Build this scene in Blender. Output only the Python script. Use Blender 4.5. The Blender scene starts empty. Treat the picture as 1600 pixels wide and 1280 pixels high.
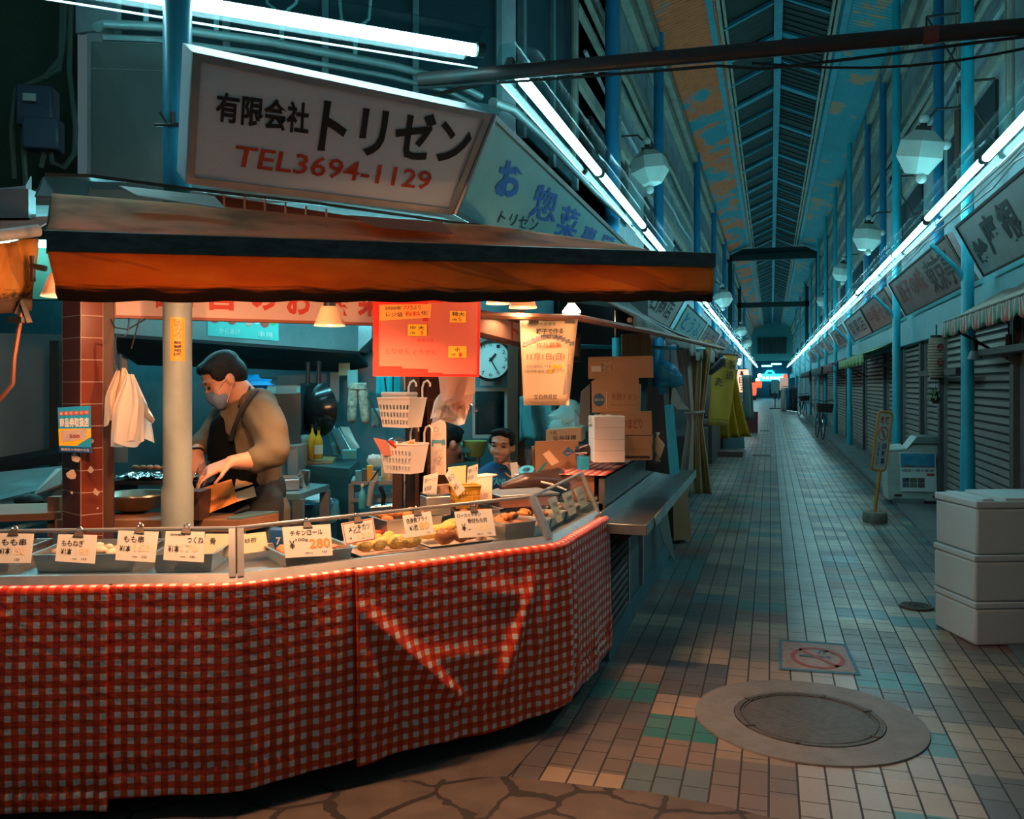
import bpy, bmesh, math, random
from mathutils import Vector as V, Matrix as M
R0 = random.Random(7)
SC = bpy.context.scene
COL = SC.collection
PI = math.pi
F = 1360.0; HC = 1.4
CS, SN = math.cos(math.radians(16.58)), math.sin(math.radians(16.58))
# arcade runs along +Y; the camera is turned 16.58 degrees to the left of it
def W(u, w, z=0.0): return V((u*CS - w*SN, u*SN + w*CS, z))
def P(px, py, w): return W((px-800)/F*w, w, HC + (600-py)/F*w)
def G(px, py, z=0.0): return P(px, py, F*(HC-z)/(py-600))
def XP(px, py, X):   # the point seen at px,py on the plane x = X
    r = (px-800)/F; w = X/(r*CS - SN); return P(px, py, w)
def YP(px, py, Y):
    r = (px-800)/F; w = Y/(r*SN + CS); return P(px, py, w)
UR = W(1, 0); UF = W(0, 1); UZ = V((0, 0, 1))
CAMROT = math.radians(16.58)
ORD = ['first','second','third','fourth','fifth','sixth','seventh','eighth','ninth','tenth','eleventh','twelfth','thirteenth','fourteenth','fifteenth','sixteenth','seventeenth','eighteenth','nineteenth','twentieth']
def ordw(i):
    if i < 20: return ORD[i]
    t, o = divmod(i+1, 10); b = ['', '', 'twent', 'thirt', 'fort', 'fift'][t]
    return b+'ieth' if o == 0 else b+'y-'+ORD[o-1]

# ---------------------------------------------------------------- materials
def _nt(name):
    m = bpy.data.materials.new(name); m.use_nodes = True
    nt = m.node_tree; bs = nt.nodes['Principled BSDF']
    return m, nt, bs
def rgb(c): return (c[0], c[1], c[2], 1.0)
def mat(name, col, rough=.6, metal=0.0, dirt=0.0, dcol=None, dscale=6.0, bump=0.0, bscale=40.0, emit=0.0, ecol=None, trans=0.0, spec=.5, sheen=0, stretch=(1,1,1), alpha=1.0, sub=0.0):
    m, nt, bs = _nt(name); N = nt.nodes; L = nt.links
    bs.inputs['Base Color'].default_value = rgb(col)
    bs.inputs['Roughness'].default_value = rough
    bs.inputs['Metallic'].default_value = metal
    bs.inputs['Specular IOR Level'].default_value = spec
    bs.inputs['Transmission Weight'].default_value = trans
    bs.inputs['Alpha'].default_value = alpha
    if sub: 
        bs.inputs['Subsurface Weight'].default_value = sub
        bs.inputs['Subsurface Radius'].default_value = (.02,.008,.004)
    if emit:
        bs.inputs['Emission Color'].default_value = rgb(ecol or col)
        bs.inputs['Emission Strength'].default_value = emit
    if dirt or bump:
        tc = N.new('ShaderNodeTexCoord'); mp = N.new('ShaderNodeMapping'); mp.inputs['Scale'].default_value = stretch
        L.new(tc.outputs['Object'], mp.inputs['Vector'])
    if dirt:
        nz = N.new('ShaderNodeTexNoise'); nz.inputs['Scale'].default_value = dscale; nz.inputs['Detail'].default_value = 7; nz.inputs['Roughness'].default_value = .65
        L.new(mp.outputs[0], nz.inputs['Vector'])
        cr = N.new('ShaderNodeValToRGB'); cr.color_ramp.elements[0].position = .42; cr.color_ramp.elements[1].position = .68
        L.new(nz.outputs['Fac'], cr.inputs['Fac'])
        ml = N.new('ShaderNodeMath'); ml.operation = 'MULTIPLY'; ml.inputs[1].default_value = dirt; L.new(cr.outputs['Color'], ml.inputs[0])
        mx = N.new('ShaderNodeMix'); mx.data_type = 'RGBA'
        mx.inputs['A'].default_value = rgb(col); mx.inputs['B'].default_value = rgb(dcol or tuple(x*.3 for x in col))
        L.new(ml.outputs[0], mx.inputs['Factor']); L.new(mx.outputs['Result'], bs.inputs['Base Color'])
    if bump:
        n2 = N.new('ShaderNodeTexNoise'); n2.inputs['Scale'].default_value = bscale; n2.inputs['Detail'].default_value = 4
        L.new(mp.outputs[0], n2.inputs['Vector'])
        bp = N.new('ShaderNodeBump'); bp.inputs['Strength'].default_value = bump; bp.inputs['Distance'].default_value = .01
        L.new(n2.outputs['Fac'], bp.inputs['Height']); L.new(bp.outputs[0], bs.inputs['Normal'])
    return m
def glassmat(name, col=(.9,1,1), gloss=.12, rough=.03, edge=.45):
    m = bpy.data.materials.new(name); m.use_nodes = True; nt = m.node_tree; N = nt.nodes; L = nt.links
    N.clear(); o = N.new('ShaderNodeOutputMaterial'); mx = N.new('ShaderNodeMixShader'); t = N.new('ShaderNodeBsdfTransparent'); g = N.new('ShaderNodeBsdfGlossy')
    t.inputs[0].default_value = rgb(col); g.inputs['Roughness'].default_value = rough
    lw = N.new('ShaderNodeLayerWeight'); lw.inputs['Blend'].default_value = .5
    p = N.new('ShaderNodeMath'); p.operation = 'POWER'; p.inputs[1].default_value = 4.0; L.new(lw.outputs['Facing'], p.inputs[0])
    q = N.new('ShaderNodeMath'); q.operation = 'MULTIPLY_ADD'; q.inputs[1].default_value = edge; q.inputs[2].default_value = gloss*.4; L.new(p.outputs[0], q.inputs[0])
    L.new(q.outputs[0], mx.inputs[0]); L.new(t.outputs[0], mx.inputs[1]); L.new(g.outputs[0], mx.inputs[2]); L.new(mx.outputs[0], o.inputs[0])
    return m
def cardmat(name, col, rough=.5, trl=.3, dirt=0):
    "paper, thin cloth or plastic film that lets some light through"
    m = bpy.data.materials.new(name); m.use_nodes = True; nt = m.node_tree; N = nt.nodes; L = nt.links
    bs = N['Principled BSDF']; bs.inputs['Base Color'].default_value = rgb(col); bs.inputs['Roughness'].default_value = rough
    t = N.new('ShaderNodeBsdfTranslucent'); t.inputs[0].default_value = rgb(col)
    mx = N.new('ShaderNodeMixShader'); mx.inputs[0].default_value = trl
    L.new(bs.outputs[0], mx.inputs[1]); L.new(t.outputs[0], mx.inputs[2]); L.new(mx.outputs[0], N['Material Output'].inputs[0])
    if dirt:
        tc = N.new('ShaderNodeTexCoord'); nz = N.new('ShaderNodeTexNoise'); nz.inputs['Scale'].default_value = 5; nz.inputs['Detail'].default_value = 8
        L.new(tc.outputs['Object'], nz.inputs['Vector'])
        cr = N.new('ShaderNodeValToRGB'); cr.color_ramp.elements[0].position = .45; cr.color_ramp.elements[1].position = .7
        cr.color_ramp.elements[0].color = rgb(col); cr.color_ramp.elements[1].color = rgb(tuple(c*(1-dirt) for c in col))
        L.new(nz.outputs['Fac'], cr.inputs[0]); L.new(cr.outputs[0], bs.inputs['Base Color']); L.new(cr.outputs[0], t.inputs[0])
    return m
def emat(name, col, s):
    m = bpy.data.materials.new(name); m.use_nodes = True; nt = m.node_tree; N = nt.nodes; L = nt.links
    N.clear(); o = N.new('ShaderNodeOutputMaterial'); e = N.new('ShaderNodeEmission'); e.inputs[0].default_value = rgb(col); e.inputs[1].default_value = s
    L.new(e.outputs[0], o.inputs[0]); return m
class NG:   # tiny node-math helper
    def __init__(s, nt): s.N = nt.nodes; s.L = nt.links
    def m(s, op, a, b=None, c=None):
        n = s.N.new('ShaderNodeMath'); n.operation = op
        for i, x in enumerate((a, b, c)):
            if x is None: continue
            if isinstance(x, (int, float)): n.inputs[i].default_value = x
            else: s.L.new(x, n.inputs[i])
        return n.outputs[0]
    def mix(s, f, a, b):
        n = s.N.new('ShaderNodeMix'); n.data_type = 'RGBA'
        for k, x in (('Factor', f), ('A', a), ('B', b)):
            if isinstance(x, (int, float)): n.inputs[k].default_value = x
            elif isinstance(x, tuple): n.inputs[k].default_value = rgb(x)
            else: s.L.new(x, n.inputs[k])
        return n.outputs['Result']
    def xyz(s, x=0.0, y=0.0, z=0.0):
        n = s.N.new('ShaderNodeCombineXYZ')
        for i, q in enumerate((x, y, z)):
            if isinstance(q, (int, float)): n.inputs[i].default_value = q
            else: s.L.new(q, n.inputs[i])
        return n.outputs[0]
    def white(s, vec):
        n = s.N.new('ShaderNodeTexWhiteNoise'); n.noise_dimensions = '3D'; s.L.new(vec, n.inputs['Vector']); return n.outputs['Value']
    def noise(s, vec, scale, detail=4):
        n = s.N.new('ShaderNodeTexNoise'); n.inputs['Scale'].default_value = scale; n.inputs['Detail'].default_value = detail
        s.L.new(vec, n.inputs['Vector']); return n.outputs['Fac']
    def ramp(s, f, stops, const=False):
        n = s.N.new('ShaderNodeValToRGB'); r = n.color_ramp
        if const: r.interpolation = 'CONSTANT'
        while len(r.elements) < len(stops): r.elements.new(.5)
        for e, (p, c) in zip(r.elements, stops): e.position = p; e.color = rgb(c)
        s.L.new(f, n.inputs[0]); return n.outputs[0]

# ---------------------------------------------------------------- mesh builder
class MB:
    def __init__(s): s.v = []; s.f = []; s.mi = []; s.uv = None; s.cur = 0
    def add(s, vs, fs):
        b = len(s.v); s.v += [V(x) for x in vs]
        for f in fs: s.f.append([b+i for i in f]); s.mi.append(s.cur)
        return s
    def mat(s, i): s.cur = i; return s
    def box(s, c, d, rot=None, taper=1.0):
        c = V(c); hx, hy, hz = d[0]/2, d[1]/2, d[2]/2; vs = []
        for z, t in ((-hz, 1), (hz, taper)):
            for x, y in ((-hx, -hy), (hx, -hy), (hx, hy), (-hx, hy)):
                p = V((x*t, y*t, z)); vs.append(c + (rot @ p if rot else p))
        return s.add(vs, [(3,2,1,0),(4,5,6,7),(0,1,5,4),(1,2,6,5),(2,3,7,6),(3,0,4,7)])
    def prism(s, pts, d):
        d = V(d); n = len(pts); pts = [V(p) for p in pts]
        vs = pts + [p+d for p in pts]
        return s.add(vs, [tuple(range(n))[::-1], tuple(range(n, 2*n))] + [(i, (i+1) % n, n+(i+1) % n, n+i) for i in range(n)])
    def sheet(s, a, b, c, d, t=.003):   # quad a b c d made into a thin slab
        a, b, c, d = V(a), V(b), V(c), V(d); n = (b-a).cross(d-a).normalized()*t
        return s.prism([a, b, c, d], n)
    def tube(s, pts, r, seg=8, cap=True):
        pts = [V(p) for p in pts]; n = len(pts); rr = r if isinstance(r, (list, tuple)) else [r]*n
        b = len(s.v); up = None
        for i, p in enumerate(pts):
            t = (pts[min(i+1, n-1)] - pts[max(i-1, 0)]).normalized()
            if up is None or abs(up.dot(t)) > .98:
                up = V((0,0,1)) if abs(t.z) < .9 else V((0,1,0))
            x = up.cross(t).normalized(); y = t.cross(x).normalized(); up = y
            for k in range(seg):
                a = 2*PI*k/seg; s.v.append(p + (x*math.cos(a) + y*math.sin(a))*rr[i])
        for i in range(n-1):
            for k in range(seg):
                k2 = (k+1) % seg
                s.f.append([b+i*seg+k, b+i*seg+k2, b+(i+1)*seg+k2, b+(i+1)*seg+k]); s.mi.append(s.cur)
        if cap:
            s.f.append([b+k for k in range(seg)][::-1]); s.mi.append(s.cur)
            s.f.append([b+(n-1)*seg+k for k in range(seg)]); s.mi.append(s.cur)
        return s
    def cyl(s, a, b, r, r2=None, seg=16): return s.tube([a, b], [r, r if r2 is None else r2], seg)
    def lathe(s, prof, seg=20, m=None, close=True):   # profile (r, z) about local z
        b = len(s.v); n = len(prof)
        for (r, z) in prof:
            for k in range(seg):
                a = 2*PI*k/seg; p = V((r*math.cos(a), r*math.sin(a), z)); s.v.append(m @ p if m else p)
        for i in range(n-1):
            for k in range(seg):
                k2 = (k+1) % seg
                s.f.append([b+i*seg+k, b+i*seg+k2, b+(i+1)*seg+k2, b+(i+1)*seg+k]); s.mi.append(s.cur)
        if close:
            for i in (0, n-1):
                if prof[i][0] > 1e-5:
                    f = [b+i*seg+k for k in range(seg)]; s.f.append(f[::-1] if i == 0 else f); s.mi.append(s.cur)
        return s
    def ball(s, c, r, m=None, seg=14, rings=8, noise=0, rnd=None):
        r = r if isinstance(r, (tuple, list)) else (r, r, r); b = len(s.v); c = V(c)
        for i in range(rings+1):
            th = PI*i/rings
            for k in range(seg):
                a = 2*PI*k/seg; p = V((r[0]*math.sin(th)*math.cos(a), r[1]*math.sin(th)*math.sin(a), -r[2]*math.cos(th)))
                if noise and 0 < i < rings: p *= 1 + rnd.uniform(-noise, noise)
                s.v.append(c + (m @ p if m else p))
        for i in range(rings):
            for k in range(seg):
                k2 = (k+1) % seg; s.f.append([b+i*seg+k, b+i*seg+k2, b+(i+1)*seg+k2, b+(i+1)*seg+k]); s.mi.append(s.cur)
        return s
    def grid(s, nu, nv, fn, uvfn=None):
        b = len(s.v)
        for j in range(nv+1):
            for i in range(nu+1): s.v.append(V(fn(i/nu, j/nv)))
        if uvfn and s.uv is None: s.uv = {}
        for j in range(nv+1):
            for i in range(nu+1):
                if uvfn: s.uv[b+j*(nu+1)+i] = uvfn(i/nu, j/nv)
        for j in range(nv):
            for i in range(nu):
                a = b+j*(nu+1)+i; s.f.append([a, a+1, a+nu+2, a+nu+1]); s.mi.append(s.cur)
        return s
    def build(s, name, mats, parent=None, world=True, smooth=.7, bev=0.0, solid=0.0, weld=True):
        me = bpy.data.meshes.new(name)
        vs = s.v
        if parent is not None and world:
            inv = MW(parent).inverted(); vs = [inv @ p for p in vs]
        me.from_pydata([tuple(p) for p in vs], [], s.f)
        if not isinstance(mats, (list, tuple)): mats = [mats]
        for m in mats: me.materials.append(m)
        if len(mats) > 1: me.polygons.foreach_set('material_index', s.mi)
        if s.uv:
            ul = me.uv_layers.new(name='UVMap')
            for lp in me.loops: ul.data[lp.index].uv = s.uv.get(lp.vertex_index, (0, 0))
        bm = bmesh.new(); bm.from_mesh(me)
        if weld: bmesh.ops.remove_doubles(bm, verts=bm.verts, dist=1e-5)
        bmesh.ops.recalc_face_normals(bm, faces=bm.faces)
        bm.to_mesh(me); bm.free()
        if smooth: me.shade_smooth(); me.set_sharp_from_angle(angle=smooth)
        o = bpy.data.objects.new(name, me); COL.objects.link(o)
        if parent is not None: o.parent = parent; TREE.setdefault(parent.name, []).append(o)
        if solid:
            md = o.modifiers.new('t', 'SOLIDIFY'); md.thickness = solid; md.offset = 0
        if bev:
            md = o.modifiers.new('b', 'BEVEL'); md.width = bev; md.segments = 2; md.limit_method = 'ANGLE'
        return o
TREE = {}
def MW(o):
    m = M.LocRotScale(o.location, o.rotation_euler, o.scale)
    return MW(o.parent) @ m if o.parent else m
def tag(o, label, cat, group=None, kind=None):
    if label: o['label'] = label
    if cat: o['category'] = cat
    if group: o['group'] = group
    if kind: o['kind'] = kind
    return o
def thing(name, label, cat, loc=(0,0,0), rz=0.0, group=None):
    o = bpy.data.objects.new(name, None); COL.objects.link(o); o.empty_display_size = .05
    o.location = loc; o.rotation_euler = (0, 0, rz); return tag(o, label, cat, group)
def struct(o): o['kind'] = 'structure'; return o
def dup(root, loc=None, rz=None, label=None, group=None, rot=None, scale=None):
    r = root.copy(); COL.objects.link(r)
    if loc is not None: r.location = loc
    if rz is not None: r.rotation_euler = (0, 0, rz)
    if rot is not None: r.rotation_euler = rot
    if scale is not None: r.scale = (scale,)*3
    if label: r['label'] = label
    if group: r['group'] = group
    for ch in TREE.get(root.name, []):
        c = ch.copy(); COL.objects.link(c); c.parent = r; TREE.setdefault(r.name, []).append(c)
        for g in TREE.get(ch.name, []):
            d = g.copy(); COL.objects.link(d); d.parent = c; TREE.setdefault(c.name, []).append(d)
    return r
_tc = {}
def text_geo(body, off=0.0):
    k = (body, off)
    if k not in _tc:
        c = bpy.data.curves.new('t', 'FONT'); c.body = body; c.size = 1; c.offset = off; c.resolution_u = 2; c.space_line = .95
        o = bpy.data.objects.new('t', c); COL.objects.link(o)
        dg = bpy.context.evaluated_depsgraph_get(); me = bpy.data.meshes.new_from_object(o.evaluated_get(dg))
        vs = [tuple(v.co) for v in me.vertices]; fs = [tuple(p.vertices) for p in me.polygons]
        bpy.data.objects.remove(o); bpy.data.curves.remove(c); bpy.data.meshes.remove(me)
        xs = [v[0] for v in vs]; ys = [v[1] for v in vs]
        _tc[k] = (vs, fs, min(xs), max(xs), min(ys), max(ys))
    return _tc[k]
def textq(mb, body, p00, p10, p11, p01, off=0.0, lift=.002):
    "fit the text's box into the quad (lower left, lower right, upper right, upper left), a little proud of it"
    vs, fs, x0, x1, y0, y1 = text_geo(body, off)
    p00, p10, p11, p01 = V(p00), V(p10), V(p11), V(p01)
    n = (p10-p00).cross(p01-p00).normalized()*lift; out = []
    for v in vs:
        a = (v[0]-x0)/max(x1-x0, 1e-6); b = (v[1]-y0)/max(y1-y0, 1e-6)
        out.append((p00*(1-a)+p10*a)*(1-b) + (p01*(1-a)+p11*a)*b + n)
    return mb.add(out, fs)
class Face:
    "a flat or bent rectangle with 0..1 coordinates (x to the right, y up) for putting writing on"
    def __init__(s, p00, p10, p11, p01): s.c = [V(p) for p in (p00, p10, p11, p01)]
    def at(s, a, b):
        p00, p10, p11, p01 = s.c; return (p00*(1-a)+p10*a)*(1-b) + (p01*(1-a)+p11*a)*b
    def n(s): return (s.c[1]-s.c[0]).cross(s.c[3]-s.c[0]).normalized()
    def text(s, mb, body, x0, y0, x1, y1, off=0.0, lift=.0015):
        return textq(mb, body, s.at(x0, y0), s.at(x1, y0), s.at(x1, y1), s.at(x0, y1), off, lift)
    def rect(s, mb, x0, y0, x1, y1, lift=.001):
        n = s.n()*lift; return mb.add([s.at(x0,y0)+n, s.at(x1,y0)+n, s.at(x1,y1)+n, s.at(x0,y1)+n], [(0,1,2,3)])
    def poly(s, mb, pts, lift=.001):
        n = s.n()*lift; return mb.add([s.at(a,b)+n for a, b in pts], [tuple(range(len(pts)))])
    def ring(s, mb, cx, cy, rx, ry, w, lift=.0012, seg=28, fill=False):
        n = s.n()*lift; vs = []; fs = []
        for k in range(seg):
            a = 2*PI*k/seg
            vs += [s.at(cx+rx*math.cos(a), cy+ry*math.sin(a))+n, s.at(cx+rx*(1-w)*math.cos(a), cy+ry*(1-w)*math.sin(a))+n]
        if fill: return mb.add(vs[::2], [tuple(range(seg))])
        for k in range(seg):
            i, j = 2*k, 2*((k+1) % seg); fs.append((i, j, j+1, i+1))
        return mb.add(vs, fs)
    def slab(s, mb, t=.004):
        n = s.n()*-t; return mb.prism(s.c[::-1], n) if False else mb.prism(s.c, n)
def skin(name, nodes, edges, mat_, parent=None, sub=2, world=True, root=0):
    "one continuous body grown round a skeleton: nodes (x,y,z,rx[,ry])"
    me = bpy.data.meshes.new(name)
    vs = [V(n[:3]) for n in nodes]
    if parent is not None and world:
        inv = MW(parent).inverted(); vs = [inv @ p for p in vs]
    me.from_pydata([tuple(p) for p in vs], edges, [])
    o = bpy.data.objects.new(name, me); COL.objects.link(o)
    o.modifiers.new('s', 'SKIN')
    sv = me.skin_vertices[0].data if me.skin_vertices else None
    if sv is None:
        bpy.context.view_layer.objects.active = o
        bpy.ops.mesh.customdata_skin_add(); sv = me.skin_vertices[0].data
    for i, n in enumerate(nodes):
        sv[i].radius = (n[3], n[4] if len(n) > 4 else n[3]); sv[i].use_root = (i == root)
    md = o.modifiers.new('u', 'SUBSURF'); md.levels = sub; md.render_levels = sub
    # bake to a plain mesh so that it can carry materials and smooth shading
    dg = bpy.context.evaluated_depsgraph_get(); m2 = bpy.data.meshes.new_from_object(o.evaluated_get(dg))
    o.modifiers.clear(); o.data = m2; m2.materials.clear(); m2.materials.append(mat_); m2.shade_smooth()
    if parent is not None: o.parent = parent; TREE.setdefault(parent.name, []).append(o)
    return o
def bake(o, mods, mat_, smooth=True):
    dg = bpy.context.evaluated_depsgraph_get(); m2 = bpy.data.meshes.new_from_object(o.evaluated_get(dg))
    o.modifiers.clear(); o.data = m2; m2.materials.clear()
    for m in (mat_ if isinstance(mat_, (list, tuple)) else [mat_]): m2.materials.append(m)
    if smooth: m2.shade_smooth()
    return o
class Blob(MB):
    "tapered limbs and ellipsoids melted into one continuous surface"
    def cap(s, a, b, ra, rb=None):
        a, b = V(a), V(b); rb = ra if rb is None else rb; n = 5; pts = []; rs = []
        d = (b-a); l = d.length
        if l < 1e-6: return s.ball(a, ra)
        d /= l
        for k in range(n): 
            t = PI/2*(k/(n-1)); pts.append(a - d*ra*math.cos(t)); rs.append(max(ra*math.sin(t), 1e-4))
        for k in range(n):
            t = PI/2*(k/(n-1)); pts.append(b + d*rb*math.sin(t)); rs.append(max(rb*math.cos(t), 1e-4))
        return s.tube(pts, rs, 12)
    def chain(s, pts):    # (p, r) limbs end to end
        for (a, ra), (b, rb) in zip(pts, pts[1:]): s.cap(a, b, ra, rb)
        return s
    def melt(s, name, mat_, parent=None, vox=.008, smooth=6, world=True):
        o = s.build(name, mat_, parent, world, smooth=0, weld=False)
        md = o.modifiers.new('r', 'REMESH'); md.mode = 'VOXEL'; md.voxel_size = vox
        if smooth: md = o.modifiers.new('s', 'SMOOTH'); md.factor = .5; md.iterations = smooth
        return bake(o, None, mat_)
# ---------------------------------------------------------------- shared materials
teal_paint = mat('teal_pole_paint', (.015,.46,.60), .4, dirt=.45, dcol=(.03,.17,.25), dscale=9, stretch=(1,1,.35))
blue_paint = mat('blue_pole_paint', (.012,.23,.44), .45, dirt=.4, dcol=(.03,.08,.1), dscale=7, stretch=(1,1,.3))
steel = mat('brushed_steel', (.62,.63,.63), .32, .92, dirt=.35, dcol=(.36,.33,.31), dscale=5, stretch=(1,1,6))
steel_d = mat('dull_steel', (.40,.43,.44), .42, .75, dirt=.5, dcol=(.15,.17,.18), dscale=4)
chrome = mat('polished_steel', (.8,.8,.8), .15, 1.0)
alu = mat('aluminium_frame', (.50,.50,.49), .38, .8, dirt=.3, dscale=8)
black_m = mat('black_enamel', (.012,.013,.015), .38)
rubber = mat('dark_rubber', (.02,.022,.024), .7)
iron = mat('dark_iron', (.055,.05,.048), .55, .5, dirt=.6, dcol=(.12,.06,.03), dscale=12)
white_p = mat('white_plastic', (.80,.80,.78), .45, dirt=.2, dscale=5, dcol=(.55,.52,.48))
grey_p = mat('grey_plastic', (.34,.36,.37), .5, dirt=.4, dscale=6)
paper = cardmat('white_card', (.86,.83,.76), .6, .3)
paper_y = cardmat('cream_card', (.88,.80,.58), .6, .3)
ink = mat('black_ink', (.012,.012,.014), .6)
ink_red = mat('red_ink', (.62,.045,.02), .6)
ink_blue = mat('blue_ink', (.02,.20,.52), .6)
ink_or = mat('orange_ink', (.85,.28,.05), .6)
ink_fade = mat('faded_orange_ink', (.88,.62,.42), .6)
cardb = mat('cardboard', (.46,.24,.12), .8, dirt=.35, dcol=(.34,.17,.09), dscale=4)
cardb_l = mat('pale_cardboard', (.58,.42,.28), .8, dirt=.3, dscale=5)
cardb_in = mat('cardboard_flap_inside', (.62,.50,.36), .8)
foam = mat('white_foam', (.48,.59,.62), .75, bump=.25, bscale=160, dirt=.2, dcol=(.55,.56,.54), dscale=3)
wood_d = mat('dark_stained_wood', (.09,.035,.02), .5, dirt=.6, dcol=(.03,.014,.01), dscale=9, stretch=(1,1,.12))
wood = mat('worn_wood', (.30,.14,.07), .6, dirt=.5, dcol=(.12,.055,.03), dscale=6, stretch=(.25,1,1))
dark_void = mat('dark_wall', (.03,.036,.04), .8, dirt=.4, dscale=3)
green_wall = mat('green_painted_wall', (.010,.034,.016), .75, dirt=.5, dcol=(.005,.016,.009), dscale=2.5)
grey_panel = mat('grey_panel', (.10,.105,.10), .6, dirt=.45, dcol=(.06,.065,.065), dscale=2.2)
concrete = mat('stained_plaster', (.30,.33,.36), .85, dirt=.7, dcol=(.12,.14,.16), dscale=2.2, bump=.15, bscale=14)
beige_m = mat('beige_beam_paint', (.33,.29,.24), .7, dirt=.6, dcol=(.14,.12,.10), dscale=3)
lamp_w = mat('lamp_globe', (.62,.68,.64), .35, dirt=.2, dscale=4)
glass = glassmat('clear_glass', (.93,.97,.97), .12, .02)
glass_d = glassmat('window_glass', (.30,.42,.45), .3, .06)
tube_em = emat('tube_glow', (.44,.93,1.0), 22.0)
bulb_em = emat('bulb_glow', (1.0,.70,.42), 30.0)
film = glassmat('plastic_film', (.86,.88,.9), .35, .18)
# ---------------------------------------------------------------- floor
def tile_mat():
    m, nt, bs = _nt('mosaic_paving'); g = NG(nt); N = nt.nodes; L = nt.links
    tc = N.new('ShaderNodeTexCoord'); sp = N.new('ShaderNodeSeparateXYZ'); L.new(tc.outputs['Object'], sp.inputs[0])
    X, Y = sp.outputs[0], sp.outputs[1]
    cw, per = .0975, .297
    xi = g.m('DIVIDE', g.m('SUBTRACT', X, .0894), cw); i = g.m('FLOOR', xi); fx = g.m('SUBTRACT', xi, i)
    par = g.m('MODULO', g.m('ADD', i, 200.0), 2.0)
    yj = g.m('ADD', g.m('DIVIDE', Y, per), g.m('MULTIPLY', par, .5)); j = g.m('FLOOR', yj); fy = g.m('SUBTRACT', yj, j)
    sh = g.m('LESS_THAN', fy, .36)
    # distance to the nearest joint, metres
    dx = g.m('MULTIPLY', g.m('MINIMUM', fx, g.m('SUBTRACT', 1.0, fx)), cw)
    dy = g.m('MULTIPLY', g.m('MINIMUM', g.m('MINIMUM', fy, g.m('SUBTRACT', 1.0, fy)), g.m('ABSOLUTE', g.m('SUBTRACT', fy, .36))), per)
    i3 = g.m('FLOOR', g.m('DIVIDE', g.m('ADD', i, 300.0), 3.0))
    wide = g.m('LESS_THAN', g.m('ABSOLUTE', g.m('SUBTRACT', g.m('MULTIPLY', g.m('FRACT', g.m('DIVIDE', g.m('ADD', xi, 301.5), 3.0)), 3.0), 1.5)), .03)
    joint = g.m('MAXIMUM', g.m('LESS_THAN', dx, g.m('ADD', .0038, g.m('MULTIPLY', wide, .0026))), g.m('LESS_THAN', dy, .0026))
    # colour patches: blocks three tiles wide, a few tiles long
    pj = g.m('FLOOR', g.m('ADD', g.m('DIVIDE', Y, .2475), g.m('MULTIPLY', g.m('MODULO', i3, 2.0), .5)))
    h = g.white(g.xyz(i3, pj, 3.0)); h2 = g.white(g.xyz(i, j, sh)); h3 = g.white(g.xyz(g.m('FLOOR', g.m('DIVIDE', i3, 2.0)), g.m('FLOOR', g.m('DIVIDE', pj, 2.0)), 9.0))
    base = g.ramp(h, [(0,(.24,.20,.18)),(.12,(.42,.33,.25)),(.26,(.15,.13,.14)),(.38,(.56,.43,.31)),(.50,(.30,.23,.21)),(.62,(.11,.13,.17)),(.72,(.47,.37,.29)),(.80,(.02,.27,.29)),(.92,(.30,.11,.08)),(.955,(.10,.23,.30))], True)
    near = g.m('GREATER_THAN', X, 1.05)
    band = g.m('MULTIPLY', g.m('GREATER_THAN', X, .0894), g.m('LESS_THAN', X, .0894+3*cw))
    col = g.mix(g.m('MULTIPLY', band, .9), base, (.56,.58,.56))
    col = g.mix(g.m('MULTIPLY', g.m('SUBTRACT', h2, .35), .25), col, (.5,.46,.42))
    nz = g.noise(tc.outputs['Object'], 2.2, 6); nz2 = g.noise(tc.outputs['Object'], 90, 3)
    col = g.mix(g.m('MULTIPLY', g.m('SUBTRACT', nz, .42), .9), col, (.10,.085,.08))
    col = g.mix(g.m('MULTIPLY', nz2, .3), col, (.12,.11,.10))
    col = g.mix(.40, col, (.02,.02,.02)); col = g.mix(joint, col, (.018,.016,.016))
    L.new(col, bs.inputs['Base Color'])
    rg = g.m('ADD', .20, g.m('MULTIPLY', nz, .34)); rg = g.m('ADD', rg, g.m('MULTIPLY', joint, .3)); L.new(rg, bs.inputs['Roughness'])
    bp = N.new('ShaderNodeBump'); bp.inputs['Strength'].default_value = .6; bp.inputs['Distance'].default_value = .004
    hh = g.m('ADD', g.m('SUBTRACT', 1.0, joint), g.m('MULTIPLY', nz2, .35)); hh = g.m('ADD', hh, g.m('MULTIPLY', h2, .35)); L.new(hh, bp.inputs['Height']); L.new(bp.outputs[0], bs.inputs['Normal'])
    return m
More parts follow.
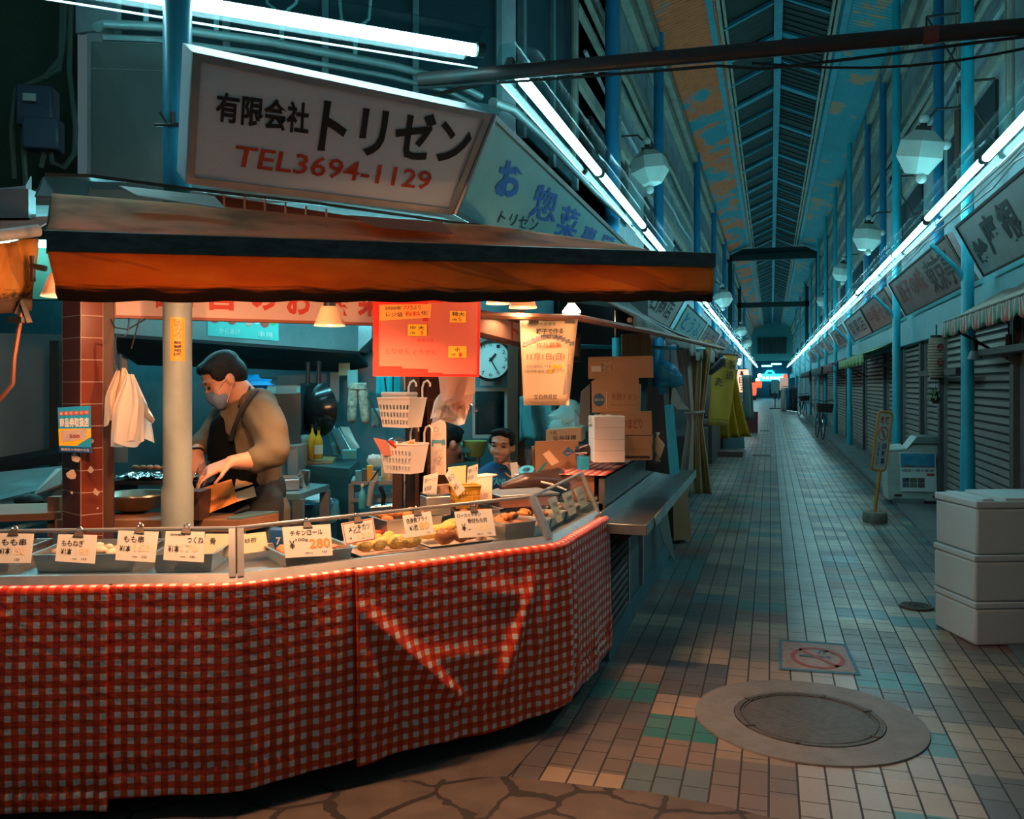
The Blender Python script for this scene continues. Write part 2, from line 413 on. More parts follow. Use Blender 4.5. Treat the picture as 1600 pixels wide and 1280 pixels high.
def crazy_mat():
    m, nt, bs = _nt('crazy_paving'); g = NG(nt); N = nt.nodes; L = nt.links
    tc = N.new('ShaderNodeTexCoord'); vo = N.new('ShaderNodeTexVoronoi'); vo.feature = 'DISTANCE_TO_EDGE'; vo.inputs['Scale'].default_value = 3.6
    nz = g.noise(tc.outputs['Object'], 7, 4)
    mp = N.new('ShaderNodeVectorMath'); mp.operation = 'ADD'; L.new(tc.outputs['Object'], mp.inputs[0]); L.new(g.xyz(g.m('MULTIPLY', nz, .12), g.m('MULTIPLY', nz, .1)), mp.inputs[1]); L.new(mp.outputs[0], vo.inputs['Vector'])
    j = g.m('LESS_THAN', vo.outputs['Distance'], .035)
    c = g.ramp(nz, [(.3,(.065,.05,.045)),(.7,(.12,.09,.075))]); L.new(g.mix(j, c, (.018,.015,.014)), bs.inputs['Base Color']); bs.inputs['Roughness'].default_value = .7
    bp = N.new('ShaderNodeBump'); bp.inputs['Strength'].default_value = .5; bp.inputs['Distance'].default_value = .008
    L.new(g.m('ADD', g.m('SUBTRACT', 1.0, j), g.m('MULTIPLY', g.noise(tc.outputs['Object'], 60, 3), .3)), bp.inputs['Height']); L.new(bp.outputs[0], bs.inputs['Normal'])
    return m
paving = tile_mat()
side_conc = mat('worn_concrete', (.13,.145,.15), .6, dirt=.7, dcol=(.05,.06,.065), dscale=2.5, bump=.3, bscale=25)
# paving of the arcade; the corner under the stall is asphalt and crazy paving
e0 = G(800, 1255); e1 = G(1110, 1300); e2 = G(950, 985)
fl = MB(); fl.prism([(-9,-1.5,-.1),(2.9,-1.5,-.1),(2.9,100,-.1),(-9,100,-.1)], (0,0,.1)); floor = struct(fl.build('floor', paving, smooth=0))
asph = mat('asphalt', (.10,.078,.068), .85, dirt=.5, dcol=(.05,.04,.035), dscale=8, bump=.5, bscale=60)
a = MB(); a.prism([G(-700,1290), G(730,1280), G(800,1208), G(880,1120), G(960,985), W(-.2,9.5), W(-6,9.5)], (0,0,.004)); o = struct(a.build('trim_1', asph, smooth=0))
k = MB(); k.prism([G(-500,1236)+V((0,0,.004)), G(420,1232), G(790,1216), G(1010,1240), G(1130,1262), G(1240,1290), G(900,1600), G(-800,1600)], (0,0,.006)); struct(k.build('trim_2', crazy_mat(), smooth=0))
# concrete strip along the right-hand shops
r = MB(); rl = [(1.12,2.2),(1.16,3.4),(1.20,5.0),(1.30,7.3),(1.36,9.5),(1.42,12),(1.42,100)]
r.prism([V((x,y,0)) for x, y in rl] + [V((2.9,100,0)), V((2.9,2.2,0))], (0,0,.012)); struct(r.build('trim_3', side_conc, smooth=0))
kerb = MB(); kerb.box((1.53,55,.035), (.34,88,.07)); struct(kerb.build('trim_4', mat('kerb_stone',(.16,.2,.21),.7,dirt=.5,dscale=4), bev=.008))
# ---------------------------------------------------------------- manhole
mc = G(1263, 1124); mh = thing('manhole_cover', 'large round iron manhole cover set in a concrete ring in the paving', 'manhole cover', mc)
b = MB(); prof = [(.300,.001),(.302,.007),(.46,.007),(.463,.001)]; b.lathe(prof, 64, M.Translation(mc), close=False); b.build('concrete_ring', mat('ring_concrete',(.155,.16,.165),.6,dirt=.6,dcol=(.08,.085,.09),dscale=9,bump=.4,bscale=50), mh)
b = MB(); b.lathe([(0,.006),(.262,.006),(.262,.0095),(.27,.0095),(.27,.004),(.276,.004),(.276,.010),(.298,.010),(.299,.002)], 64, M.Translation(mc)); b.build('iron_lid', mat('lid_iron',(.10,.09,.085),.55,.35,dirt=.7,dcol=(.045,.042,.04),dscale=26,bump=.8,bscale=60), mh)
b = MB()
for an in (30, 75, 150, 215, 260, 330):
    d = V((math.cos(math.radians(an)), math.sin(math.radians(an)), 0)); b.box(mc + d*.281 + V((0,0,.009)), (.035,.016,.008), M.Rotation(math.radians(an), 3, 'Z'))
b.build('lug', iron, mh)
# small round grating and drain grates further on
gc = G(1432, 946, .014); b = MB(); b.lathe([(0,-.008),(.085,-.008),(.085,.0),(.098,.0),(.1,-.012)], 36, M.Translation(gc))
for q in (.02,.045,.068): b.lathe([(q,-.006),(q,.001),(q+.01,.001),(q+.01,-.006)], 30, M.Translation(gc), close=False)
tag(b.build('drain_cover', iron), 'small round iron drain cover between teal tiles near the foam boxes', 'drain cover')
for (px, py, w_, l_, lab) in ((1190,711,.34,.5,'rectangular iron drain grate in the paving, nearest of three in a line'), (1195,673,.3,.6,'rectangular iron drain grate in the paving, middle of three in a line'), (1212,636,.5,.9,'rectangular iron drain grate in the paving, farthest of three in a line')):
    p = G(px, py, .004); b = MB(); b.box(p, (w_, l_, .006))
    for q in range(7): b.box(p + V((-w_/2+w_*(q+.5)/7, 0, .004)), (.018, l_*.92, .004))
    tag(b.build('drain_grate', iron), lab, 'drain grate')
# no-smoking mark on the floor
f = Face(G(1217,1047), G(1345,1056), G(1322,1007), G(1217,1000)); sgn = thing('no_smoking_mark', 'no smoking sign stuck flat on the paving beyond the manhole', 'floor sign', f.at(.5,.5))
pnt = mat('faded_floor_paint', (.35,.30,.30), .7, dirt=.4, dscale=20, alpha=.75)
b = MB(); f.rect(b, .04, .05, .96, .95, .002); b.build('panel', pnt, sgn, smooth=0)
b = MB()
for q in ((0,.0,1,.06),(0,.94,1,1),(0,.06,.045,.94),(.955,.06,1,.94)): f.rect(b, *q, lift=.003)
b.build('border', mat('blue_floor_paint', (.035,.17,.26), .7, dirt=.4, dscale=20), sgn, smooth=0)
b = MB(); f.ring(b, .52, .45, .36, .34, .16, .004); d = .25; f.poly(b, [(.27,.68),(.31,.72),(.78,.22),(.74,.18)], .004); b.build('prohibition_ring', mat('red_floor_paint', (.30,.07,.07), .7, dirt=.4, dscale=20), sgn, smooth=0)
b = MB(); f.rect(b, .28, .45, .62, .52, .0035); f.rect(b, .64, .45, .70, .52, .0035)
for q in (0, .07): f.poly(b, [(.56+q,.58),(.60+q,.66),(.70+q,.66),(.76+q,.56),(.78+q,.58),(.71+q,.70),(.58+q,.70),(.53+q,.59)], .0035)
b.build('cigarette', mat('dark_floor_paint', (.05,.09,.10), .7), sgn, smooth=0)
# ---------------------------------------------------------------- arcade shell
LX, RX = -1.78, 1.95; SZ = 6.75
w = MB(); w.box((LX-.1, 52.9, 4.5), (.2, 94.2, 4.7)); struct(w.build('wall_left', concrete, smooth=0))
w = MB(); w.box((RX+.1, 50.6, 4.55), (.2, 98.8, 4.7)); struct(w.build('wall_right', concrete, smooth=0))
def rust_mat():
    m, nt, bs = _nt('peeling_blue_boards'); g = NG(nt); N = nt.nodes; L = nt.links
    tc = N.new('ShaderNodeTexCoord'); mp = N.new('ShaderNodeMapping'); mp.inputs['Scale'].default_value = (1.0,.62,1); L.new(tc.outputs['Object'], mp.inputs[0])
    sp = N.new('ShaderNodeSeparateXYZ'); L.new(tc.outputs['Object'], sp.inputs[0]); Y = sp.outputs[1]; X = sp.outputs[0]
    bd = g.m('FLOOR', g.m('DIVIDE', Y, .11)); fr = g.m('FRACT', g.m('DIVIDE', Y, .11))
    n1 = g.noise(mp.outputs[0], 1.5, 8); n2 = g.noise(g.xyz(g.m('MULTIPLY', X, 5.0), g.m('MULTIPLY', Y, 26.0), 0.0), 1.0, 4); h = g.white(g.xyz(bd, 1.0, 2.0))
    bias = g.m('MULTIPLY', g.m('LESS_THAN', X, 0.0), .10)
    nearl = g.m('MULTIPLY', g.m('LESS_THAN', X, 0.0), g.m('MULTIPLY', g.m('GREATER_THAN', Y, 10.2), g.m('LESS_THAN', Y, 16.3)))
    s_ = g.m('ADD', g.m('ADD', n1, bias), g.m('ADD', g.m('MULTIPLY', g.m('SUBTRACT', n2, .5), .34), g.m('MULTIPLY', nearl, .13))); s_ = g.m('ADD', s_, g.m('MULTIPLY', g.m('SUBTRACT', h, .5), .06))
    k = g.m('GREATER_THAN', s_, .60)
    rust = g.ramp(n2, [(.3,(.40,.065,.012)),(.55,(.90,.14,.02)),(.8,(.55,.12,.045))])
    rust = g.mix(g.m('GREATER_THAN', X, 0.0), rust, (.50,.21,.10))
    blue = g.ramp(n1, [(.3,(.008,.19,.25)),(.7,(.012,.27,.34))])
    col = g.mix(k, blue, rust); col = g.mix(g.m('LESS_THAN', fr, .09), col, (.006,.012,.014))
    L.new(col, bs.inputs['Base Color']); bs.inputs['Roughness'].default_value = .75
    bp = N.new('ShaderNodeBump'); bp.inputs['Strength'].default_value = .7; bp.inputs['Distance'].default_value = .01; L.new(g.m('ADD', g.m('MULTIPLY', k, -.6), g.m('GREATER_THAN', fr, .09)), bp.inputs['Height']); L.new(bp.outputs[0], bs.inputs['Normal'])
    return m
rustm = rust_mat(); trim_teal = mat('teal_roof_paint', (.01,.24,.33), .6, dirt=.5, dcol=(.05,.06,.055), dscale=5)
roof_em = mat('dark_louvres', (.018,.022,.022), .8)
LR, RR, RGX = -.74, .95, .11; RZ = 7.0; RGZ = 7.38
def slab(mb, a, b, c, d, t): mb.sheet(a, b, c, d, t)
YA, YB = 5.6, 96
for nm, xa, xb in (('ceiling', LX, LR), ('ceiling', RX, RR)):
    c = MB(); c.sheet((xa,YA,SZ-.1), (xa,YB,SZ-.1), (xb,YB,RZ), (xb,YA,RZ), .03); struct(c.build(nm, rustm, smooth=0))
for xa in (LR, RR):
    c = MB(); c.sheet((xa,YA,RZ+.02), (xa,YB,RZ+.02), (RGX,YB,RGZ), (RGX,YA,RGZ), .02); struct(c.build('ceiling', roof_em, smooth=0))
c = MB(); c.box((RGX,50.8,RGZ-.07), (.13,90.4,.14)); struct(c.build('trim_5', trim_teal, smooth=0))
for xa, sg in ((LR,1),(RR,-1)):
    c = MB(); c.box((xa,50.8,RZ-.02), (.05,90.4,.12)); c.box((xa+.07*sg,50.8,RZ-.0), (.04,90.4,.10)); struct(c.build('trim_6', beige_m, smooth=0))
    c = MB(); c.box((xa-.12*sg,50.8,RZ-.07), (.10,90.4,.05)); struct(c.build('trim_7', trim_teal, smooth=0))
# roof cross ribs and louvre slats
c = MB(); y = 7.2; k = 0
while y < 95:
    big = k % 2 == 0; s_ = .20 if big else .07
    for xa in (LR, RR): c.sheet((xa,y,RZ-.04), (xa,y+s_,RZ-.04), (RGX,y+s_,RGZ-.04), (RGX,y,RGZ-.04), .05)
    y += 1.35; k += 1
struct(c.build('trim_8', trim_teal, smooth=0))
c = MB(); y = 5.8
while y < 60:
    for xa in (LR, RR): c.sheet((xa,y,RZ-.005), (xa,y+.02,RZ+.045), (RGX,y+.02,RGZ+.025), (RGX,y,RGZ-.025), .008)
    y += .225 if y < 20 else .45
struct(c.build('trim_9', mat('louvre_slat', (.022,.045,.048), .6), smooth=0))
# beige eave beams along the wall heads
for X_, sg in ((LX,1),(RX,-1)):
    c = MB(); c.box((X_+.10*sg,53,SZ-.28), (.2,90,.18)); c.box((X_+.07*sg,53,SZ-.62), (.12,90,.14)); c.box((X_+.14*sg,53,SZ-.05),(.05,90,.08)); struct(c.build('trim_10', beige_m, smooth=0))
    c = MB(); c.box((X_+.03*sg,53,5.35), (.08,90,.07)); c.box((X_+.03*sg,53,4.95), (.06,90,.05)); c.box((X_+.02*sg,53,4.3),(.05,90,.12)); struct(c.build('trim_11', beige_m, smooth=0))
    c = MB(); rr = random.Random(3)   # dark upper window bands
    y = 8.6
    while y < 90:
        c.box((X_+.005*sg, y+1.2, 3.75), (.05, 2.2, .75)); y += 4.0
    struct(c.build('window_1', mat('dark_pane', (.02,.03,.035), .25), smooth=0))
# dark steel frames across the arcade far down
for i, y in enumerate((36, 47)):
    c = MB(); zt = 6.55 if i == 0 else 5.6
    c.box((.08,y,zt-.1), (3.6,.2,.26)); c.box((LX+.2,y,4.9), (.16,.2,3.2)); c.box((RX-.2,y,4.9), (.16,.2,3.2))
    if i == 0: c.prism([(-1.6,y,zt),(1.75,y,zt),(1.3,y,zt+.25),(-1.1,y,zt+.25)], (0,.2,0))
    struct(c.build('trim_12', mat('dark_frame', (.012,.03,.035), .7), smooth=0))
# the end: gable with dark windows, ceiling lamps and the lit blue sign
c = MB(); yE = 92
c.box((.08,yE+1.2,2.2), (5,.2,4.4)); struct(c.build('wall_end', mat('far_wall', (.04,.18,.21), .8), smooth=0))
c = MB(); c.prism([(-1.9,yE-6,3.6),(2.1,yE-6,3.6),(2.1,yE-6,7.2),(1.0,yE-6,7.7),(-.9,yE-6,7.7),(-1.9,yE-6,7.2)], (0,.2,0)); struct(c.build('wall_far_gable', mat('gable', (.06,.26,.29), .8), smooth=0))
c = MB()
for q in range(6): c.box((-1.05+q*.45, yE-6.1, 5.0), (.36,.1,1.5))
struct(c.build('window_2', mat('gable_pane', (.01,.02,.025), .3), smooth=0))
# ---------------------------------------------------------------- fluorescent rows
trough = glassmat('clear_lamp_cover', (.70,.88,.88), .05, .10, .03)
sock = mat('lamp_socket', (.025,.04,.04), .5)
PITCH = 2.4
def make_light(name, label, group, sg=1):
    "along local +Y from 0 to 2.36, open side down"
    t = thing(name, label, 'fluorescent light', (0,0,0), 0, group)
    b = MB(); b.cyl((0,.05,0), (0,2.31,0), .029, seg=12); b.build('tube', tube_em, t)
    for y in (.02, 2.34):
        b = MB(); b.box((0,y,.008), (.036,.05,.055)); b.cyl((0,y-.02,0),(0,y+.02,0),.032,seg=10); b.build('socket', sock, t, bev=.003)
    b = MB(); c = [(-.15*sg,.05),(-.03*sg,.105),(.05*sg,.10),(.085*sg,-.045)]
    for (x0,z0),(x1,z1) in zip(c, c[1:]): b.sheet((x0,0,z0),(x0,2.395,z0),(x1,2.395,z1),(x1,0,z1),.004)
    b.build('reflector', trough, t)
    b = MB(); b.cyl((.087*sg,0,-.048),(.087*sg,2.395,-.048),.005,seg=6); b.build('cover_edge', white_p, t)
    return t
LZ = 3.0; LLX, RLX = -.783*(LZ-HC)-.0, .912*(LZ-HC)
rproto = make_light('fluorescent_light', 'x', 'fluorescent lights along the right-hand row')
lproto = make_light('fluorescent_light', 'x', 'fluorescent lights along the left-hand row', -1)
NL = 34
y0r = XP(1537,244,RLX).y - PITCH
for i in range(NL):
    o = rproto if i == 0 else dup(rproto)
    o.location = (RLX, y0r + i*PITCH, LZ + .012*math.sin(i*2.1)); o['label'] = 'fluorescent tube light, %s from the near end of the right-hand row' % ordw(i)
pc = P(786, 86, 4.24)
y0l = pc.y + .12
for i in range(NL):
    o = lproto if i == 0 else dup(lproto)
    o.location = (LLX, y0l + i*PITCH, LZ + .012*math.sin(i*1.7)); o['label'] = 'fluorescent tube light, %s from the corner sign in the left-hand row' % ordw(i)
# around the corner, over the facade
fdir = W(-.914, -.407).normalized(); ang = math.atan2(fdir.y, fdir.x) - PI/2
for i in range(1):
    o = dup(lproto, pc + fdir*(.1 + i*PITCH) + V((0,0,.0)), ang, 'fluorescent tube light over the stall facade, %s round the corner to the left' % ordw(i), 'fluorescent lights around the stall corner')
    o.scale = (-1,1,1)
# bright wire hanging under the reflectors on both rows
# ---------------------------------------------------------------- blue poles
def pole(x, y, r, z1, label, m=teal_paint, z0=0.0, group=None, arm=True, collar=.62):
    t = thing('pole', label, 'pole', (x,y,z0), 0, group)
    b = MB(); b.lathe([(r*1.18,0),(r*1.18,.9 if collar else .03),(r,.93 if collar else .05),(r,z1-z0)], 18, M.Translation((x,y,z0))); b.build('shaft', m, t)
    b = MB(); b.lathe([(r*1.7,0),(r*1.7,.014),(r*1.25,.02)], 18, M.Translation((x,y,z0+.001))); b.build('base_flange', m, t)
    if arm:
        b = MB(); s = -1 if x > 0 else 1
        b.tube([(x,y,2.25),(x+s*.10,y-.02,2.42),(x+s*.30,y-.05,2.62)], .022, 8); b.build('bracket', m, t)
    return t
ys = [8.4, 12.9, 20.3, 24.7, 29, 33.3, 40, 47, 55, 64]
for i, y in enumerate(ys): pole(1.64, y, .052, SZ-.1, 'turquoise steel pole by the right-hand shutters, %s from the camera' % ordw(i), group='turquoise poles on the right')
for i, y in enumerate([9.05, 13.0, 20.0, 26, 32, 39, 47, 56]): pole(-1.6, y, .075, SZ-.15, 'blue steel pole against the left-hand wall above the shop signs, %s from the corner' % ordw(i), blue_paint, group='blue poles on the left', arm=False)
# slimmer downpipe-like upper poles on the right
for i, y in enumerate([10.6, 15.6, 18.0, 22.5, 27, 31, 36, 43, 51]): pole(1.78, y, .055, SZ-.2, 'blue upper pole on the right-hand wall above the signs, %s from the camera' % ordw(i), blue_paint, z0=2.9, group='upper blue poles on the right', arm=False, collar=0)
# ---------------------------------------------------------------- pipe across the arcade
a = YP(655,125,4.14); c = YP(1700,33,4.14)
pi = thing('cross_pipe', 'dark steel pipe crossing the arcade overhead between the two light rows', 'pipe', a)
b = MB(); b.cyl(a, c, .036, seg=16); b.build('pipe', mat('pipe_steel',(.05,.05,.05),.5,.4,dirt=.5,dcol=(.12,.05,.04),dscale=9), pi)
b = MB(); m_ = a.lerp(c, .80); b.cyl(m_ - V((.03,0,0)), m_ + V((.03,0,0)), .039, seg=16); b.build('tape_band', mat('dull_red_tape',(.25,.06,.06),.6), pi)
b = MB(); pts = [a.lerp(c, t) + V((0,-.01,-.045 - .05*math.sin(PI*min(1,t*1.1))*(1 if t>.5 else .3))) for t in [q/16 for q in range(17)]]; b.tube(pts, .007, 6)
pts = [a.lerp(c, .55+.45*t) + V((0,.02,-.05-.07*math.sin(PI*t))) for t in [q/8 for q in range(9)]]; b.tube(pts, .006, 6); b.build('cable', rubber, pi)
a2 = YP(672,150,4.3); c2 = YP(800,120,4.25); b = MB(); b.tube([a2, c2], .012, 8); tag(b.build('stay_rod', iron), 'thin stay rod just below the near left end of the cross pipe', 'rod')
# ---------------------------------------------------------------- faceted globe lamps
def make_globe():
    t = thing('globe_lamp', 'x', 'lamp', (0,0,0), 0, 'faceted globe lamps on the arcade walls')
    bm = bmesh.new(); bmesh.ops.create_icosphere(bm, subdivisions=1, radius=.235)
    b = MB(); r, h = .235, .12   # truncated drum: octagon rings
    b.lathe([(.12,-.20),(.235,-.05),(.215,.10),(.10,.20)], 6, M.Rotation(.39,4,'Z') @ M.Rotation(.12,4,'X')); b.build('globe', lamp_w, t, world=False, smooth=.1); bm.free()
    b = MB(); b.box((0,0,.215), (.13,.13,.04)); b.cyl((0,0,.22),(0,0,.27),.03); b.build('cap', iron, t, world=False)
    for d in ((.0,0,.31),(.20,-.09,.06),(.03,-.05,-.25)):
        b = MB(); b.ball(d, .05, seg=12, rings=8); b.build('small_globe', mat_once('bulb_glass'), t, world=False)
    b = MB(); b.tube([(0,0,.27),(.1,0,.40),(.3,0,.42)], .012, 8); b.build('arm', iron, t, world=False)
    return t
_mo = {}
def mat_once(n):
    if n not in _mo: _mo[n] = mat(n, (.55,.6,.58), .2, spec=.8)
    return _mo[n]
gp = make_globe()
spots = [(1438,238,8.3,1),(1355,371,13.6,1),(1316,425,20,1),(1286,470,30,1),(1015,262,10.3,-1),(1130,466,21,-1),(1158,517,34,-1),(1168,536,44,-1)]
for i, (px, py, w_, sg) in enumerate(spots):
    o = gp if i == 0 else dup(gp)
    o.location = P(px, py, w_); o.rotation_euler = (random.Random(i).uniform(-.15,.15), .1, 0 if sg > 0 else PI)
    o['label'] = 'white faceted globe lamp with small side bulbs on the %s wall, %s from the camera' % ('right-hand' if sg > 0 else 'left-hand', ordw(i if sg > 0 else i-4))
# dark speaker-like boxes on the walls beside the near globe lamps
for (px, py, w_, lab) in ((1508,215,9.0,'dark wooden cabinet box on the right-hand wall beside the nearest globe lamp'), (970,275,11.2,'dark wooden cabinet box on the left-hand wall beside the globe lamp')):
    p = P(px, py, w_); b = MB(); b.box(p, (.16,.26,.62)); b.box(p+V((0,-.135,0)), (.12,.012,.56)); tag(b.build('wall_cabinet', wood_d, bev=.01), lab, 'box')
# wires and conduits on the walls
wr = random.Random(5)
for i in range(4):
    sg = 1 if i < 2 else -1; X_ = RX-.07 if sg > 0 else LX+.07; b = MB(); y = 7.5 if sg > 0 else 8.2; z = 4.55 + .55*(i % 2); pts = []
    while y < 20: pts.append((X_, y, z + wr.uniform(-.05,.05))); y += 1.3; z += wr.uniform(-.02,.03)
    b.tube(pts, .02 + .012*(i % 2), 6); tag(b.build('conduit', beige_m if i % 2 else grey_p), ('%s conduit pipe running along the %s upper wall' % (('lower grey','upper beige')[i % 2], 'right-hand' if sg > 0 else 'left-hand')), 'conduit')
for i, (x, y, z0, z1) in enumerate(((1.86,7.9,3.3,6.2),(1.88,10.0,3.2,6.3),(-1.72,10.1,3.2,6.4),(-1.7,7.6,3.3,5.8),(1.86,14.3,3.1,6.2))):
    b = MB(); b.tube([(x,y,z0),(x+.01,y+.05,(z0+z1)/2),(x,y-.03,z1)], .03, 8); b.tube([(x,y+.16,z0+.4),(x,y+.2,z1)], .009, 6); tag(b.build('downpipe', beige_m), 'narrow beige pipe running up the %s upper wall, %s along' % ('right-hand' if x > 0 else 'left-hand', ('first','second','first','second','third')[i]), 'pipe')
for i, (x, y, z) in enumerate(((1.5,9.6,5.1),(1.6,8.6,4.1),(1.6,13.2,4.3))):
    b = MB(); b.tube([(x+.3,y,z),(x,y,z)], .012, 6); b.tube([(x,y,z),(x+.3,y,z-.55)], .010, 6); b.tube([(x,y,z),(x,y,z-.1)], .01, 6); tag(b.build('wall_bracket', iron), 'thin black triangular bracket high on the right-hand wall, %s from the camera' % ordw(i), 'bracket')
# ---------------------------------------------------------------- angled sign boards, right-hand row
board_grey = mat('aged_sign_face', (.30,.38,.38), .3, dirt=.55, dcol=(.14,.20,.20), dscale=3)
board_red = mat('rusty_sign_face', (.24,.17,.15), .35, dirt=.6, dcol=(.10,.09,.09), dscale=4)
board_white = mat('white_sign_face', (.50,.52,.52), .35, dirt=.35, dcol=(.26,.34,.35), dscale=2.5)
board_teal = mat('pale_teal_sign_face', (.24,.60,.62), .4, dirt=.35, dcol=(.13,.42,.46), dscale=3)
inkd = mat('worn_black_paint', (.02,.025,.03), .5); inkr = mat('worn_red_paint', (.34,.05,.035), .5); inkg = mat('worn_white_paint', (.6,.62,.6), .5)
def board(name, label, bl, br, tr, tl, mface, texts, group=None, frame=alu, t=.06, fr=.02, cat='shop sign'):
    f = Face(bl, br, tr, tl); r = thing(name, label, cat, f.at(.5, .0), 0, group)
    b = MB(); n = f.n(); b.prism(f.c, n*-t); b.build('panel', mface, r, smooth=0)
    L_ = (f.c[1]-f.c[0]).length; H_ = (f.c[3]-f.c[0]).length; fx, fy = fr/L_, fr/H_
    b = MB()
    for q in ((0,0,1,fy),(0,1-fy,1,1),(0,fy,fx,1-fy),(1-fx,fy,1,1-fy)):
        c = [f.at(q[0],q[1]), f.at(q[2],q[1]), f.at(q[2],q[3]), f.at(q[0],q[3])]; b.prism([p + n*.012 for p in c], n*-.02)
    b.build('frame', frame, r, smooth=0)
    for (body, x0, y0, x1, y1, ik, off) in texts:
        b = MB(); f.text(b, body, x0, y0, x1, y1, off, .004); b.build('lettering', ik, r, smooth=0)
    return r, f
BX0, BZ0, BX1, BZ1 = 1.72, 2.30, 1.50, 2.74
seg = [(4.6,8.15,board_grey,[('松','x'),]),(8.6,12.55,board_red,[]),(13.1,16.4,board_red,[]),(16.5,20.0,board_grey,[]),(20.6,24.4,board_grey,[]),(25,28.7,board_white,[]),(29.3,33,board_red,[]),(33.6,39.6,board_grey,[])]
rt = [[('松','',.62,.12,.92,.9,inkd,.02),('屋',' ',.08,.12,.38,.9,inkd,.02)],
      [('餃子の味',' ',.08,.3,.55,.85,inkr,.01),('東京亭','',.6,.12,.92,.88,inkd,.01)],
      [('中華そば','',.1,.2,.9,.8,inkr,.01)], [('青果店','',.1,.2,.9,.8,inkd,.01)], [('鮮魚','',.2,.15,.8,.85,inkd,.01)],[('呉服','',.2,.15,.8,.85,inkr,.01)],[('酒場','',.2,.15,.8,.85,inkg,.01)],[('薬局','',.2,.15,.8,.85,inkd,.01)]]
dsc = ['grey sign board with bold black brush characters above the striped awning','rust-stained metal sign board between the two nearest right-hand poles','brownish sign board with red characters above the green awning','grey weathered sign board, fourth along the right-hand shops','grey weathered sign board, fifth along the right-hand shops','pale sign board, sixth along the right-hand shops','brown sign board, seventh along the right-hand shops','long grey sign board, farthest on the right-hand side']
rt[0] = [('鈴', '', .035, .12, .155, .62, inkd, .03), ('座', '', .165, .22, .285, .86, inkd, .03), ('銀', '', .31, .2, .43, .86, inkd, .03)]
for i, ((ya, yb, mf, _), tx) in enumerate(zip(seg, rt)):
    # seen from the arcade the far end is on the left
    tx = [(t[0], t[2], t[3], t[4], t[5], t[6], t[7]) for t in tx]
    board('shop_sign', dsc[i], (BX0,yb,BZ0), (BX0,ya,BZ0), (BX1,ya,BZ1), (BX1,yb,BZ1), mf, tx, 'angled sign boards over the right-hand shops', frame=iron)
    for q in range(2):
        pass
# drooping wires along the top of the right-hand boards
b = MB()
for k in range(3):
    pts = []; y = 4.5
    while y < 34: pts.append((BX1-.03-.02*k, y, BZ1+.03+.02*k+wr.uniform(-.02,.03))); y += .55
    b.tube(pts, .006, 5)
tag(b.build('cable_bundle', mat('pale_wire', (.30,.28,.25), .6)), 'bundle of thin pale wires along the top of the right-hand sign boards', 'wires')
# boards along the left-hand shops past the stall
dl = [(8.9,12.7),(13.3,17.4),(17.9,21.8),(22.4,26.5),(27,31.5),(32,38)]
lt = ['立石商店','とうふ','お茶','漬物','惣菜','寿司']
for i, (ya, yb) in enumerate(dl):
    board('shop_sign', '%s angled sign board along the left-hand shops beyond the stall' % ordw(i).capitalize(), (-1.42,ya,2.2), (-1.42,yb,2.2), (-1.2,yb,2.6), (-1.2,ya,2.6), (board_white, board_teal, board_grey)[i % 3], [(lt[i], .12,.2,.85,.8, (inkd, ink_blue, inkr)[i % 3], .01)], 'angled sign boards over the left-hand shops', frame=iron)
# turquoise fascia behind the signs on the right
fz = MB(); fz.box((1.86,53,2.15), (.14,92,.42)); struct(fz.build('trim_13', mat('turquoise_fascia',(.05,.34,.38),.5,dirt=.5,dcol=(.03,.16,.19),dscale=3), smooth=0))
# ---------------------------------------------------------------- right-hand shutters
def shutter_mat():
    m, nt, bs = _nt('roller_shutter'); g = NG(nt); N = nt.nodes; L = nt.links
    tc = N.new('ShaderNodeTexCoord'); sp = N.new('ShaderNodeSeparateXYZ'); L.new(tc.outputs['Object'], sp.inputs[0])
    nz = g.noise(tc.outputs['Object'], 3, 6)
    L.new(g.ramp(nz, [(.3,(.36,.31,.27)),(.7,(.46,.40,.35))]), bs.inputs['Base Color']); bs.inputs['Roughness'].default_value = .45; bs.inputs['Metallic'].default_value = .3
    return m
shm = shutter_mat(); slat_shade = mat('slat_groove_shade', (.035,.032,.03), .8)  # shadow between the slats is put into the colour of the groove faces
def shutter(name, label, ya, yb, z0, z1, X_, group):
    t = thing(name, label, 'roller shutter', (X_, (ya+yb)/2, z0), 0, group)
    b = MB(); h = .075; z = z0+.05; pr = []
    while z < z1:
        pr += [(X_+.012, z), (X_-.010, z+.018), (X_-.012, z+.055), (X_+.010, z+.068)]; z += h
    vs = [V((x,ya,zz)) for x, zz in pr] + [V((x,yb,zz)) for x, zz in pr]; n = len(pr)
    b.add(vs, [(i, i+1, n+i+1, n+i) for i in range(n-1)]); b.mi = [1 if i % 4 == 3 or i % 4 == 0 else 0 for i in range(n-1)]; b.build('slats', [shm, slat_shade], t, smooth=0)
    b = MB(); b.box((X_, (ya+yb)/2, z0+.03), (.035, yb-ya, .06)); b.build('bottom_bar', steel_d, t)
    for y in (ya-.03, yb+.03):
        b = MB(); b.box((X_-.01, y, (z0+z1)/2), (.06,.06,z1-z0)); b.build('guide_rail', steel_d, t)
    return t
sh = [(4.2,6.0),(6.2,7.7),(7.95,9.6),(9.85,10.9),(11.1,12.2),(12.45,14.1),(14.3,16.0),(16.3,19.5),(19.8,23.8),(24.2,28.5),(29,34),(34.5,42)]
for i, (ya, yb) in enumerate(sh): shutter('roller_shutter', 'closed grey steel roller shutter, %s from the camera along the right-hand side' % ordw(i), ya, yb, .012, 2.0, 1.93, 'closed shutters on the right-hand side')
pl = MB()
for i, y in enumerate((6.1,7.83,9.73,11.0,12.33,14.2,16.15,19.65,24,28.75,34.25)): pl.box((1.9,y,1.05), (.11,.12,2.1))
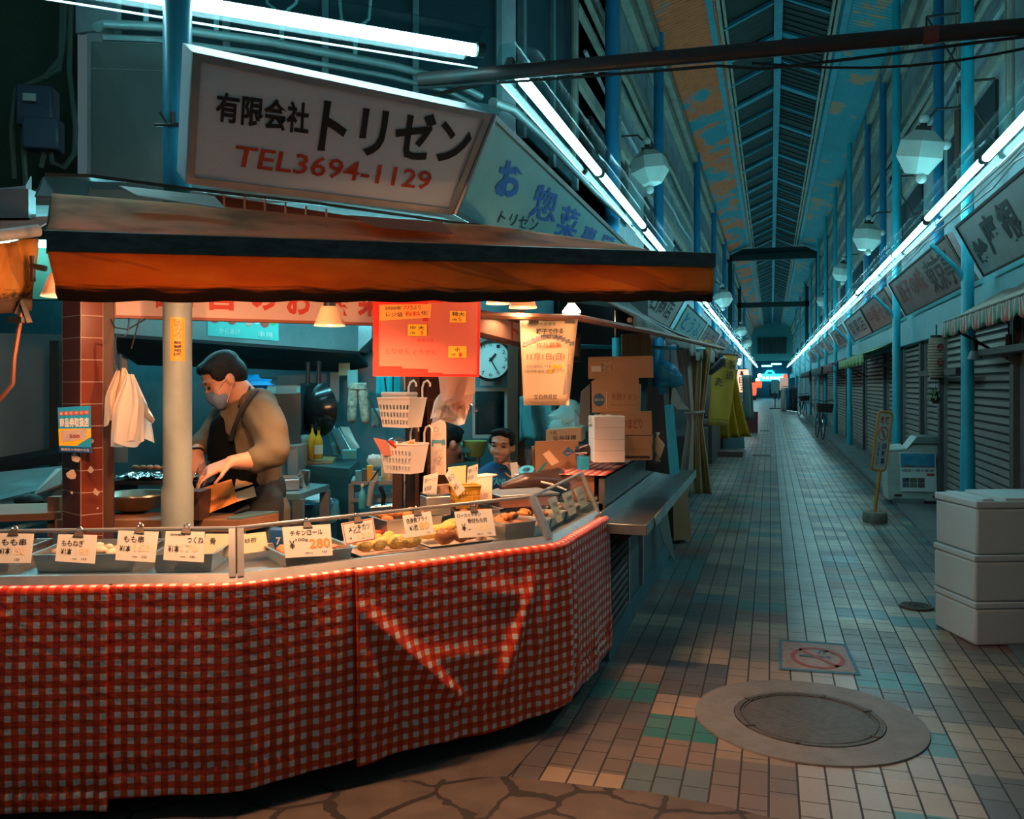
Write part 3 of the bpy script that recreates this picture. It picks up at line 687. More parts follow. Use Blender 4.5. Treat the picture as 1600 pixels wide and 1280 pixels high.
struct(pl.build('trim_14', mat('door_post',(.11,.10,.10),.6,dirt=.4), smooth=0))
# ---------------------------------------------------------------- striped awning on the right
def striped(name, stops, axis='u', count=1):
    m, nt, bs = _nt(name); g = NG(nt); N = nt.nodes; L = nt.links
    uv = N.new('ShaderNodeUVMap'); sp = N.new('ShaderNodeSeparateXYZ'); L.new(uv.outputs[0], sp.inputs[0])
    fr = g.m('FRACT', sp.outputs[0]); c = g.ramp(fr, stops, True)
    nz = g.noise(uv.outputs[0], 3, 5); c = g.mix(g.m('MULTIPLY', g.m('SUBTRACT', nz, .4), .8), c, (.06,.07,.06))
    L.new(c, bs.inputs['Base Color']); bs.inputs['Roughness'].default_value = .6
    return m
def awning(name, label, X0, Z0, X1, Z1, ya, yb, m, period, drop, group=None, thick=.004, poleframe=True):
    "sheet from the wall (X1,Z1) down to the front bar (X0,Z0) with a scalloped valance"
    t = thing(name, label, 'awning', (X1,(ya+yb)/2,Z0-drop)); n = int((yb-ya)/.03)
    def uv(a, b): return ((ya+(yb-ya)*a)/period, b)
    b = MB(); b.grid(n, 5, lambda a, q: (X1+(X0-X1)*q, ya+(yb-ya)*a, Z1+(Z0-Z1)*q - .03*math.sin(PI*q)*(.6+.4*math.sin(a*40))), uv); b.build('canopy', m, t, solid=thick)
    def val(a, q):
        y = ya+(yb-ya)*a; sc = abs(math.sin(PI*y/(period))); return (X0 - math.copysign(.012,X1-X0)*math.sin(y*30)*q - .0, y, Z0 - drop*q*(.72+.28*sc))
    b = MB(); b.grid(n, 4, val, uv); b.build('valance', m, t, solid=thick)
    b = MB(); b.cyl((X0+.01*(1 if X1>X0 else -1), ya, Z0-.005), (X0+.01*(1 if X1>X0 else -1), yb, Z0-.005), .014, seg=8)
    if poleframe:
        for y in (ya+.02, yb-.02): b.cyl((X0,y,Z0-.01),(X1,y,Z0-.32),.012,seg=8)
    b.build('frame', iron, t)
    return t
st_rg = striped('red_green_white_stripe', [(0,(.10,.26,.17)),(.30,(.56,.55,.48)),(.42,(.48,.10,.07)),(.72,(.56,.55,.48)),(.82,(.10,.26,.17))])
st_g = striped('green_stripe', [(0,(.17,.36,.08)),(.60,(.5,.5,.4)),(.66,(.17,.36,.08)),(.72,(.5,.5,.4)),(.78,(.17,.36,.08)),(.84,(.5,.5,.4)),(.9,(.17,.36,.08))])
awning('striped_awning', 'striped red, green and white awning with scalloped edge over the nearest right-hand shutter', 1.42, 1.93, 1.92, 2.24, 3.9, 8.25, st_rg, .14, .14)
awning('green_awning', 'green scalloped awning with thin pale stripes over a shutter on the right', 1.34, 1.86, 1.9, 2.10, 14.2, 19.2, st_g, .62, .17)
# ledge pipe (dark gutter) under the striped awning
b = MB(); b.box((1.72, 6.5, 1.66), (.1, 4.6, .05)); b.box((1.72,10.2,1.52),(.09,2.2,.06)); tag(b.build('gutter_rail', iron), 'dark steel rail under the striped awning on the right', 'rail')
# paper lantern
def lantern(name, label, p, r, h, m, char=None, cat='lantern', ik=ink_red, facing=None):
    t = thing(name, label, cat, p)
    n = 14; prof = [(r*.7,0)]
    for q in range(n+1):
        z = h*q/n; rr = r*(1-.18*abs(2*q/n-1)**3); prof += [(rr, z)] + ([(rr-.006, z+h/n*.5)] if q < n else [])
    prof.append((r*.7,h)); b = MB(); b.lathe(prof, 22, M.Translation(p)); b.build('paper_shade', m, t)
    for z, nm in ((-.02,'bottom_ring'),(h-.002,'top_ring')):
        b = MB(); b.lathe([(r*.5,z),(r*.72,z),(r*.72,z+.025),(r*.5,z+.025)], 20, M.Translation(p)); b.build(nm, black_m, t)
    b = MB(); b.cyl(V(p)+V((0,0,h)), V(p)+V((0,0,h+.12)), .006, seg=6); b.build('hanger', black_m, t)
    return t
lp = P(1467, 604, 7.9); lp.z = P(1467,597,7.9).z
l = lantern('paper_lantern', 'unlit cream paper lantern with red dots hanging before the right-hand shutters', P(1463,590,7.9)+V((0,0,.0)), .073, .36, mat('lantern_paper',(.34,.25,.18),.8,dirt=.3))
b = MB()
for q in (.28,.52+.26):
    d = (V((0,0,HC))-l.location).normalized(); c = l.location+V((0,0,.06+q*.27)); side = d.cross(UZ).normalized(); dd = (d*.9 - side*.45).normalized()
    s2 = dd.cross(UZ).normalized(); vs = [c + dd*.0735 + s2*.028*math.cos(a*PI/8)*1.0 + UZ*.035*math.sin(a*PI/8) - dd*.0055*abs(math.cos(a*PI/8)) for a in range(16)]; b.add(vs, [tuple(range(16))])
b.build('red_dot', mat('lantern_red',(.25,.03,.02),.7), l)
# hanging shade lamps under the striped awning
SPOTA = [2.85]
def shade_lamp(label, p, r=.075, h=.09, cap=.045, lit=False, power=0, group=None, shade=None, up=.12, name='hanging_lamp'):
    t = thing(name, label, 'lamp', p, 0, group)
    T = M.Translation(p); b = MB(); b.lathe([(r*1.02,-.004),(r,0),(r*.80,h*.45),(.034,h),(.028,h),(r*.74,h*.45),(r*.93,.004)], 24, T, close=False); b.build('shade', shade, t)
    b = MB(); b.cyl(V(p)+V((0,0,h-.005)), V(p)+V((0,0,h+cap)), .026, .022, 14); b.build('lamp_holder', black_m, t)
    b = MB(); b.ball(V(p)+V((0,0,.032)), (.03,.03,.036), seg=12, rings=8); b.build('bulb', bulb_em if lit else mat_once('bulb_glass'), t)
    b = MB(); b.tube([V(p)+V((0,0,h+cap)), V(p)+V((0,0,h+cap+up))], .006, 6); b.build('cord', black_m, t)
    if lit and power: 
        ld = bpy.data.lights.new('bulb_light', 'SPOT' if SPOTA[0] else 'POINT'); ld.energy = power; ld.color = (1.0,.47,.22); ld.shadow_soft_size = .03
        if SPOTA[0]: ld.spot_size = SPOTA[0]; ld.spot_blend = .5
        lo = bpy.data.objects.new('bulb_light', ld); COL.objects.link(lo); lo.location = V(p)+V((0,0,-.012))
    return t
grey_shade = mat('grey_lamp_shade', (.16,.22,.25), .4)
for i, (px, py, lab) in enumerate(((1523,561,'unlit grey cone lamp hanging under the striped awning beside the near pole'),(1576,556,'unlit grey cone lamp hanging under the striped awning, right of the near pole'),(1604,545,'unlit grey cone lamp hanging at the frame edge under the striped awning'))):
    shade_lamp(lab, P(px, py, (7.4,6.9,6.2)[i]), .06, .07, .10, shade=grey_shade, group='unlit lamps under the striped awning')
# hanging plant with small tags on the shutter
hp = P(1462,622,9.3); t = thing('hanging_plant', 'small leafy plant hanging in a dark holder on the shutter behind the lantern', 'plant', hp)
b = MB(); b.lathe([(.03,-.06),(.06,.0),(.055,.0),(.028,-.05)], 12, M.Translation(hp)); b.build('holder', wood_d, t)
pr = random.Random(2); b = MB()
for k in range(46):
    a = pr.uniform(0, 2*PI); l_ = pr.uniform(.06,.15); el = pr.uniform(-.3,1.2); d = V((math.cos(a)*math.cos(el), math.sin(a)*math.cos(el), math.sin(el))); s_ = d.cross(UZ).normalized()*.013
    p0 = hp + V((0,0,.02)); p1 = p0 + d*l_*.6; p2 = p0 + d*l_ - V((0,0,.05)); b.add([p0, p1-s_, p2, p1+s_], [(0,1,2,3)])
b.build('foliage', mat('leaf_green', (.05,.17,.06), .5), t)
b = MB(); b.tube([hp+V((0,0,.02)), hp+V((0,0,.5))], .003, 5); b.build('hanger', iron, t)
for nm, (px, py), (w_, h_), m_, lab in (('round_tag',(1467,617),(.05,.05),mat('pink_tag',(.55,.25,.25),.6),'small round pink tag on the shutter below the hanging plant'),('paper_tag',(1467,641),(.085,.045),mat('pale_blue_tag',(.40,.62,.66),.6),'pale blue paper tag stuck on the shutter below the round pink tag')):
    p = XP(px, py, 1.905); b = MB()
    if nm == 'round_tag': b.prism([p + V((0,.045*math.cos(a*PI/8),.045*math.sin(a*PI/8))) for a in range(16)], (.01,0,0))
    else: b.box(p, (.008, .17, .07))
    tag(b.build(nm, m_), lab, 'tag')
# yellow caution sign on a pole with a round concrete base
cp = G(1367, 815); t = thing('caution_sign', 'orange framed standing sign about bicycles on a round concrete foot', 'standing sign', cp)
b = MB(); b.lathe([(.115,0),(.12,.02),(.118,.085),(.11,.098)], 28, M.Translation(cp)); b.build('base', mat('sign_foot_concrete', (.20,.18,.14), .8, dirt=.6, dcol=(.06,.06,.055), dscale=9), t)
top = P(1384, 646, F*HC/215); ax = (top - cp).normalized(); rd = UR
wS = cp + ax*.0
orange_p = mat('orange_paint', (.62,.22,.02), .45, dirt=.3, dcol=(.3,.1,.02), dscale=14)
b = MB(); b.cyl(cp+V((0,0,.09)), cp+ax*.52, .016, seg=10); b.build('post', orange_p, t)
c0 = P(1372,735,cp.dot(UF)); c1 = P(1384,644,cp.dot(UF)); up = (c1-c0).normalized(); H_ = (c1-c0).length; side = (UR + UF*.25).normalized(); side = (side - up*side.dot(up)).normalized(); wd = .082; rr = .035
def rrect(wd, H_, rr, n=6):
    pts = []
    for cx, cy, a0 in ((wd-rr, rr, -90),(wd-rr, H_-rr, 0),(-wd+rr, H_-rr, 90),(-wd+rr, rr, 180)):
        for k in range(n+1): a = math.radians(a0+90*k/n); pts.append((cx+rr*math.cos(a), cy+rr*math.sin(a)))
    return pts
pts = [c0 + side*x + up*y for x, y in rrect(wd, H_, rr)]
b = MB(); b.tube(pts+[pts[0], pts[1]], .0125, 8); b.build('frame', orange_p, t)
nn = side.cross(up).normalized(); b = MB(); b.prism([p - nn*.004 for p in pts], nn*.008); b.build('panel', mat('sign_face_white', (.50,.50,.44), .5, dirt=.2), t)
f = Face(c0 - side*wd*.8 + nn*.006, c0 + side*wd*.8 + nn*.006, c0 + side*wd*.8 + up*H_ + nn*.006, c0 - side*wd*.8 + up*H_ + nn*.006)
b = MB(); f.text(b, '危', .1,.80,.45,.93,.02); f.text(b, '険', .55,.80,.9,.93,.02); f.ring(b, .5,.63,.44,.12,.14); f.poly(b, [(.3,.69),(.38,.715),(.70,.57),(.62,.545)]); b.build('red_lettering', ink_red, t, smooth=0)
b = MB()
for k, ch in enumerate('自転車'): f.text(b, ch, .55,.37-.13*k,.92,.48-.13*k,.02)
for k, ch in enumerate('とめないで'): f.text(b, ch, .12,.41-.085*k,.38,.48-.085*k,.01)
b.build('blue_lettering', mat('navy_ink', (.02,.06,.22), .6), t, smooth=0)
# old freezer chest with posters
z0 = .03; bl = G(1388, 787, 0); br = G(1478, 790, 0); wF = bl.dot(UF)
fz = thing('freezer_cabinet', 'small pale freezer chest with a travel poster standing in front of the shutters', 'freezer', (bl+br)/2)
fm = mat('freezer_enamel', (.46,.52,.48), .45, dirt=.5, dcol=(.22,.17,.11), dscale=5)
x_ = (br-bl).normalized(); y_ = UZ.cross(x_)   # y_ points away from the camera
Wd = (br-bl).length; Dp = .42; q = lambda a, d, z: bl + x_*(a*Wd) + y_*d + UZ*z
b = MB(); fr_ = [(0,.04),(1,.04),(.965,.64),(-.03,.60)]
b.prism([q(-.0,0,.04), q(1.0,0,.04), q(.97,.03,.70), q(.42,.03,.70), q(.30,.0,.62), q(-.04,.0,.60)], y_*Dp); b.build('body', fm, fz, bev=.012)
b = MB(); b.prism([q(.30,-.01,.625), q(.43,.0,.705), q(.975,.0,.705), q(.975,.0,.79), q(.50,.0,.79)], y_*(Dp-.02)); b.build('lid', mat('freezer_lid', (.20,.27,.25), .4, dirt=.3), fz, bev=.008)
b = MB(); b.prism([q(-.03,.0,.605), q(.31,.0,.630), q(.31,Dp,.66), q(-.03,Dp,.64)], (0,0,.018)); b.build('glass_lid', mat('pale_lid', (.5,.6,.56), .25), fz)
b = MB(); b.prism([q(.10,.01,.0), q(.95,.01,.0), q(.98,.01,.05), q(.03,.01,.05)], y_*(Dp-.05)); b.build('skirt', iron, fz)
for a in (.17, .84):
    b = MB(); b.box(q(a,-.004,.10), (.085,.012,.025), M.Rotation(CAMROT,3,'Z')); b.build('vent', mat('rusty_vent', (.07,.04,.025), .8), fz)
f = Face(q(.21,-.006,.15), q(.84,-.006,.155), q(.815,-.004,.605), q(.19,-.002,.60)); ps = thing('travel_poster', 'travel poster of a sea photo stuck on the freezer chest', 'poster', f.at(.5,0))
f.c = [p - y_*.012 for p in f.c]
b = MB(); b.prism(f.c, y_*.003); b.build('sheet', mat('poster_white', (.66,.72,.72), .5), ps, smooth=0)
b = MB(); f.rect(b, .03,.62,.97,.98); b.build('sea_photo', mat('sea_blue', (.02,.22,.40), .5, dirt=.6, dcol=(.10,.42,.48), dscale=11, stretch=(.4,.4,1)), ps, smooth=0)
b = MB(); f.poly(b, [(.03,.62),(.97,.62),(.9,.64),(.6,.66),(.45,.63),(.3,.67),(.2,.72),(.12,.66)], .002); b.build('coast', mat('coast_brown', (.16,.12,.10), .6), ps, smooth=0)
b = MB(); f.text(b, '地球一周の船旅', .06,.50,.95,.58,.01); b.build('lettering', ink, ps, smooth=0)
b = MB(); f.rect(b, .74,.40,.95,.47); b.build('red_patch', mat('poster_red', (.5,.06,.05), .6), ps, smooth=0)
cr = random.Random(4)
for k in range(6):
    b = MB(); x0 = .06+.21*(k % 3); y0 = .10+.13*(k//3); f.rect(b, x0, y0, x0+.195, y0+.12); b.build('photo', mat('small_photo_%s' % 'abcdef'[k], ((.03,.10,.18),(.06,.16,.10),(.12,.06,.05),(.02,.06,.10),(.08,.12,.04),(.05,.05,.06))[k], .5, dirt=.7, dcol=(.25,.2,.15), dscale=40), ps, smooth=0)
# white foam boxes
fb = [(1524,1008,1640,941,'bottom','third'),(1521,941,1640,866,'middle','second'),(1524,866,1640,762,'top','first')]
base = G(1524, 1010); w0 = base.dot(UF); z = .0; xd = UR; o_ = base
hs = [.235,.252,.30]
for k, hgt in enumerate(hs):
    off = (0,-.004,.006)[k]; s_ = W(0,0)
    t = thing('foam_box', 'white foam box at the %s of the stack of three by the right edge' % ('bottom','middle','top')[k], 'foam box', o_ + UR*off + UZ*z, CAMROT+.06, 'white foam boxes stacked on the right')
    Wb, Db = .62, .40; m = t
    def bx(mb, x0, x1, y0, y1, z0, z1): mb.box(((x0+x1)/2,(y0+y1)/2,(z0+z1)/2), (x1-x0,y1-y0,z1-z0))
    b = MB(); lid_ = .05 if k == 2 else .03535
    bx(b, 0, Wb, -.0, Db, 0, hgt-lid_-.004); b.build('body', foam, t, world=False, bev=.014)
    if k < 2: b = MB(); bx(b, -.004, Wb+.004, -.004, Db+.004, hgt-lid_-.002, hgt-.002); b.build('lid', foam, t, world=False, bev=.008)
    if k == 2:
        b = MB(); bx(b, -.006, Wb+.006, -.006, Db+.006, hgt-lid_-.002, hgt-.012); bx(b, .03, .10, .0, Db*.9, hgt-.02, hgt); bx(b, .16, Wb-.02, .0, Db-.02, hgt-.02, hgt+.004); b.build('lid', foam, t, world=False, bev=.008)
    z += hgt
# small dark step slab near the boxes
b = MB(); p = G(1500, 918); b.box(p+V((.12,0,.035)), (.34,.3,.055), M.Rotation(.1,3,'Z')); tag(b.build('step_block', mat('step_rubber',(.05,.05,.05),.7,dirt=.4), bev=.01), 'low dark step block on the ground beside the foam box stack', 'block')
# bicycles parked on the right
def make_bike():
    t = thing('bicycle', 'x', 'bicycle', (0,0,0), 0, 'bicycles parked by the right-hand poles')
    fr = mat('bike_frame', (.04,.07,.09), .4, .3)
    for y in (0, 1.05):
        b = MB(); n = 28; R_ = .32; pts = [(0, y+R_*math.cos(2*PI*k/n), R_+.0+R_*math.sin(2*PI*k/n)) for k in range(n+1)]; b.tube(pts, .016, 6, cap=False)
        wh = b.build('wheel', rubber, t, world=False); b = MB()
        for k in range(10): a = PI*k/10*2; b.cyl((0,y,R_),(0,y+R_*math.cos(a),R_+R_*math.sin(a)),.003,seg=4)
        b.build('spokes', chrome, wh, world=False)
    b = MB()
    for a, c in (((0,1.05,.32),(0,.80,.32)),((0,.80,.32),(0,.55,.30)),((0,.55,.30),(0,.72,.78)),((0,.55,.30),(0,.16,.70)),((0,.70,.62),(0,.16,.80)),((0,1.05,.32),(0,.72,.72)),((0,0,.32),(0,.20,.92))): b.cyl(a, c, .016, seg=8)
    b.build('frame', fr, t, world=False)
    b = MB(); b.tube([(-.27,.30,.97),(-.2,.20,1.0),(0,.19,.96),(.2,.20,1.0),(.27,.30,.97)], .014, 8); b.build('handlebar', fr, t, world=False)
    b = MB(); b.box((0,.74,.82), (.16,.26,.06)); b.build('saddle', black_m, t, world=False, bev=.02)
    b = MB(); b.box((0,-.06,.80), (.34,.24,.22), taper=1.15); b.build('basket', iron, t, world=False)
    return t
bk = make_bike(); bk.location = G(1285,687); bk.rotation_euler = (0,.06,.08); bk['label'] = 'dark bicycle with a front basket parked by the pole, nearer of the two'
o = dup(bk, G(1258,652), -.1, 'bicycle parked farther down by the right-hand poles, the far one of the two'); o.rotation_euler = (0,-.05,.2)
# ================================================================ the stall
def cam(p): return V(((p-V((0,0,p.z))).dot(UR), p.dot(UF), p.z))
A, B_, C_, D_ = W(-2.6,2.728), W(-.895,2.83), W(.182,3.54), W(.458,4.30)
A2, B2, C2, D2 = W(-2.63,3.25), W(-1.058,3.32), W(-.232,3.866), W(-.012,4.47)
def zt(p, z): return V((p.x, p.y, z))
def nin(p, q):   # horizontal normal into the stall for the edge p->q
    d = (q-p).normalized(); return V((-d.y, d.x, 0))
body_d = mat('counter_carcass', (.03,.04,.045), .6, dirt=.4)
ct = thing('display_counter', 'stall counter with a dark body under the gingham cloths', 'counter', B_)
ins = .05
fr = [zt(p,0) for p in (A+nin(A,B_)*ins, B_+nin(A,B_)*ins, C_+nin(B_,C_)*ins, D_+nin(C_,D_)*ins)]
b = MB(); b.prism([p+V((0,0,.09)) for p in fr+[zt(D2,0),zt(C2,0),zt(B2,0),zt(A2,0)]], (0,0,.63)); b.build('body', body_d, ct, smooth=0)
b = MB(); b.prism([zt(p,.72) for p in (A,B_,C_,D_,D2,C2,B2,A2)], (0,0,.024)); b.build('countertop', steel, ct, smooth=0)
b = MB()
for p, q in ((A,B_),(B_,C_),(C_,D_)):
    for t in (.08,.5,.92): pt = zt(p.lerp(q,t)+nin(p,q)*.12, 0); b = MB(); b.box(pt+V((0,0,.05)), (.05,.05,.09)); b.build('foot', iron, ct)
pass
# glass cases
TOPZ = {'A':.905,'B':.912,'C':.932,'D':.958}
def case(name, label, p, q, zp, zq, tp=0, tq=0):
    t = thing(name, label, 'glass case', p.lerp(q,.5)+V((0,0,.744)))
    n = nin(p,q); d = (q-p).normalized()
    def E(a, inn, z): 
        base = p.lerp(q, a); return zt(base + n*inn, z)
    zl = lambda a: zp+(zq-zp)*a
    # extend/trim ends so the mitres meet
    def E2(a, inn, z): return E(a, inn, z) + d*((-tp*inn) * (-1 if a==0 else 0) + (tq*inn)*(-1 if a==1 else 0))
    b = MB(); b.prism([E2(0,.012,.745),E2(0,.055,.745),E2(0,.055,.776),E2(0,.034,.776)], E2(1,.012,.745)-E2(0,.012,.745)); b.build('base_rail', alu, t, smooth=0)
    b = MB(); b.sheet(E2(0,.040,.772), E2(1,.040,.772), E2(1,.115,zq), E2(0,.115,zp), .004); b.build('glass_pane', glass, t, smooth=0)
    b = MB(); b.tube([E2(0,.117,zp), E2(1,.117,zq)], .007, 8); b.build('top_edge', alu, t)
    for a, zz in ((0,zp),(1,zq)):
        s = (.012 if a == 0 else -.012)
        b = MB(); p0 = E2(a,.032,.768)+d*s; p1 = E2(a,.115,zz)+d*s; b.prism([p0-d*.011-n*.008, p0+d*.011-n*.008, p0+d*.011+n*.01, p0-d*.011+n*.01], p1-p0); b.build('end_post', alu, t, smooth=0)
    b = MB(); b.prism([E2(0,.06,.746),E2(1,.06,.746),E2(1,.50,.746),E2(0,.50,.746)], (0,0,.012)); b.build('case_floor', steel, t, smooth=0)
    return t, E, zl
hB = math.tan(math.radians(15)); hC = math.tan(math.radians(18.4))
cAB, eAB, zAB = case('glass_case', 'left glass-fronted display case of the stall counter, over the flat front cloth', A, B_, .905, .912, 0, hB)
cBC, eBC, zBC = case('glass_case', 'middle angled glass-fronted display case holding the fried food', B_, C_, .912, .932, hB, hC)
cCD, eCD, zCD = case('glass_case', 'right-hand glass-fronted display case facing the arcade', C_, D_, .932, .958, hC, 0)
# a long strip of cloth edge lamp shine is left to the light
# gingham cloths
def gingham_mat(name, red=(.46,.022,.005), white=(.56,.60,.60)):
    m, nt, bs = _nt(name); g = NG(nt); N = nt.nodes; L = nt.links
    uv = N.new('ShaderNodeUVMap'); sp = N.new('ShaderNodeSeparateXYZ'); L.new(uv.outputs[0], sp.inputs[0])
    sx = g.m('GREATER_THAN', g.m('FRACT', sp.outputs[0]), .47); sy = g.m('GREATER_THAN', g.m('FRACT', sp.outputs[1]), .47)
    s_ = g.m('ADD', sx, sy)
    mid = tuple(.32*w+.68*r for w, r in zip(white, red)); mid = (.60,.075,.016)
    col = g.mix(g.m('MINIMUM', s_, 1.0), white, mid); col = g.mix(g.m('GREATER_THAN', s_, 1.5), col, red)
    L.new(col, bs.inputs['Base Color']); bs.inputs['Roughness'].default_value = .36; bs.inputs['Specular IOR Level'].default_value = .55
    wv = N.new('ShaderNodeTexNoise'); wv.inputs['Scale'].default_value = .9; wv.inputs['Detail'].default_value = 5; L.new(uv.outputs[0], wv.inputs['Vector'])
    bp = N.new('ShaderNodeBump'); bp.inputs['Strength'].default_value = .35; bp.inputs['Distance'].default_value = .02; L.new(wv.outputs['Fac'], bp.inputs['Height']); L.new(bp.outputs[0], bs.inputs['Normal'])
    return m
ging = gingham_mat('red_gingham')
path = [(A, 0.0)]; s_acc = 0
pts_ = [A, B_, C_, D_]; L_ = [(pts_[i+1]-pts_[i]).length for i in range(3)]; CUM = [0, L_[0], L_[0]+L_[1], sum(L_)]
def edge(s):
    "point and outward normal on the counter edge at arc length s, corners rounded"
    def raw(s):
        for i in range(3):
            if s <= CUM[i+1] or i == 2:
                t = (s-CUM[i])/L_[i]; return pts_[i].lerp(pts_[i+1], t), -nin(pts_[i], pts_[i+1])
    w_ = .05; p = V((0,0,0)); n = V((0,0,0))
    for k in (-2,-1,0,1,2):
        a, c = raw(max(0, min(CUM[3], s+k*w_/2))); p += a/5; n += c/5
    return p, n.normalized()
def ridge(s, z, s0, z0, s1, z1, w_, amp, taper=True):
    "a rounded fold running from (s0,z0) to (s1,z1)"
    dx, dz = s1-s0, z1-z0; l2 = dx*dx+dz*dz; t = max(0, min(1, ((s-s0)*dx+(z-z0)*dz)/l2))
    d = math.hypot(s-s0-dx*t, z-z0-dz*t); k = math.sin(PI*min(1, max(0, t*.9+.08))) if taper else 1
    return amp*k*math.exp(-(d/w_)**2)
def cloth(label, s0, s1, hem, folds, ripple, lift=.0, top=.749, gather=None):
    t = tag(bpy.data.objects.new('x', None), None, None); bpy.data.objects.remove(t)
    nu = int((s1-s0)/.011); H_ = top-hem(.5); nv = 66
    def fn(a, q):
        s = s0+(s1-s0)*a; p, n = edge(s)
        if q < .05:   # lying on the counter edge under the glass frame
            k = q/.05; z = top + .002; out = .014*k - .012*(1-k)
        else:
            k = (q-.05)/.95; z = top - (top-hem(a))*k; f = 1.25*sum(ridge(s, z, *(fd[:4]+(fd[4]*1.35,)+fd[5:])) for fd in folds)
            f += ripple*k*(.6*math.sin(s*19+1.3*math.sin(s*5)) + .4*math.sin(s*43+2+z*3)) 
            if gather is not None: 
                dz = z-(hem(a)+gather); f += .006*math.sin(s*150+3*math.sin(s*11))*math.exp(-(dz/.055)**2) - .006*math.exp(-(dz/.012)**2)
            out = .016 + lift + f + .012*k + (.004*math.sin(k*PI))
        return zt(p + n*out, z)
    b = MB(); b.grid(nu, nv, fn, lambda a, q: ((s0+(s1-s0)*a)/.0416, (top-(top-hem(a))*max(0,q-.05)/.95)/.0416 if q >= .05 else (top+.03*(1-q/.05))/.0416))
    o = b.build('gingham_cloth', ging, smooth=2.5, weld=False, solid=.0022); return tag(o, label, 'tablecloth', 'red gingham cloths hung from the stall counter')
sB1 = (W(-1.293,2.81)-A).length; sB2 = CUM[1] + .413*L_[1]/1.29*1.0*1.0
sB2 = CUM[1] + .413
cloth('red and white gingham cloth hung at the far left end of the counter, lowest hem', .03, sB1+.004, lambda a: .035+.01*math.sin(a*9), [(1.0,.70,.78,.20,.018,.012),(.78,.68,1.0,.66,.012,.007),(1.06,.6,.95,.12,.03,.006)], .004, .010, gather=.07)
cloth('flat red and white gingham cloth in the middle of the counter front', sB1-.01, sB2+.004, lambda a: .075+.02*a, [(sB2-.05,.72,sB2-.10,.30,.02,.010),(sB2-.12,.70,sB2-.15,.12,.022,.008),(1.55,.70,1.60,.1,.04,.006)], .005, .0, gather=.09)
cloth('gingham cloth wrapped round the right corner of the counter, with deep slanting folds', sB2-.012, CUM[3], lambda a: .07+.035*a+.01*math.sin(a*14), 
      [(sB2+.02,.60,sB2+.42,.19,.026,.030),(sB2+.02,.50,sB2+.14,.10,.024,.018),(CUM[2]-.14,.62,CUM[2]-.33,.18,.024,.026),(CUM[2]-.05,.60,CUM[2]-.2,.15,.018,.014),(sB2+.25,.40,CUM[2]-.3,.36,.03,.012),(sB2+.5,.62,sB2+.75,.55,.03,.010),(sB2+.3,.33,sB2+.44,.2,.02,.018),
       (CUM[2]+.06,.72,CUM[2]+.05,.1,.018,.012),(CUM[2]+.14,.72,CUM[2]+.16,.1,.016,.010)], .008, .010, gather=.10)
# second cabinet along the arcade with a steel ledge
cab = thing('side_cabinet', 'steel cabinet with louvred vents beside the arcade, past the gingham corner', 'cabinet', V((-.95,5.6,0)))
b = MB(); b.box((-1.0,5.68,.405), (.38,2.66,.79)); b.build('body', mat('cabinet_side',(.10,.15,.16),.5,.3,dirt=.6,dcol=(.04,.07,.08),dscale=4), cab, bev=.006)
b = MB(); b.box((-.93,6.22,.925), (.24,1.58,.02)); b.box((-.822,5.68,.82),(.03,2.66,.20)); b.build('steel_top', mat('worn_top',(.20,.19,.185),.4,.7,dirt=.5), cab)
for k, (ya, yb) in enumerate(((4.42,5.0),)):
    b = MB(); b.box((-.805,(ya+yb)/2,.36), (.012,yb-ya,.50))
    for q in range(11): b.box((-.795,(ya+yb)/2,.15+q*.045), (.02,yb-ya-.06,.014), M.Rotation(-.6,3,'Y'))
    b.build('louvre_panel', iron, cab)
b = MB(); b.box((-.80,5.68,.05), (.03,2.66,.10)); b.build('plinth', mat('blue_plinth',(.05,.16,.20),.6,dirt=.4), cab)
b = MB(); b.box((-.80,5.06,.42),(.02,.05,.6)); b.box((-.80,5.62,.42),(.02,.04,.62)); b.build('edge_strip', steel_d, cab)
lg = thing('steel_ledge', 'long stainless ledge sticking out over the arcade beside the gingham counter', 'ledge', V((-.69,5.6,.70)))
b = MB(); b.box((-.69,5.58,.712), (.235,2.80,.012)); b.box((-.575,5.58,.700),(.012,2.80,.052)); b.box((-.69,4.183,.698),(.235,.012,.05)); b.box((-.795,5.58,.745),(.014,2.80,.06)); b.build('top', mat('ledge_steel',(.30,.32,.33),.33,.9,dirt=.6,dcol=(.12,.12,.12),dscale=5), lg, bev=.002)
b = MB(); b.box((-.566,5.7,.700),(.006,2.5,.055)); b.build('plastic_wrap', cardmat('dirty_film',(.34,.46,.46),.3,.2,dirt=.5), lg)
b = MB()
for y in (4.6,5.7,6.7): b.prism([V((-.79,y,.70)),V((-.60,y,.70)),V((-.79,y,.52))], (0,.015,0))
b.build('bracket', iron, lg)
gt = MB(); gt.grid(20, 60, lambda a, q: (-1.13+.33*a, 4.33+1.25*q, .938+.002*math.sin(a*40)*math.sin(q*30)), lambda a, q: (a*.33/.0416, q*1.25/.0416)); tag(gt.build('table_cover', ging, solid=.002), 'red and white gingham cover lying on the counter top under the cartons', 'tablecloth')
b = MB(); b.box((-1.0,4.86,.87),(.28,1.02,.13)); tag(b.build('counter_riser', mat('riser_wood',(.25,.10,.06),.6)), 'counter block holding up the gingham cover beside the right glass case', 'counter')
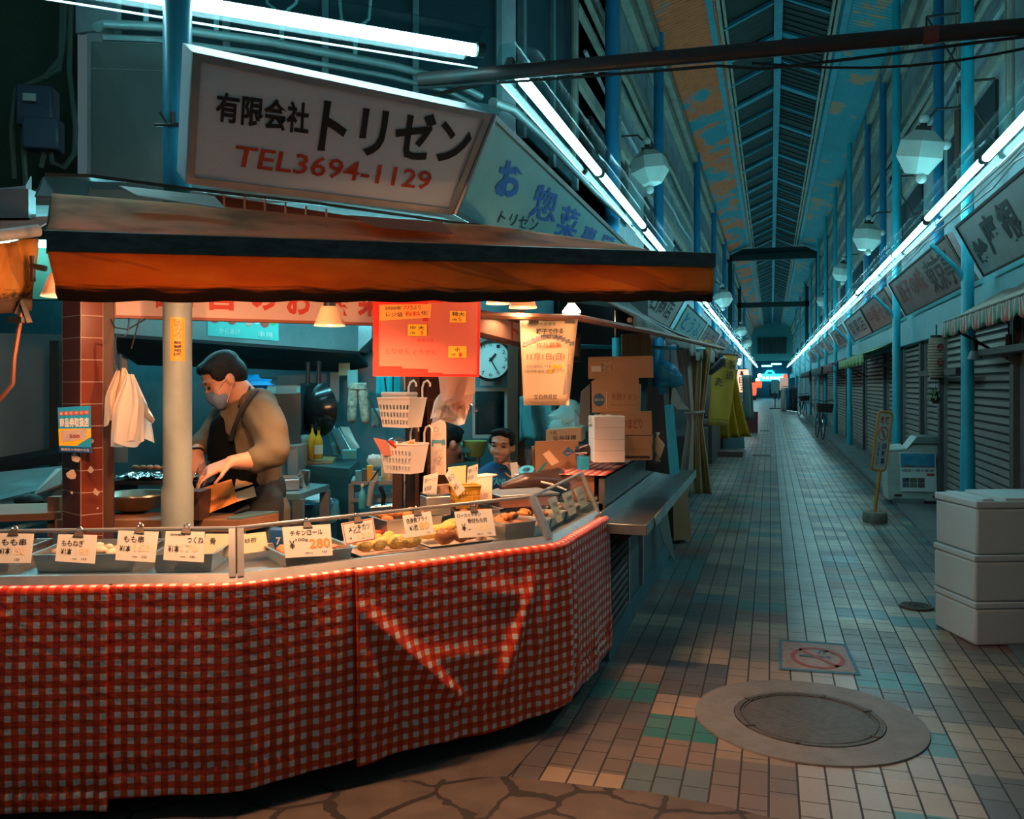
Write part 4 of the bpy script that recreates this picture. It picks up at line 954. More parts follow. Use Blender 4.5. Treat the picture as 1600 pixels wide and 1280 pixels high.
# clear rail with red clips where the case ends
# ---------------------------------------------------------------- awning
def canvas_mat():
    m, nt, bs = _nt('orange_canvas'); g = NG(nt); N = nt.nodes; L = nt.links
    uv = N.new('ShaderNodeUVMap'); sp = N.new('ShaderNodeSeparateXYZ'); L.new(uv.outputs[0], sp.inputs[0]); U_, V_ = sp.outputs[0], sp.outputs[1]
    n1 = g.noise(g.xyz(g.m('MULTIPLY', U_, 5.0), g.m('MULTIPLY', V_, 1.2), 0.0), 1.3, 7); n2 = g.noise(uv.outputs[0], 18, 6); n3 = g.noise(g.xyz(g.m('ADD', g.m('MULTIPLY', U_, 9.0), g.m('MULTIPLY', V_, 2.2)), g.m('MULTIPLY', V_, .5), 4.0), 1.0, 4)
    col = g.ramp(n1, [(.3,(.42,.14,.02)),(.5,(.64,.25,.03)),(.7,(.72,.36,.08))])
    col = g.mix(g.m('MULTIPLY', g.m('GREATER_THAN', n3, .56), .35), col, (.20,.05,.02))
    # soot and mould along the lower hem
    e = g.m('SUBTRACT', g.m('ADD', .20, g.m('MULTIPLY', n2, .34)), g.m('ADD', V_, .04)); k = g.m('MINIMUM', 1.0, g.m('MAXIMUM', 0.0, g.m('MULTIPLY', e, 9.0)))
    col = g.mix(g.m('MULTIPLY', k, .93), col, (.022,.016,.012)); L.new(col, bs.inputs['Base Color']); bs.inputs['Roughness'].default_value = .75
    t = N.new('ShaderNodeBsdfTranslucent'); L.new(col, t.inputs[0]); mx = N.new('ShaderNodeMixShader'); mx.inputs[0].default_value = .42
    L.new(bs.outputs[0], mx.inputs[1]); L.new(t.outputs[0], mx.inputs[2]); L.new(mx.outputs[0], N['Material Output'].inputs[0])
    return m
canv = canvas_mat()
canvas_top = cardmat('faded_canvas_top', (.84,.48,.27), .8, .45, dirt=.45)
w0, w1 = 2.35, 3.45
aw = thing('stall_awning', 'wide grimy orange awning over the stall front', 'awning', P(594,385,2.9))
ftl, ftr = P(72,362,w0), P(1113,397,w1); fbl, fbr = P(92,470,w0+.02), P(1112,470,w1)
btl, btr = P(80,303,2.86), P(1010,383,3.9)
mtop = [P(x, y, w_) for x, y, w_ in ((80,303,2.86),(330,322,3.12),(560,345,3.36),(760,352,3.6),(985,384,3.85))]
def topfn(a, q):
    i = min(3, int(a*4)); k = a*4-i; bk = mtop[i].lerp(mtop[i+1], k); ft = ftl.lerp(ftr, a)
    p = bk.lerp(ft, q); p.z -= .02*math.sin(PI*q)*(.5+.5*math.sin(a*17)**2); return p
b = MB(); b.grid(60, 10, topfn); b.build('canopy', canvas_top, aw, solid=.004)
ad = (ftr-ftl).normalized(); an = V((ad.y,-ad.x,0)).normalized()
b = MB(); b.grid(150, 16, lambda a, q: (fbl.lerp(fbr,a).lerp(ftl.lerp(ftr,a)-V((0,0,.045)), q) + an*(.010*math.sin(a*30+q*3)*(1-q)+.004*math.sin(a*95)*(1-q)+.01)) - V((0,0,.006*abs(math.sin(a*33))*(1-q))), lambda a, q: (a*1.0, q)); b.build('valance', canv, aw, solid=.003)
b = MB(); bw = .03
b.prism([ftl+an*.02-V((0,0,.055)), ftl+an*.02+V((0,0,.0)), ftl-an*.03+V((0,0,.01)), ftl-an*.03-V((0,0,.055))], ftr-ftl); b.build('front_bar', mat('grimy_awning_bar', (.035,.05,.05), .55, dirt=.7, dcol=(.10,.13,.13), dscale=14, stretch=(1,1,3)), aw, smooth=0)
b = MB()   # left side flap
b.add([btl, ftl, fbl, fbl.lerp(btl,.35)+V((0,0,-.1))], [(0,1,2,3)]); b.build('side_flap', canv, aw, smooth=0, solid=.003)
for a in (.03,.35,.68,.97):
    b = MB(); p = ftl.lerp(ftr,a)-V((0,0,.05)); bk_p = mtop[0].lerp(mtop[4],a); b.tube([p, bk_p.lerp(p,.25)+V((0,0,-.17))], .011, 8); b.build('support_arm', iron, aw)
# pale sheets lying under the sign on the awning
for (pp, m_, lab) in (([(186,292,2.88),(335,308,2.98),(352,327,2.90),(215,307,2.80)], mat('pale_board',(.62,.64,.60),.5), 'curled pale board tucked above the left part of the orange awning'),
                      ([(546,338,3.28),(690,348,3.50),(708,366,3.12),(590,356,3.02)], cardmat('salmon_board',(.92,.36,.22),.5,.4), 'salmon red board tucked above the middle of the orange awning')):
    b = MB(); q = [P(*t_) for t_ in pp]; b.prism(q, V((0,0,.004))); tag(b.build('loose_board', m_, smooth=0), lab, 'board')
ef = MB(); q_ = [P(58,300,3.0),P(70,270,3.12),P(140,272,3.2),P(290,292,3.26),P(500,316,3.55),P(705,345,3.86),P(765,352,3.9)]
for a_, c_ in zip(q_, q_[1:]): ef.sheet(a_-V((0,0,.012)), c_-V((0,0,.012)), c_+UF*.35+V((0,0,.05)), a_+UF*.35+V((0,0,.05)), .012)
tag(ef.build('eave_flashing', mat('dark_tin',(.03,.055,.06),.45,.3,dirt=.5), smooth=0), 'bent dark tin eave edge running under the big phone sign', 'eave')
# brown tile strip behind, under the sign
b = MB(); q = [P(325,303,3.42),P(590,344,3.78),P(590,380,3.78),P(325,345,3.42)]; b.sheet(*q, .02)
tile_br = None
def brick_mat(name, c1, c2, joint, sc, ms=.012, bw=.5, rh=.25):
    m, nt, bs = _nt(name); N = nt.nodes; L = nt.links
    uv = N.new('ShaderNodeUVMap'); br = N.new('ShaderNodeTexBrick'); br.offset = 0; br.inputs['Scale'].default_value = sc; br.inputs['Mortar Size'].default_value = ms; br.inputs['Brick Width'].default_value = bw; br.inputs['Row Height'].default_value = rh
    br.inputs['Color1'].default_value = rgb(c1); br.inputs['Color2'].default_value = rgb(c2); br.inputs['Mortar'].default_value = rgb(joint); L.new(uv.outputs[0], br.inputs['Vector'])
    L.new(br.outputs['Color'], bs.inputs['Base Color']); bs.inputs['Roughness'].default_value = .22
    return m
b.build('tile_band', mat('brown_band',(.12,.045,.03),.35), smooth=0); tag(bpy.data.objects['tile_band'], 'narrow brown tiled band between the big phone sign and the awning', 'tile band')
jt = MB()
pj_m = mat('pale_joint',(.45,.38,.33),.7)
for k in range(6):
    p = P(350+32*k, 309+5*k, 3.42+.034*k+.02); jt = MB(); jt.box(p+V((0,0,-.03)), (.003,.012,.10)); jt.build('tile_joint', pj_m, bpy.data.objects['tile_band'])
# ---------------------------------------------------------------- signs over the stall
S0 = [P(290,286,3.27), P(705,335,3.9), P(768,178,3.75), P(300,80,3.066)]
def on_plane(a, b_, c, px, py):
    n = (b_-a).cross(c-a); o = V((0,0,HC)); d = P(px,py,1.0)-o; return o + d*((a-o).dot(n)/d.dot(n))
S0[2] = on_plane(S0[0], S0[1], S0[3], 768, 178)
r, f = board('shop_sign', 'big white sign board with black characters and a red phone number above the orange awning', *S0, mat('white_lightbox',(.74,.82,.88),.35,dirt=.2,dcol=(.55,.66,.70),dscale=1.6), [], frame=alu, t=.16, fr=.028)
def quad_text(par, nm, f, body, q, ik, off):
    # q: image corners (ll, lr, ur, ul) -> face coordinates by projecting on the sign plane
    n = f.n(); o0 = f.c[0]; cp_ = V((0,0,HC)); out = []
    for px, py in q:
        d = P(px, py, 1.0) - cp_; t = (o0-cp_).dot(n)/d.dot(n); out.append(cp_ + d*t)
    b = MB(); textq(b, body, *out, off, .004); return b.build(nm, ik, par, smooth=0)
sb = mat('sign_black',(.012,.012,.013),.5); sr = mat('sign_red',(.60,.055,.02),.5); sbl = mat('sign_blue',(.01,.15,.62),.5)
quad_text(r, 'lettering', f, '有限会社', [(335,189),(481,211),(484,161),(338,142)], sb, .028)
quad_text(r, 'lettering', f, 'トリゼン', [(495,236),(731,258),(740,188),(507,150)], sb, .03)
quad_text(r, 'phone_number', f, 'TEL3694-1129', [(362,259),(670,297),(676,268),(369,226)], sr, .012)
S1 = [S0[1]+V((.012,0,0)), V(), V(), S0[2]+V((.012,0,0))]
zS = S1[0].z; S1[1] = V((S1[0].x, 8.35, zS)); S1[2] = V((S1[3].x, 8.35, S1[3].z))
r2, f2 = board('shop_sign', 'pale teal sign board with blue characters running along the arcade from the stall corner', *S1, board_teal, [], frame=alu, t=.14, fr=.022)
quad_text(r2, 'lettering', f2, 'お', [(770,306),(812,310),(818,256),(783,248)], sbl, .04)
quad_text(r2, 'lettering', f2, '惣', [(824,338),(866,350),(873,298),(840,285)], sbl, .014)
quad_text(r2, 'lettering', f2, '菜', [(864,368),(898,378),(908,330),(880,318)], sbl, .014)
quad_text(r2, 'lettering', f2, '専', [(905,376),(926,382),(935,360),(915,350)], sbl, .014)
quad_text(r2, 'lettering', f2, '門', [(938,382),(955,384),(960,372),(944,366)], sbl, .014)
quad_text(r2, 'lettering', f2, 'トリゼン', [(776,347),(838,362),(842,340),(784,328)], sb, .0)
# ---------------------------------------------------------------- facade over the stall
fa = P(806,100,6.0); fL = fa + fdir*7.5
winm = mat('facade_pane', (.012,.035,.045), .25); mull = mat('window_bar', (.10,.16,.17), .5, dirt=.5)
w_ = MB(); nf = V((-fdir.y, fdir.x, 0)); nf = nf if nf.dot(V((0,0,0))-fa) > 0 else -nf
def fq(a, z, o=0): return zt(fa + fdir*a + nf*o, z)
w_.sheet(fq(-.0,2.4), fq(2.62,2.4), fq(2.62,6.8), fq(0,6.8), .1); struct(w_.build('wall_facade', concrete, smooth=0))
w_ = MB(); w_.box((LX-.1, 8.0, 4.5), (.2, 4.6, 4.7)); struct(w_.build('wall_left', concrete, smooth=0))
def facew(a0, a1, z0, z1, n, nm):
    b = MB(); b.prism([fq(a0,z0,.01),fq(a1,z0,.01),fq(a1,z1,.01),fq(a0,z1,.01)], nf*.02); struct(b.build(nm, winm, smooth=0))
    b = MB()
    for k in range(n+1): a = a0+(a1-a0)*k/n; b.prism([fq(a-.02,z0,.03),fq(a+.02,z0,.03),fq(a+.02,z1,.03),fq(a-.02,z1,.03)], nf*.03)
    for z in (z0, z1): b.prism([fq(a0,z-.03,.03),fq(a1,z-.03,.03),fq(a1,z+.03,.03),fq(a0,z+.03,.03)], nf*.035)
    struct(b.build('trim_15', mull, smooth=0))
facew(.15,2.5,3.25,6.2,4,'window_3')
# windows on the arcade side near the corner
b = MB(); b.box((LX+.02,7.0,4.7),(.03,1.8,2.9)); struct(b.build('window_5', winm, smooth=0))
b = MB()
for y in (6.1,7.0,7.9): b.box((LX+.04,y,4.7),(.05,.08,3.0))
struct(b.build('trim_16', mull, smooth=0))
# railing with curled uprights along the balcony over the signs
rl = thing('balcony_railing', 'old iron railing with forked uprights above the big phone sign', 'railing', P(400,70,4.0))
b = MB(); pts = [P(152,42,3.75), P(160,38,3.8), P(245,42,3.9), P(420,66,4.15), P(610,102,4.5), P(700,126,4.75), P(752,152,4.9)]; b.tube(pts, .022, 10); pts2 = [p-V((0,0,.06)) for p in pts[1:]]; b.tube(pts2, .014, 8); b.build('rail', mat('rail_steel',(.10,.13,.13),.5,.4,dirt=.5), rl)
for x, y, w_ in ((228,40,3.9),(338,50,4.05),(440,66,4.25),(555,88,4.45)):
    p = P(x, y, w_); b = MB(); b.cyl(p, p+V((0,0,.13)), .012, seg=8)
    for s in (-1,1): b.tube([p+V((0,0,.11)), p+UR*.03*s+V((0,0,.16)), p+UR*.07*s+V((0,0,.19)), p+UR*.08*s+V((0,0,.30))], .008, 6)
    b.build('forked_upright', mull, rl)
b = MB(); b.tube([P(770,160,4.85), P(800,170,5.2), P(850,215,6.2), P(930,300,7.6), P(985,350,9.0)], .028, 10); b.build('side_rail', mat('rail_steel2',(.11,.11,.11),.5,.4), rl)
# grey panel between the green wall and the pole
pf = Face(P(137,300,4.60), P(262,300,4.5), P(262,58,4.45), P(137,52,4.52)); b = MB(); b.prism(pf.c, pf.n()*-.05); gpn = thing('metal_cladding', 'plain grey framed metal sheet left of the blue pole above the awning', 'panel', pf.at(.5,0)); b.build('sheet', grey_panel, gpn, smooth=0)
b = MB(); pf.rect(b, 0,.95,1,1,.006); pf.rect(b, 0,0,.05,.95,.006); pf.rect(b, .05,.78,1,.785,.004); b.build('frame', steel_d, gpn, smooth=0)
b = MB(); b.sheet(P(126,55,4.7),P(190,45,4.65),P(190,-60,4.6),P(126,-60,4.65),.04); tag(b.build('pale_post', mat('pale_painted_post',(.20,.24,.25),.6,dirt=.4), smooth=0), 'pale square post end above the grey panel at the top left', 'post')
# green wall at the far left with meters
g0, g1 = W(-7.0,4.5), W(-2.62,5.25); b = MB(); b.sheet(zt(g0,1.9), zt(g1,1.9), zt(g1,6.5), zt(g0,6.5), .08); struct(b.build('wall_green', green_wall, smooth=0))
mt = thing('electric_meter', 'dark electricity meter box with looping cables on the green wall', 'electric meter', P(60,230,4.8))
def wbox(mb, px, py, w_, dx, dy, dz): mb.box(P(px,py,w_), (dx,dy,dz), M.Rotation(CAMROT+.2,3,'Z'))
navy = mat('meter_plastic',(.018,.03,.055),.4)
b = MB(); wbox(b, 60,170,4.75,.18,.14,.22); b.build('upper_box', navy, mt, bev=.01); b = MB(); wbox(b, 68,212,4.70,.18,.12,.17); b.build('lower_box', navy, mt, bev=.01)
b = MB(); wbox(b, 46,152,4.64,.062,.012,.04); b.build('label_plate', mat('meter_plate',(.25,.26,.24),.6), mt)
b = MB()
for pts in ([(105,-40),(100,60),(92,110),(60,125),(25,140),(18,200),(22,280)],[(112,-40),(108,110),(118,200),(116,240),(100,262),(82,255),(78,235)],[(98,-30),(95,90),(70,122)],[(40,170),(36,220),(40,290)],[(70,235),(64,262)]):
    b.tube([P(x,y,4.72) for x, y in pts], .014, 8)
b.build('cable', mat('cable_green',(.04,.06,.045),.6), mt)
# ---------------------------------------------------------------- second, small awning at the left edge
a2 = thing('side_awning', 'small orange awning at the left edge of the stall, mostly out of frame', 'awning', P(0,420,2.9))
b = MB(); q = [P(-120,395,2.75),P(58,372,3.05),P(52,486,3.05),P(-120,500,2.75)]; b.grid(14,8,lambda a,t_: q[0].lerp(q[1],a).lerp(q[3].lerp(q[2],a),t_)+UF*.01*math.sin(a*20+t_*4), lambda a,t_: (a,1-t_)); b.build('valance', canv, a2, solid=.003)
b = MB(); b.tube([P(-120,384,2.74),P(60,360,3.05)], .022, 10); b.build('front_bar', grey_p, a2)
b = MB(); q = [P(-120,380,2.75),P(60,358,3.05),P(90,340,3.4),P(-120,345,3.3)]; b.prism(q, (0,0,.006)); b.build('canopy', mat('dark_red_canvas',(.30,.06,.03),.7,dirt=.5), a2, smooth=0)
b = MB(); b.sheet(P(-60,300,3.3),P(40,290,3.35),P(48,275,3.4),P(48,345,3.32),.01); b.box(P(5,320,3.3),(.22,.05,.11),M.Rotation(CAMROT,3,'Z')); b.build('hood', steel_d, a2)
b = MB(); b.tube([P(34,488,3.05),P(22,560,3.06),P(20,600,3.06),P(-5,630,3.05),P(-40,640,3.05)], .008, 6); b.build('bent_rod', mat('copper_rod',(.30,.12,.07),.4,.5), a2)
b = MB(); b.tube([P(25,490,3.0),P(34,472,3.0),P(45,505,3.0)],.012,6); b.box(P(28,500,3.0),(.06,.03,.02)); b.cyl(P(50,400,3.0),P(52,440,3.0),.008,seg=8); b.cyl(P(48,415,3.0),P(72,420,3.0),.010,seg=8); b.build('crank_bracket', iron, a2)
# ---------------------------------------------------------------- side awnings along the arcade behind the big one
tarp = cardmat('grey_tarp', (.22,.24,.23), .7, .15, dirt=.5)
def side_aw(label, ya, yb, x0, z0, x1, z1, m, drop):
    t = thing('tarp_awning', label, 'awning', (x1,(ya+yb)/2,z0-drop)); n = int((yb-ya)/.08)
    b = MB(); b.grid(n, 6, lambda a, q: (x1+(x0-x1)*q, ya+(yb-ya)*a, z1+(z0-z1)*q-.03*math.sin(PI*q)+.012*math.sin(a*23)*q)); b.build('canopy', m, t, solid=.004)
    b = MB(); b.grid(n, 3, lambda a, q: (x0+.01*math.sin(a*50)*q, ya+(yb-ya)*a, z0+.012*math.sin(a*23)-drop*q*(.9+.1*math.sin(a*31)))); b.build('valance', m, t, solid=.003)
    b = MB(); b.cyl((x0-.02,ya,z0-.02),(x0-.02,yb,z0-.02),.014,seg=8); b.build('front_pole', mat('rusty_pole',(.20,.12,.08),.6,dirt=.5), t)
    return t
side_aw('grey tarpaulin awning along the arcade just behind the orange awning, with a key hanging below', 4.35, 7.6, -.66, 1.74, -1.2, 2.12, tarp, .07)
side_aw('pale grey tarpaulin awning beyond the carton stack', 7.7, 11.2, -.68, 1.80, -1.3, 2.15, cardmat('pale_tarp',(.34,.36,.33),.7,.15,dirt=.5), .17)
side_aw('brown tarpaulin awning above the yellow banner', 11.6, 17.5, -.72, 1.84, -1.3, 2.15, cardmat('brown_tarp',(.16,.10,.07),.7,.15,dirt=.5), .10)
kp = P(961,512,4.6); b = MB(); b.tube([kp+V((0,0,.09)),kp+V((0,0,.02))],.003,6); b.prism([kp+UR*x*.012+UZ*y*.02 for x,y in ((-1,0),(1,0),(1.1,1),(0,1.6),(-1.1,1))], UF*.004); b.prism([kp+UR*x*.004+UZ*y for x,y in ((-1,0),(1,0),(1,-.05),(-1,-.05))], UF*.003); tag(b.build('hanging_key', chrome), 'key-shaped metal tag hanging from the awning pole above the cartons', 'key')
# ================================================================ pillars, poles, posters, lamps
def uvgrid(mb, a, b_, c, d, su, sv, n=1):
    a, b_, c, d = V(a), V(b_), V(c), V(d)
    mb.grid(n, n, lambda i, j: a.lerp(b_, i).lerp(d.lerp(c, i), j), lambda i, j: (i*su, j*sv))
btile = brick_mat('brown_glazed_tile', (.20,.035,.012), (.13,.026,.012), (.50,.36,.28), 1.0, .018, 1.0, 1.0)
def tile_pillar(name, label, corners, z0, z1, tw, th, mtile, off=(0,0)):
    c = [zt(p, 0) for p in corners]; t = thing(name, label, 'pillar', zt((c[0]+c[2])/2, z0)); b = MB(); n = len(c)
    for i in range(n):
        p, q = c[i], c[(i+1) % n]; l = (q-p).length; su = max(1, round(l/tw)); uvgrid(b, zt(p,z0), zt(q,z0), zt(q,z1), zt(p,z1), su, (z1-z0)/th)
    b.build('tiled_shaft', mtile, t, smooth=0, weld=False); return t
# left pillar: narrow left face, wide right face, wooden post beside it
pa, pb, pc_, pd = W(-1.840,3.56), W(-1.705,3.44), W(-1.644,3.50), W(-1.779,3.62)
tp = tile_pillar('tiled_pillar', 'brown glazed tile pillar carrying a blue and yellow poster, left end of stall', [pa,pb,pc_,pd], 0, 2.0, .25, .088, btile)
b = MB(); pp = W(-1.642,3.54); b.box(zt(pp,1.0), (.045,.05,2.0), M.Rotation(CAMROT+.4,3,'Z')); b.build('wooden_post', wood_d, tp, bev=.004)
dm = mat('torn_paper_scrap', (.62,.45,.36), .8); b = MB(); sr_ = random.Random(9)
for (x, y, r_) in ((112,742,9),(118,716,8),(140,735,6),(147,770,6),(112,770,3),(150,795,2),(141,690,4)):
    c0 = P(x, y, 3.425); k = 7; b.add([c0 + UR*r_*.0025*math.cos(2*PI*i/k)*sr_.uniform(.5,1.2) + UZ*r_*.0025*math.sin(2*PI*i/k)*sr_.uniform(.5,1.3) + UF*(.012 if x>122 else .0) for i in range(k)], [tuple(range(k))])
b.build('paper_scrap', dm, tp, smooth=0)
gp_ = thing('pole', 'round pole through the stall counter, blue above the awning and chalky white below', 'pole', W(-1.345,3.5))
T = M.Translation(W(-1.345,3.5)); b = MB(); b.lathe([(.062,0),(.062,.98),(.0555,1.0),(.0555,1.9)], 26, T); b.build('white_shaft', mat('chalky_pole', (.24,.29,.28), .55, dirt=.35, dcol=(.13,.15,.15), dscale=7, bump=.12, bscale=30), gp_)
b = MB(); b.lathe([(.0555,1.9),(.0555,4.6)], 26, T); b.build('blue_shaft', mat('bright_blue_pole', (.02,.27,.38), .35, dirt=.4, dcol=(.02,.10,.14), dscale=8, stretch=(1,1,.4)), gp_)
b = MB(); q = P(270,195,3.44); b.tube([q+UR*-.07,q+UR*.06],.008,6); b.tube([q,q+UZ*.05],.01,6); b.tube([q+UR*-.02,q+UR*-.05+UZ*.05],.005,5); b.tube([q+UR*.03,q+UR*.055+UZ*.03],.006,5); b.build('wire_clamp', iron, gp_)
# orange sticker wrapped on the pole
st = thing('pole_sticker', 'vertical orange security camera sticker on the white pole', 'sticker', P(278,530,3.44)); cx = W(-1.345,3.5)
def cyl_pt(a, z, r=.0565): d = (V((0,0,0))-zt(cx,0)).normalized(); s_ = V((-d.y,d.x,0)); return zt(cx,z) + (d*math.cos(a)+s_*math.sin(a))*r
z_t, z_b = P(0,496,3.45).z, P(0,564,3.45).z
b = MB(); b.grid(8,1, lambda i,j: cyl_pt(-.48+.98*i, z_b+(z_t-z_b)*j)); b.build('label', mat('orange_sticker', (.90,.30,.01), .4), st)
class CylFace(Face):
    def __init__(s): pass
    def n(s): return V((0,0,0))
    def at(s, a, b_): return cyl_pt(-.48+.98*a, z_b+(z_t-z_b)*b_, .0572)
fc = CylFace()
def fvert(mb, f_, s_, x0, x1, y1, h, off=.01):
    for k, ch in enumerate(s_):
        if ch != ' ': vs, fs, a0, a1, b0, b1 = text_geo(ch, off); mb.add([f_.at(x0+(x1-x0)*(v[0]-a0)/max(a1-a0,1e-6), y1-h*(k+1)+h*.9*(v[1]-b0)/max(b1-b0,1e-6)) for v in vs], fs)
b = MB(); fvert(b, fc, '防犯カメラ', .26, .74, .97, .095); b.build('lettering', ink_red, st, smooth=0)
b = MB(); fvert(b, fc, '設置地区', .24, .76, .47, .09, .03); b.build('bold_lettering', ink, st, smooth=0)
# blue and yellow poster on the tiled pillar
f = Face(P(93,706,3.40), P(143,708,3.41), P(141,634,3.41), P(90,637,3.40)); ps = thing('coupon_poster', 'blue and yellow gift coupon poster on the tiled pillar', 'poster', f.at(.5,0))
b = MB(); f.slab(b, .003); b.build('sheet', mat('poster_blue', (.015,.33,.66), .4), ps, smooth=0)
b = MB(); f.poly(b, [(0,.14),(.55,.14),(.7,.22),(1,.34),(1,.52),(.0,.52)]); b.build('yellow_field', mat('poster_yellow', (.85,.52,.02), .4), ps, smooth=0)
b = MB(); f.rect(b, .0,.0,1,.12); b.build('navy_band', mat('poster_navy', (.01,.07,.28), .4), ps, smooth=0)
b = MB(); f.text(b, '商品券取扱店', .05,.55,.95,.76,.03,.002); f.text(b, '葛飾区の地域のお店', .06,.03,.94,.09,.0,.002); b.build('lettering', mat('poster_white_ink', (.8,.8,.76), .5), ps, smooth=0)
b = MB()
for k in range(6): f.ring(b, .11+.155*k, .86, .07, .05, .9, fill=True)
b.build('red_dot', mat('poster_red_ink', (.6,.10,.06), .5), ps, smooth=0)
b = MB(); f.poly(b, [(.10,.22),(.86,.30),(.90,.52),(.08,.47)], .002); b.build('coupon', mat('coupon_paper', (.60,.45,.42), .5, dirt=.5, dcol=(.25,.28,.30), dscale=30), ps, smooth=0)
b = MB(); f.text(b, '500', .34,.31,.66,.39,.03,.003); b.build('amount', mat('coupon_red', (.25,.03,.05), .5), ps, smooth=0)
b = MB(); 
for k, ch in enumerate('葛飾区内共通'): f.text(b, ch, .075+.155*k,.835,.145+.155*k,.885,.0,.003)
b.build('small_lettering', mat('poster_white_ink2', (.8,.75,.7), .5), ps, smooth=0)
# middle dark tiled pillar
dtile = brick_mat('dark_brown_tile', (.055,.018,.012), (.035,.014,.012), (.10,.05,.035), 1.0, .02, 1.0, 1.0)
m0 = [W(-.545,4.45), W(-.42,4.32), W(-.33,4.42), W(-.46,4.56)]
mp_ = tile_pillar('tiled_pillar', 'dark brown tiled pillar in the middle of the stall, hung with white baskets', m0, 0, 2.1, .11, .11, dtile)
b = MB(); b.box(zt(W(-.495,4.36),1.05), (.07,.03,2.1), M.Rotation(CAMROT-.8,3,'Z')); b.box(zt(W(-.585,4.47),.47), (.05,.06,.94), M.Rotation(CAMROT,3,'Z')); b.build('wooden_post', wood_d, mp_)
# ---- menu fascia behind the awning
board('menu_fascia', 'long red lettered prepared food sign board hanging under the orange awning', P(176,497,3.62), P(600,509,4.12), P(600,425,4.12), P(176,400,3.62), mat('cream_fascia', (.72,.46,.38), .45, dirt=.2, dcol=(.5,.3,.24)), [('評',.14,.18,.20,.72,ink_red,.03),('判',.21,.18,.27,.72,ink_red,.03),('善',.31,.18,.43,.78,ink_red,.03),('の',.475,.2,.575,.72,ink_red,.03),('お',.61,.15,.71,.72,ink_red,.03),('惣',.75,.14,.86,.78,ink_red,.03),('菜',.89,.16,.99,.78,ink_red,.03)], frame=mat('red_edge',(.35,.08,.04),.5), fr=.012, t=.04, cat='sign')
board('menu_fascia', 'shorter side fascia board with two red characters facing the arcade beside the clock', P(738,523,4.3), P(905,566,5.6), P(905,522,5.6), P(738,481,4.3), mat('pinkish_fascia', (.60,.36,.28), .45, dirt=.3), [('ト',.30,.2,.37,.85,ink_red,.01),('リ',.41,.2,.48,.85,ink_red,.01),('ゼ',.53,.2,.61,.85,ink_red,.01),('ン',.65,.2,.73,.85,ink_red,.01)], frame=wood_d, fr=.02, t=.03, cat='sign')
# ---- red bag-price poster
f = Face(P(583,588,3.45), P(749,589,3.62), P(751,470,3.62), P(583,468,3.45)); ps = thing('price_poster', 'red poster with clear bag packets and yellow bag prices hanging from the awning', 'poster', f.at(.5,1))
b = MB(); f.slab(b, .004); b.build('red_backing', cardmat('poster_red_card', (.92,.05,.03), .5, .35), ps, smooth=0)
pk = cardmat('pink_translucent_bag', (.82,.24,.18), .25, .4)
b = MB()
for q in ((.05,.13,.45,.93),(.26,.10,.56,.72),(.50,.05,.72,.97),(.64,.03,.97,.99)): f.rect(b, *q, lift=.003+.002*q[0])
b.build('bag_packet', pk, ps, smooth=0)
b = MB(); f.poly(b, [(.05,.72),(.52,.77),(.53,.95),(.06,.93)], .006); b.build('orange_label', mat('orange_label', (.90,.36,.08), .5), ps, smooth=0)
b = MB()
ylm = mat('yellow_label', (.92,.48,.03), .5)
for q in ((.31,.53,.485,.68),(.70,.71,.855,.86),(.69,.25,.865,.40)): b = MB(); f.rect(b, *q, lift=.007); b.build('yellow_label', ylm, ps, smooth=0)
b = MB(); f.text(b, '2020年', .10,.865,.25,.915,.0,.008); f.text(b, 'より', .36,.875,.43,.93,.0,.008); f.text(b, 'レジ袋', .11,.775,.26,.835,.0,.008); f.text(b, '化', .43,.80,.49,.86,.0,.008)
f.text(b, '中 大', .33,.61,.46,.66,.01,.009); f.text(b, '特大', .72,.79,.84,.85,.01,.009); f.text(b, '小', .75,.33,.80,.385,.01,.009)
for x, y in ((.33,.55),(.72,.73),(.71,.27)): f.text(b, '1枚', x,y,x+.05,y+.035,0,.009)
b.build('black_lettering', ink, ps, smooth=0)
b = MB(); f.text(b, '7月', .27,.87,.35,.925,.01,.008); f.text(b, '有料', .28,.785,.42,.85,.01,.008); f.text(b, '3', .42,.545,.45,.595,.01,.009); f.text(b, '5', .78,.725,.81,.775,.01,.009); f.text(b, '1', .79,.265,.82,.315,.01,.009); f.text(b, 'とりぜん', .11,.29,.33,.36,.0,.0065); f.text(b, 'とりぜん', .36,.28,.58,.35,.0,.0065); f.text(b, '総菜の店', .40,.45,.55,.50,.0,.0065); b.build('red_lettering', ink_red, ps, smooth=0)
# ---- cream event poster, slightly curled
wv = 3.9
class CurlFace(Face):
    def at(s, a, b_):
        p = Face.at(s, a, b_); k = (1-b_); return p - UF*(.05*k*k) + UR*(.012*math.sin(a*PI)*0) + UF*(.012*math.sin(PI*a))
f = CurlFace(P(818,633,wv), P(888,633,wv+.05), P(903,499,wv+.05), P(812,501,wv)); ps = thing('event_poster', 'cream event poster with red date lettering hanging from the awning pole', 'poster', f.at(.5,1))
def fgrid(mb, f_, x0, y0, x1, y1, lift=0, n=10): mb.grid(n, n, lambda i, j: f_.at(x0+(x1-x0)*i, y0+(y1-y0)*j) + f_.n()*lift)
b = MB(); fgrid(b, f, 0,0,1,1); b.build('sheet', cardmat('poster_paper', (.86,.66,.46), .5, .45), ps, solid=.0015)
b = MB(); 
L3 = .004
f.text(b, 'どんと市 大感謝祭', .03,.935,.62,.975,.0,L3); f.text(b, '仲見世事務所にて午前10時より', .08,.43,.76,.47,.0,L3); f.text(b, '先着300名様に福引券を無料で差し上げます', .05,.375,.84,.415,.0,L3); f.text(b, '立石仲見世', .22,.07,.72,.125,.01,L3); f.text(b, 'http://www.tateishinakamise.jp', .12,.025,.75,.045,.0,L3)
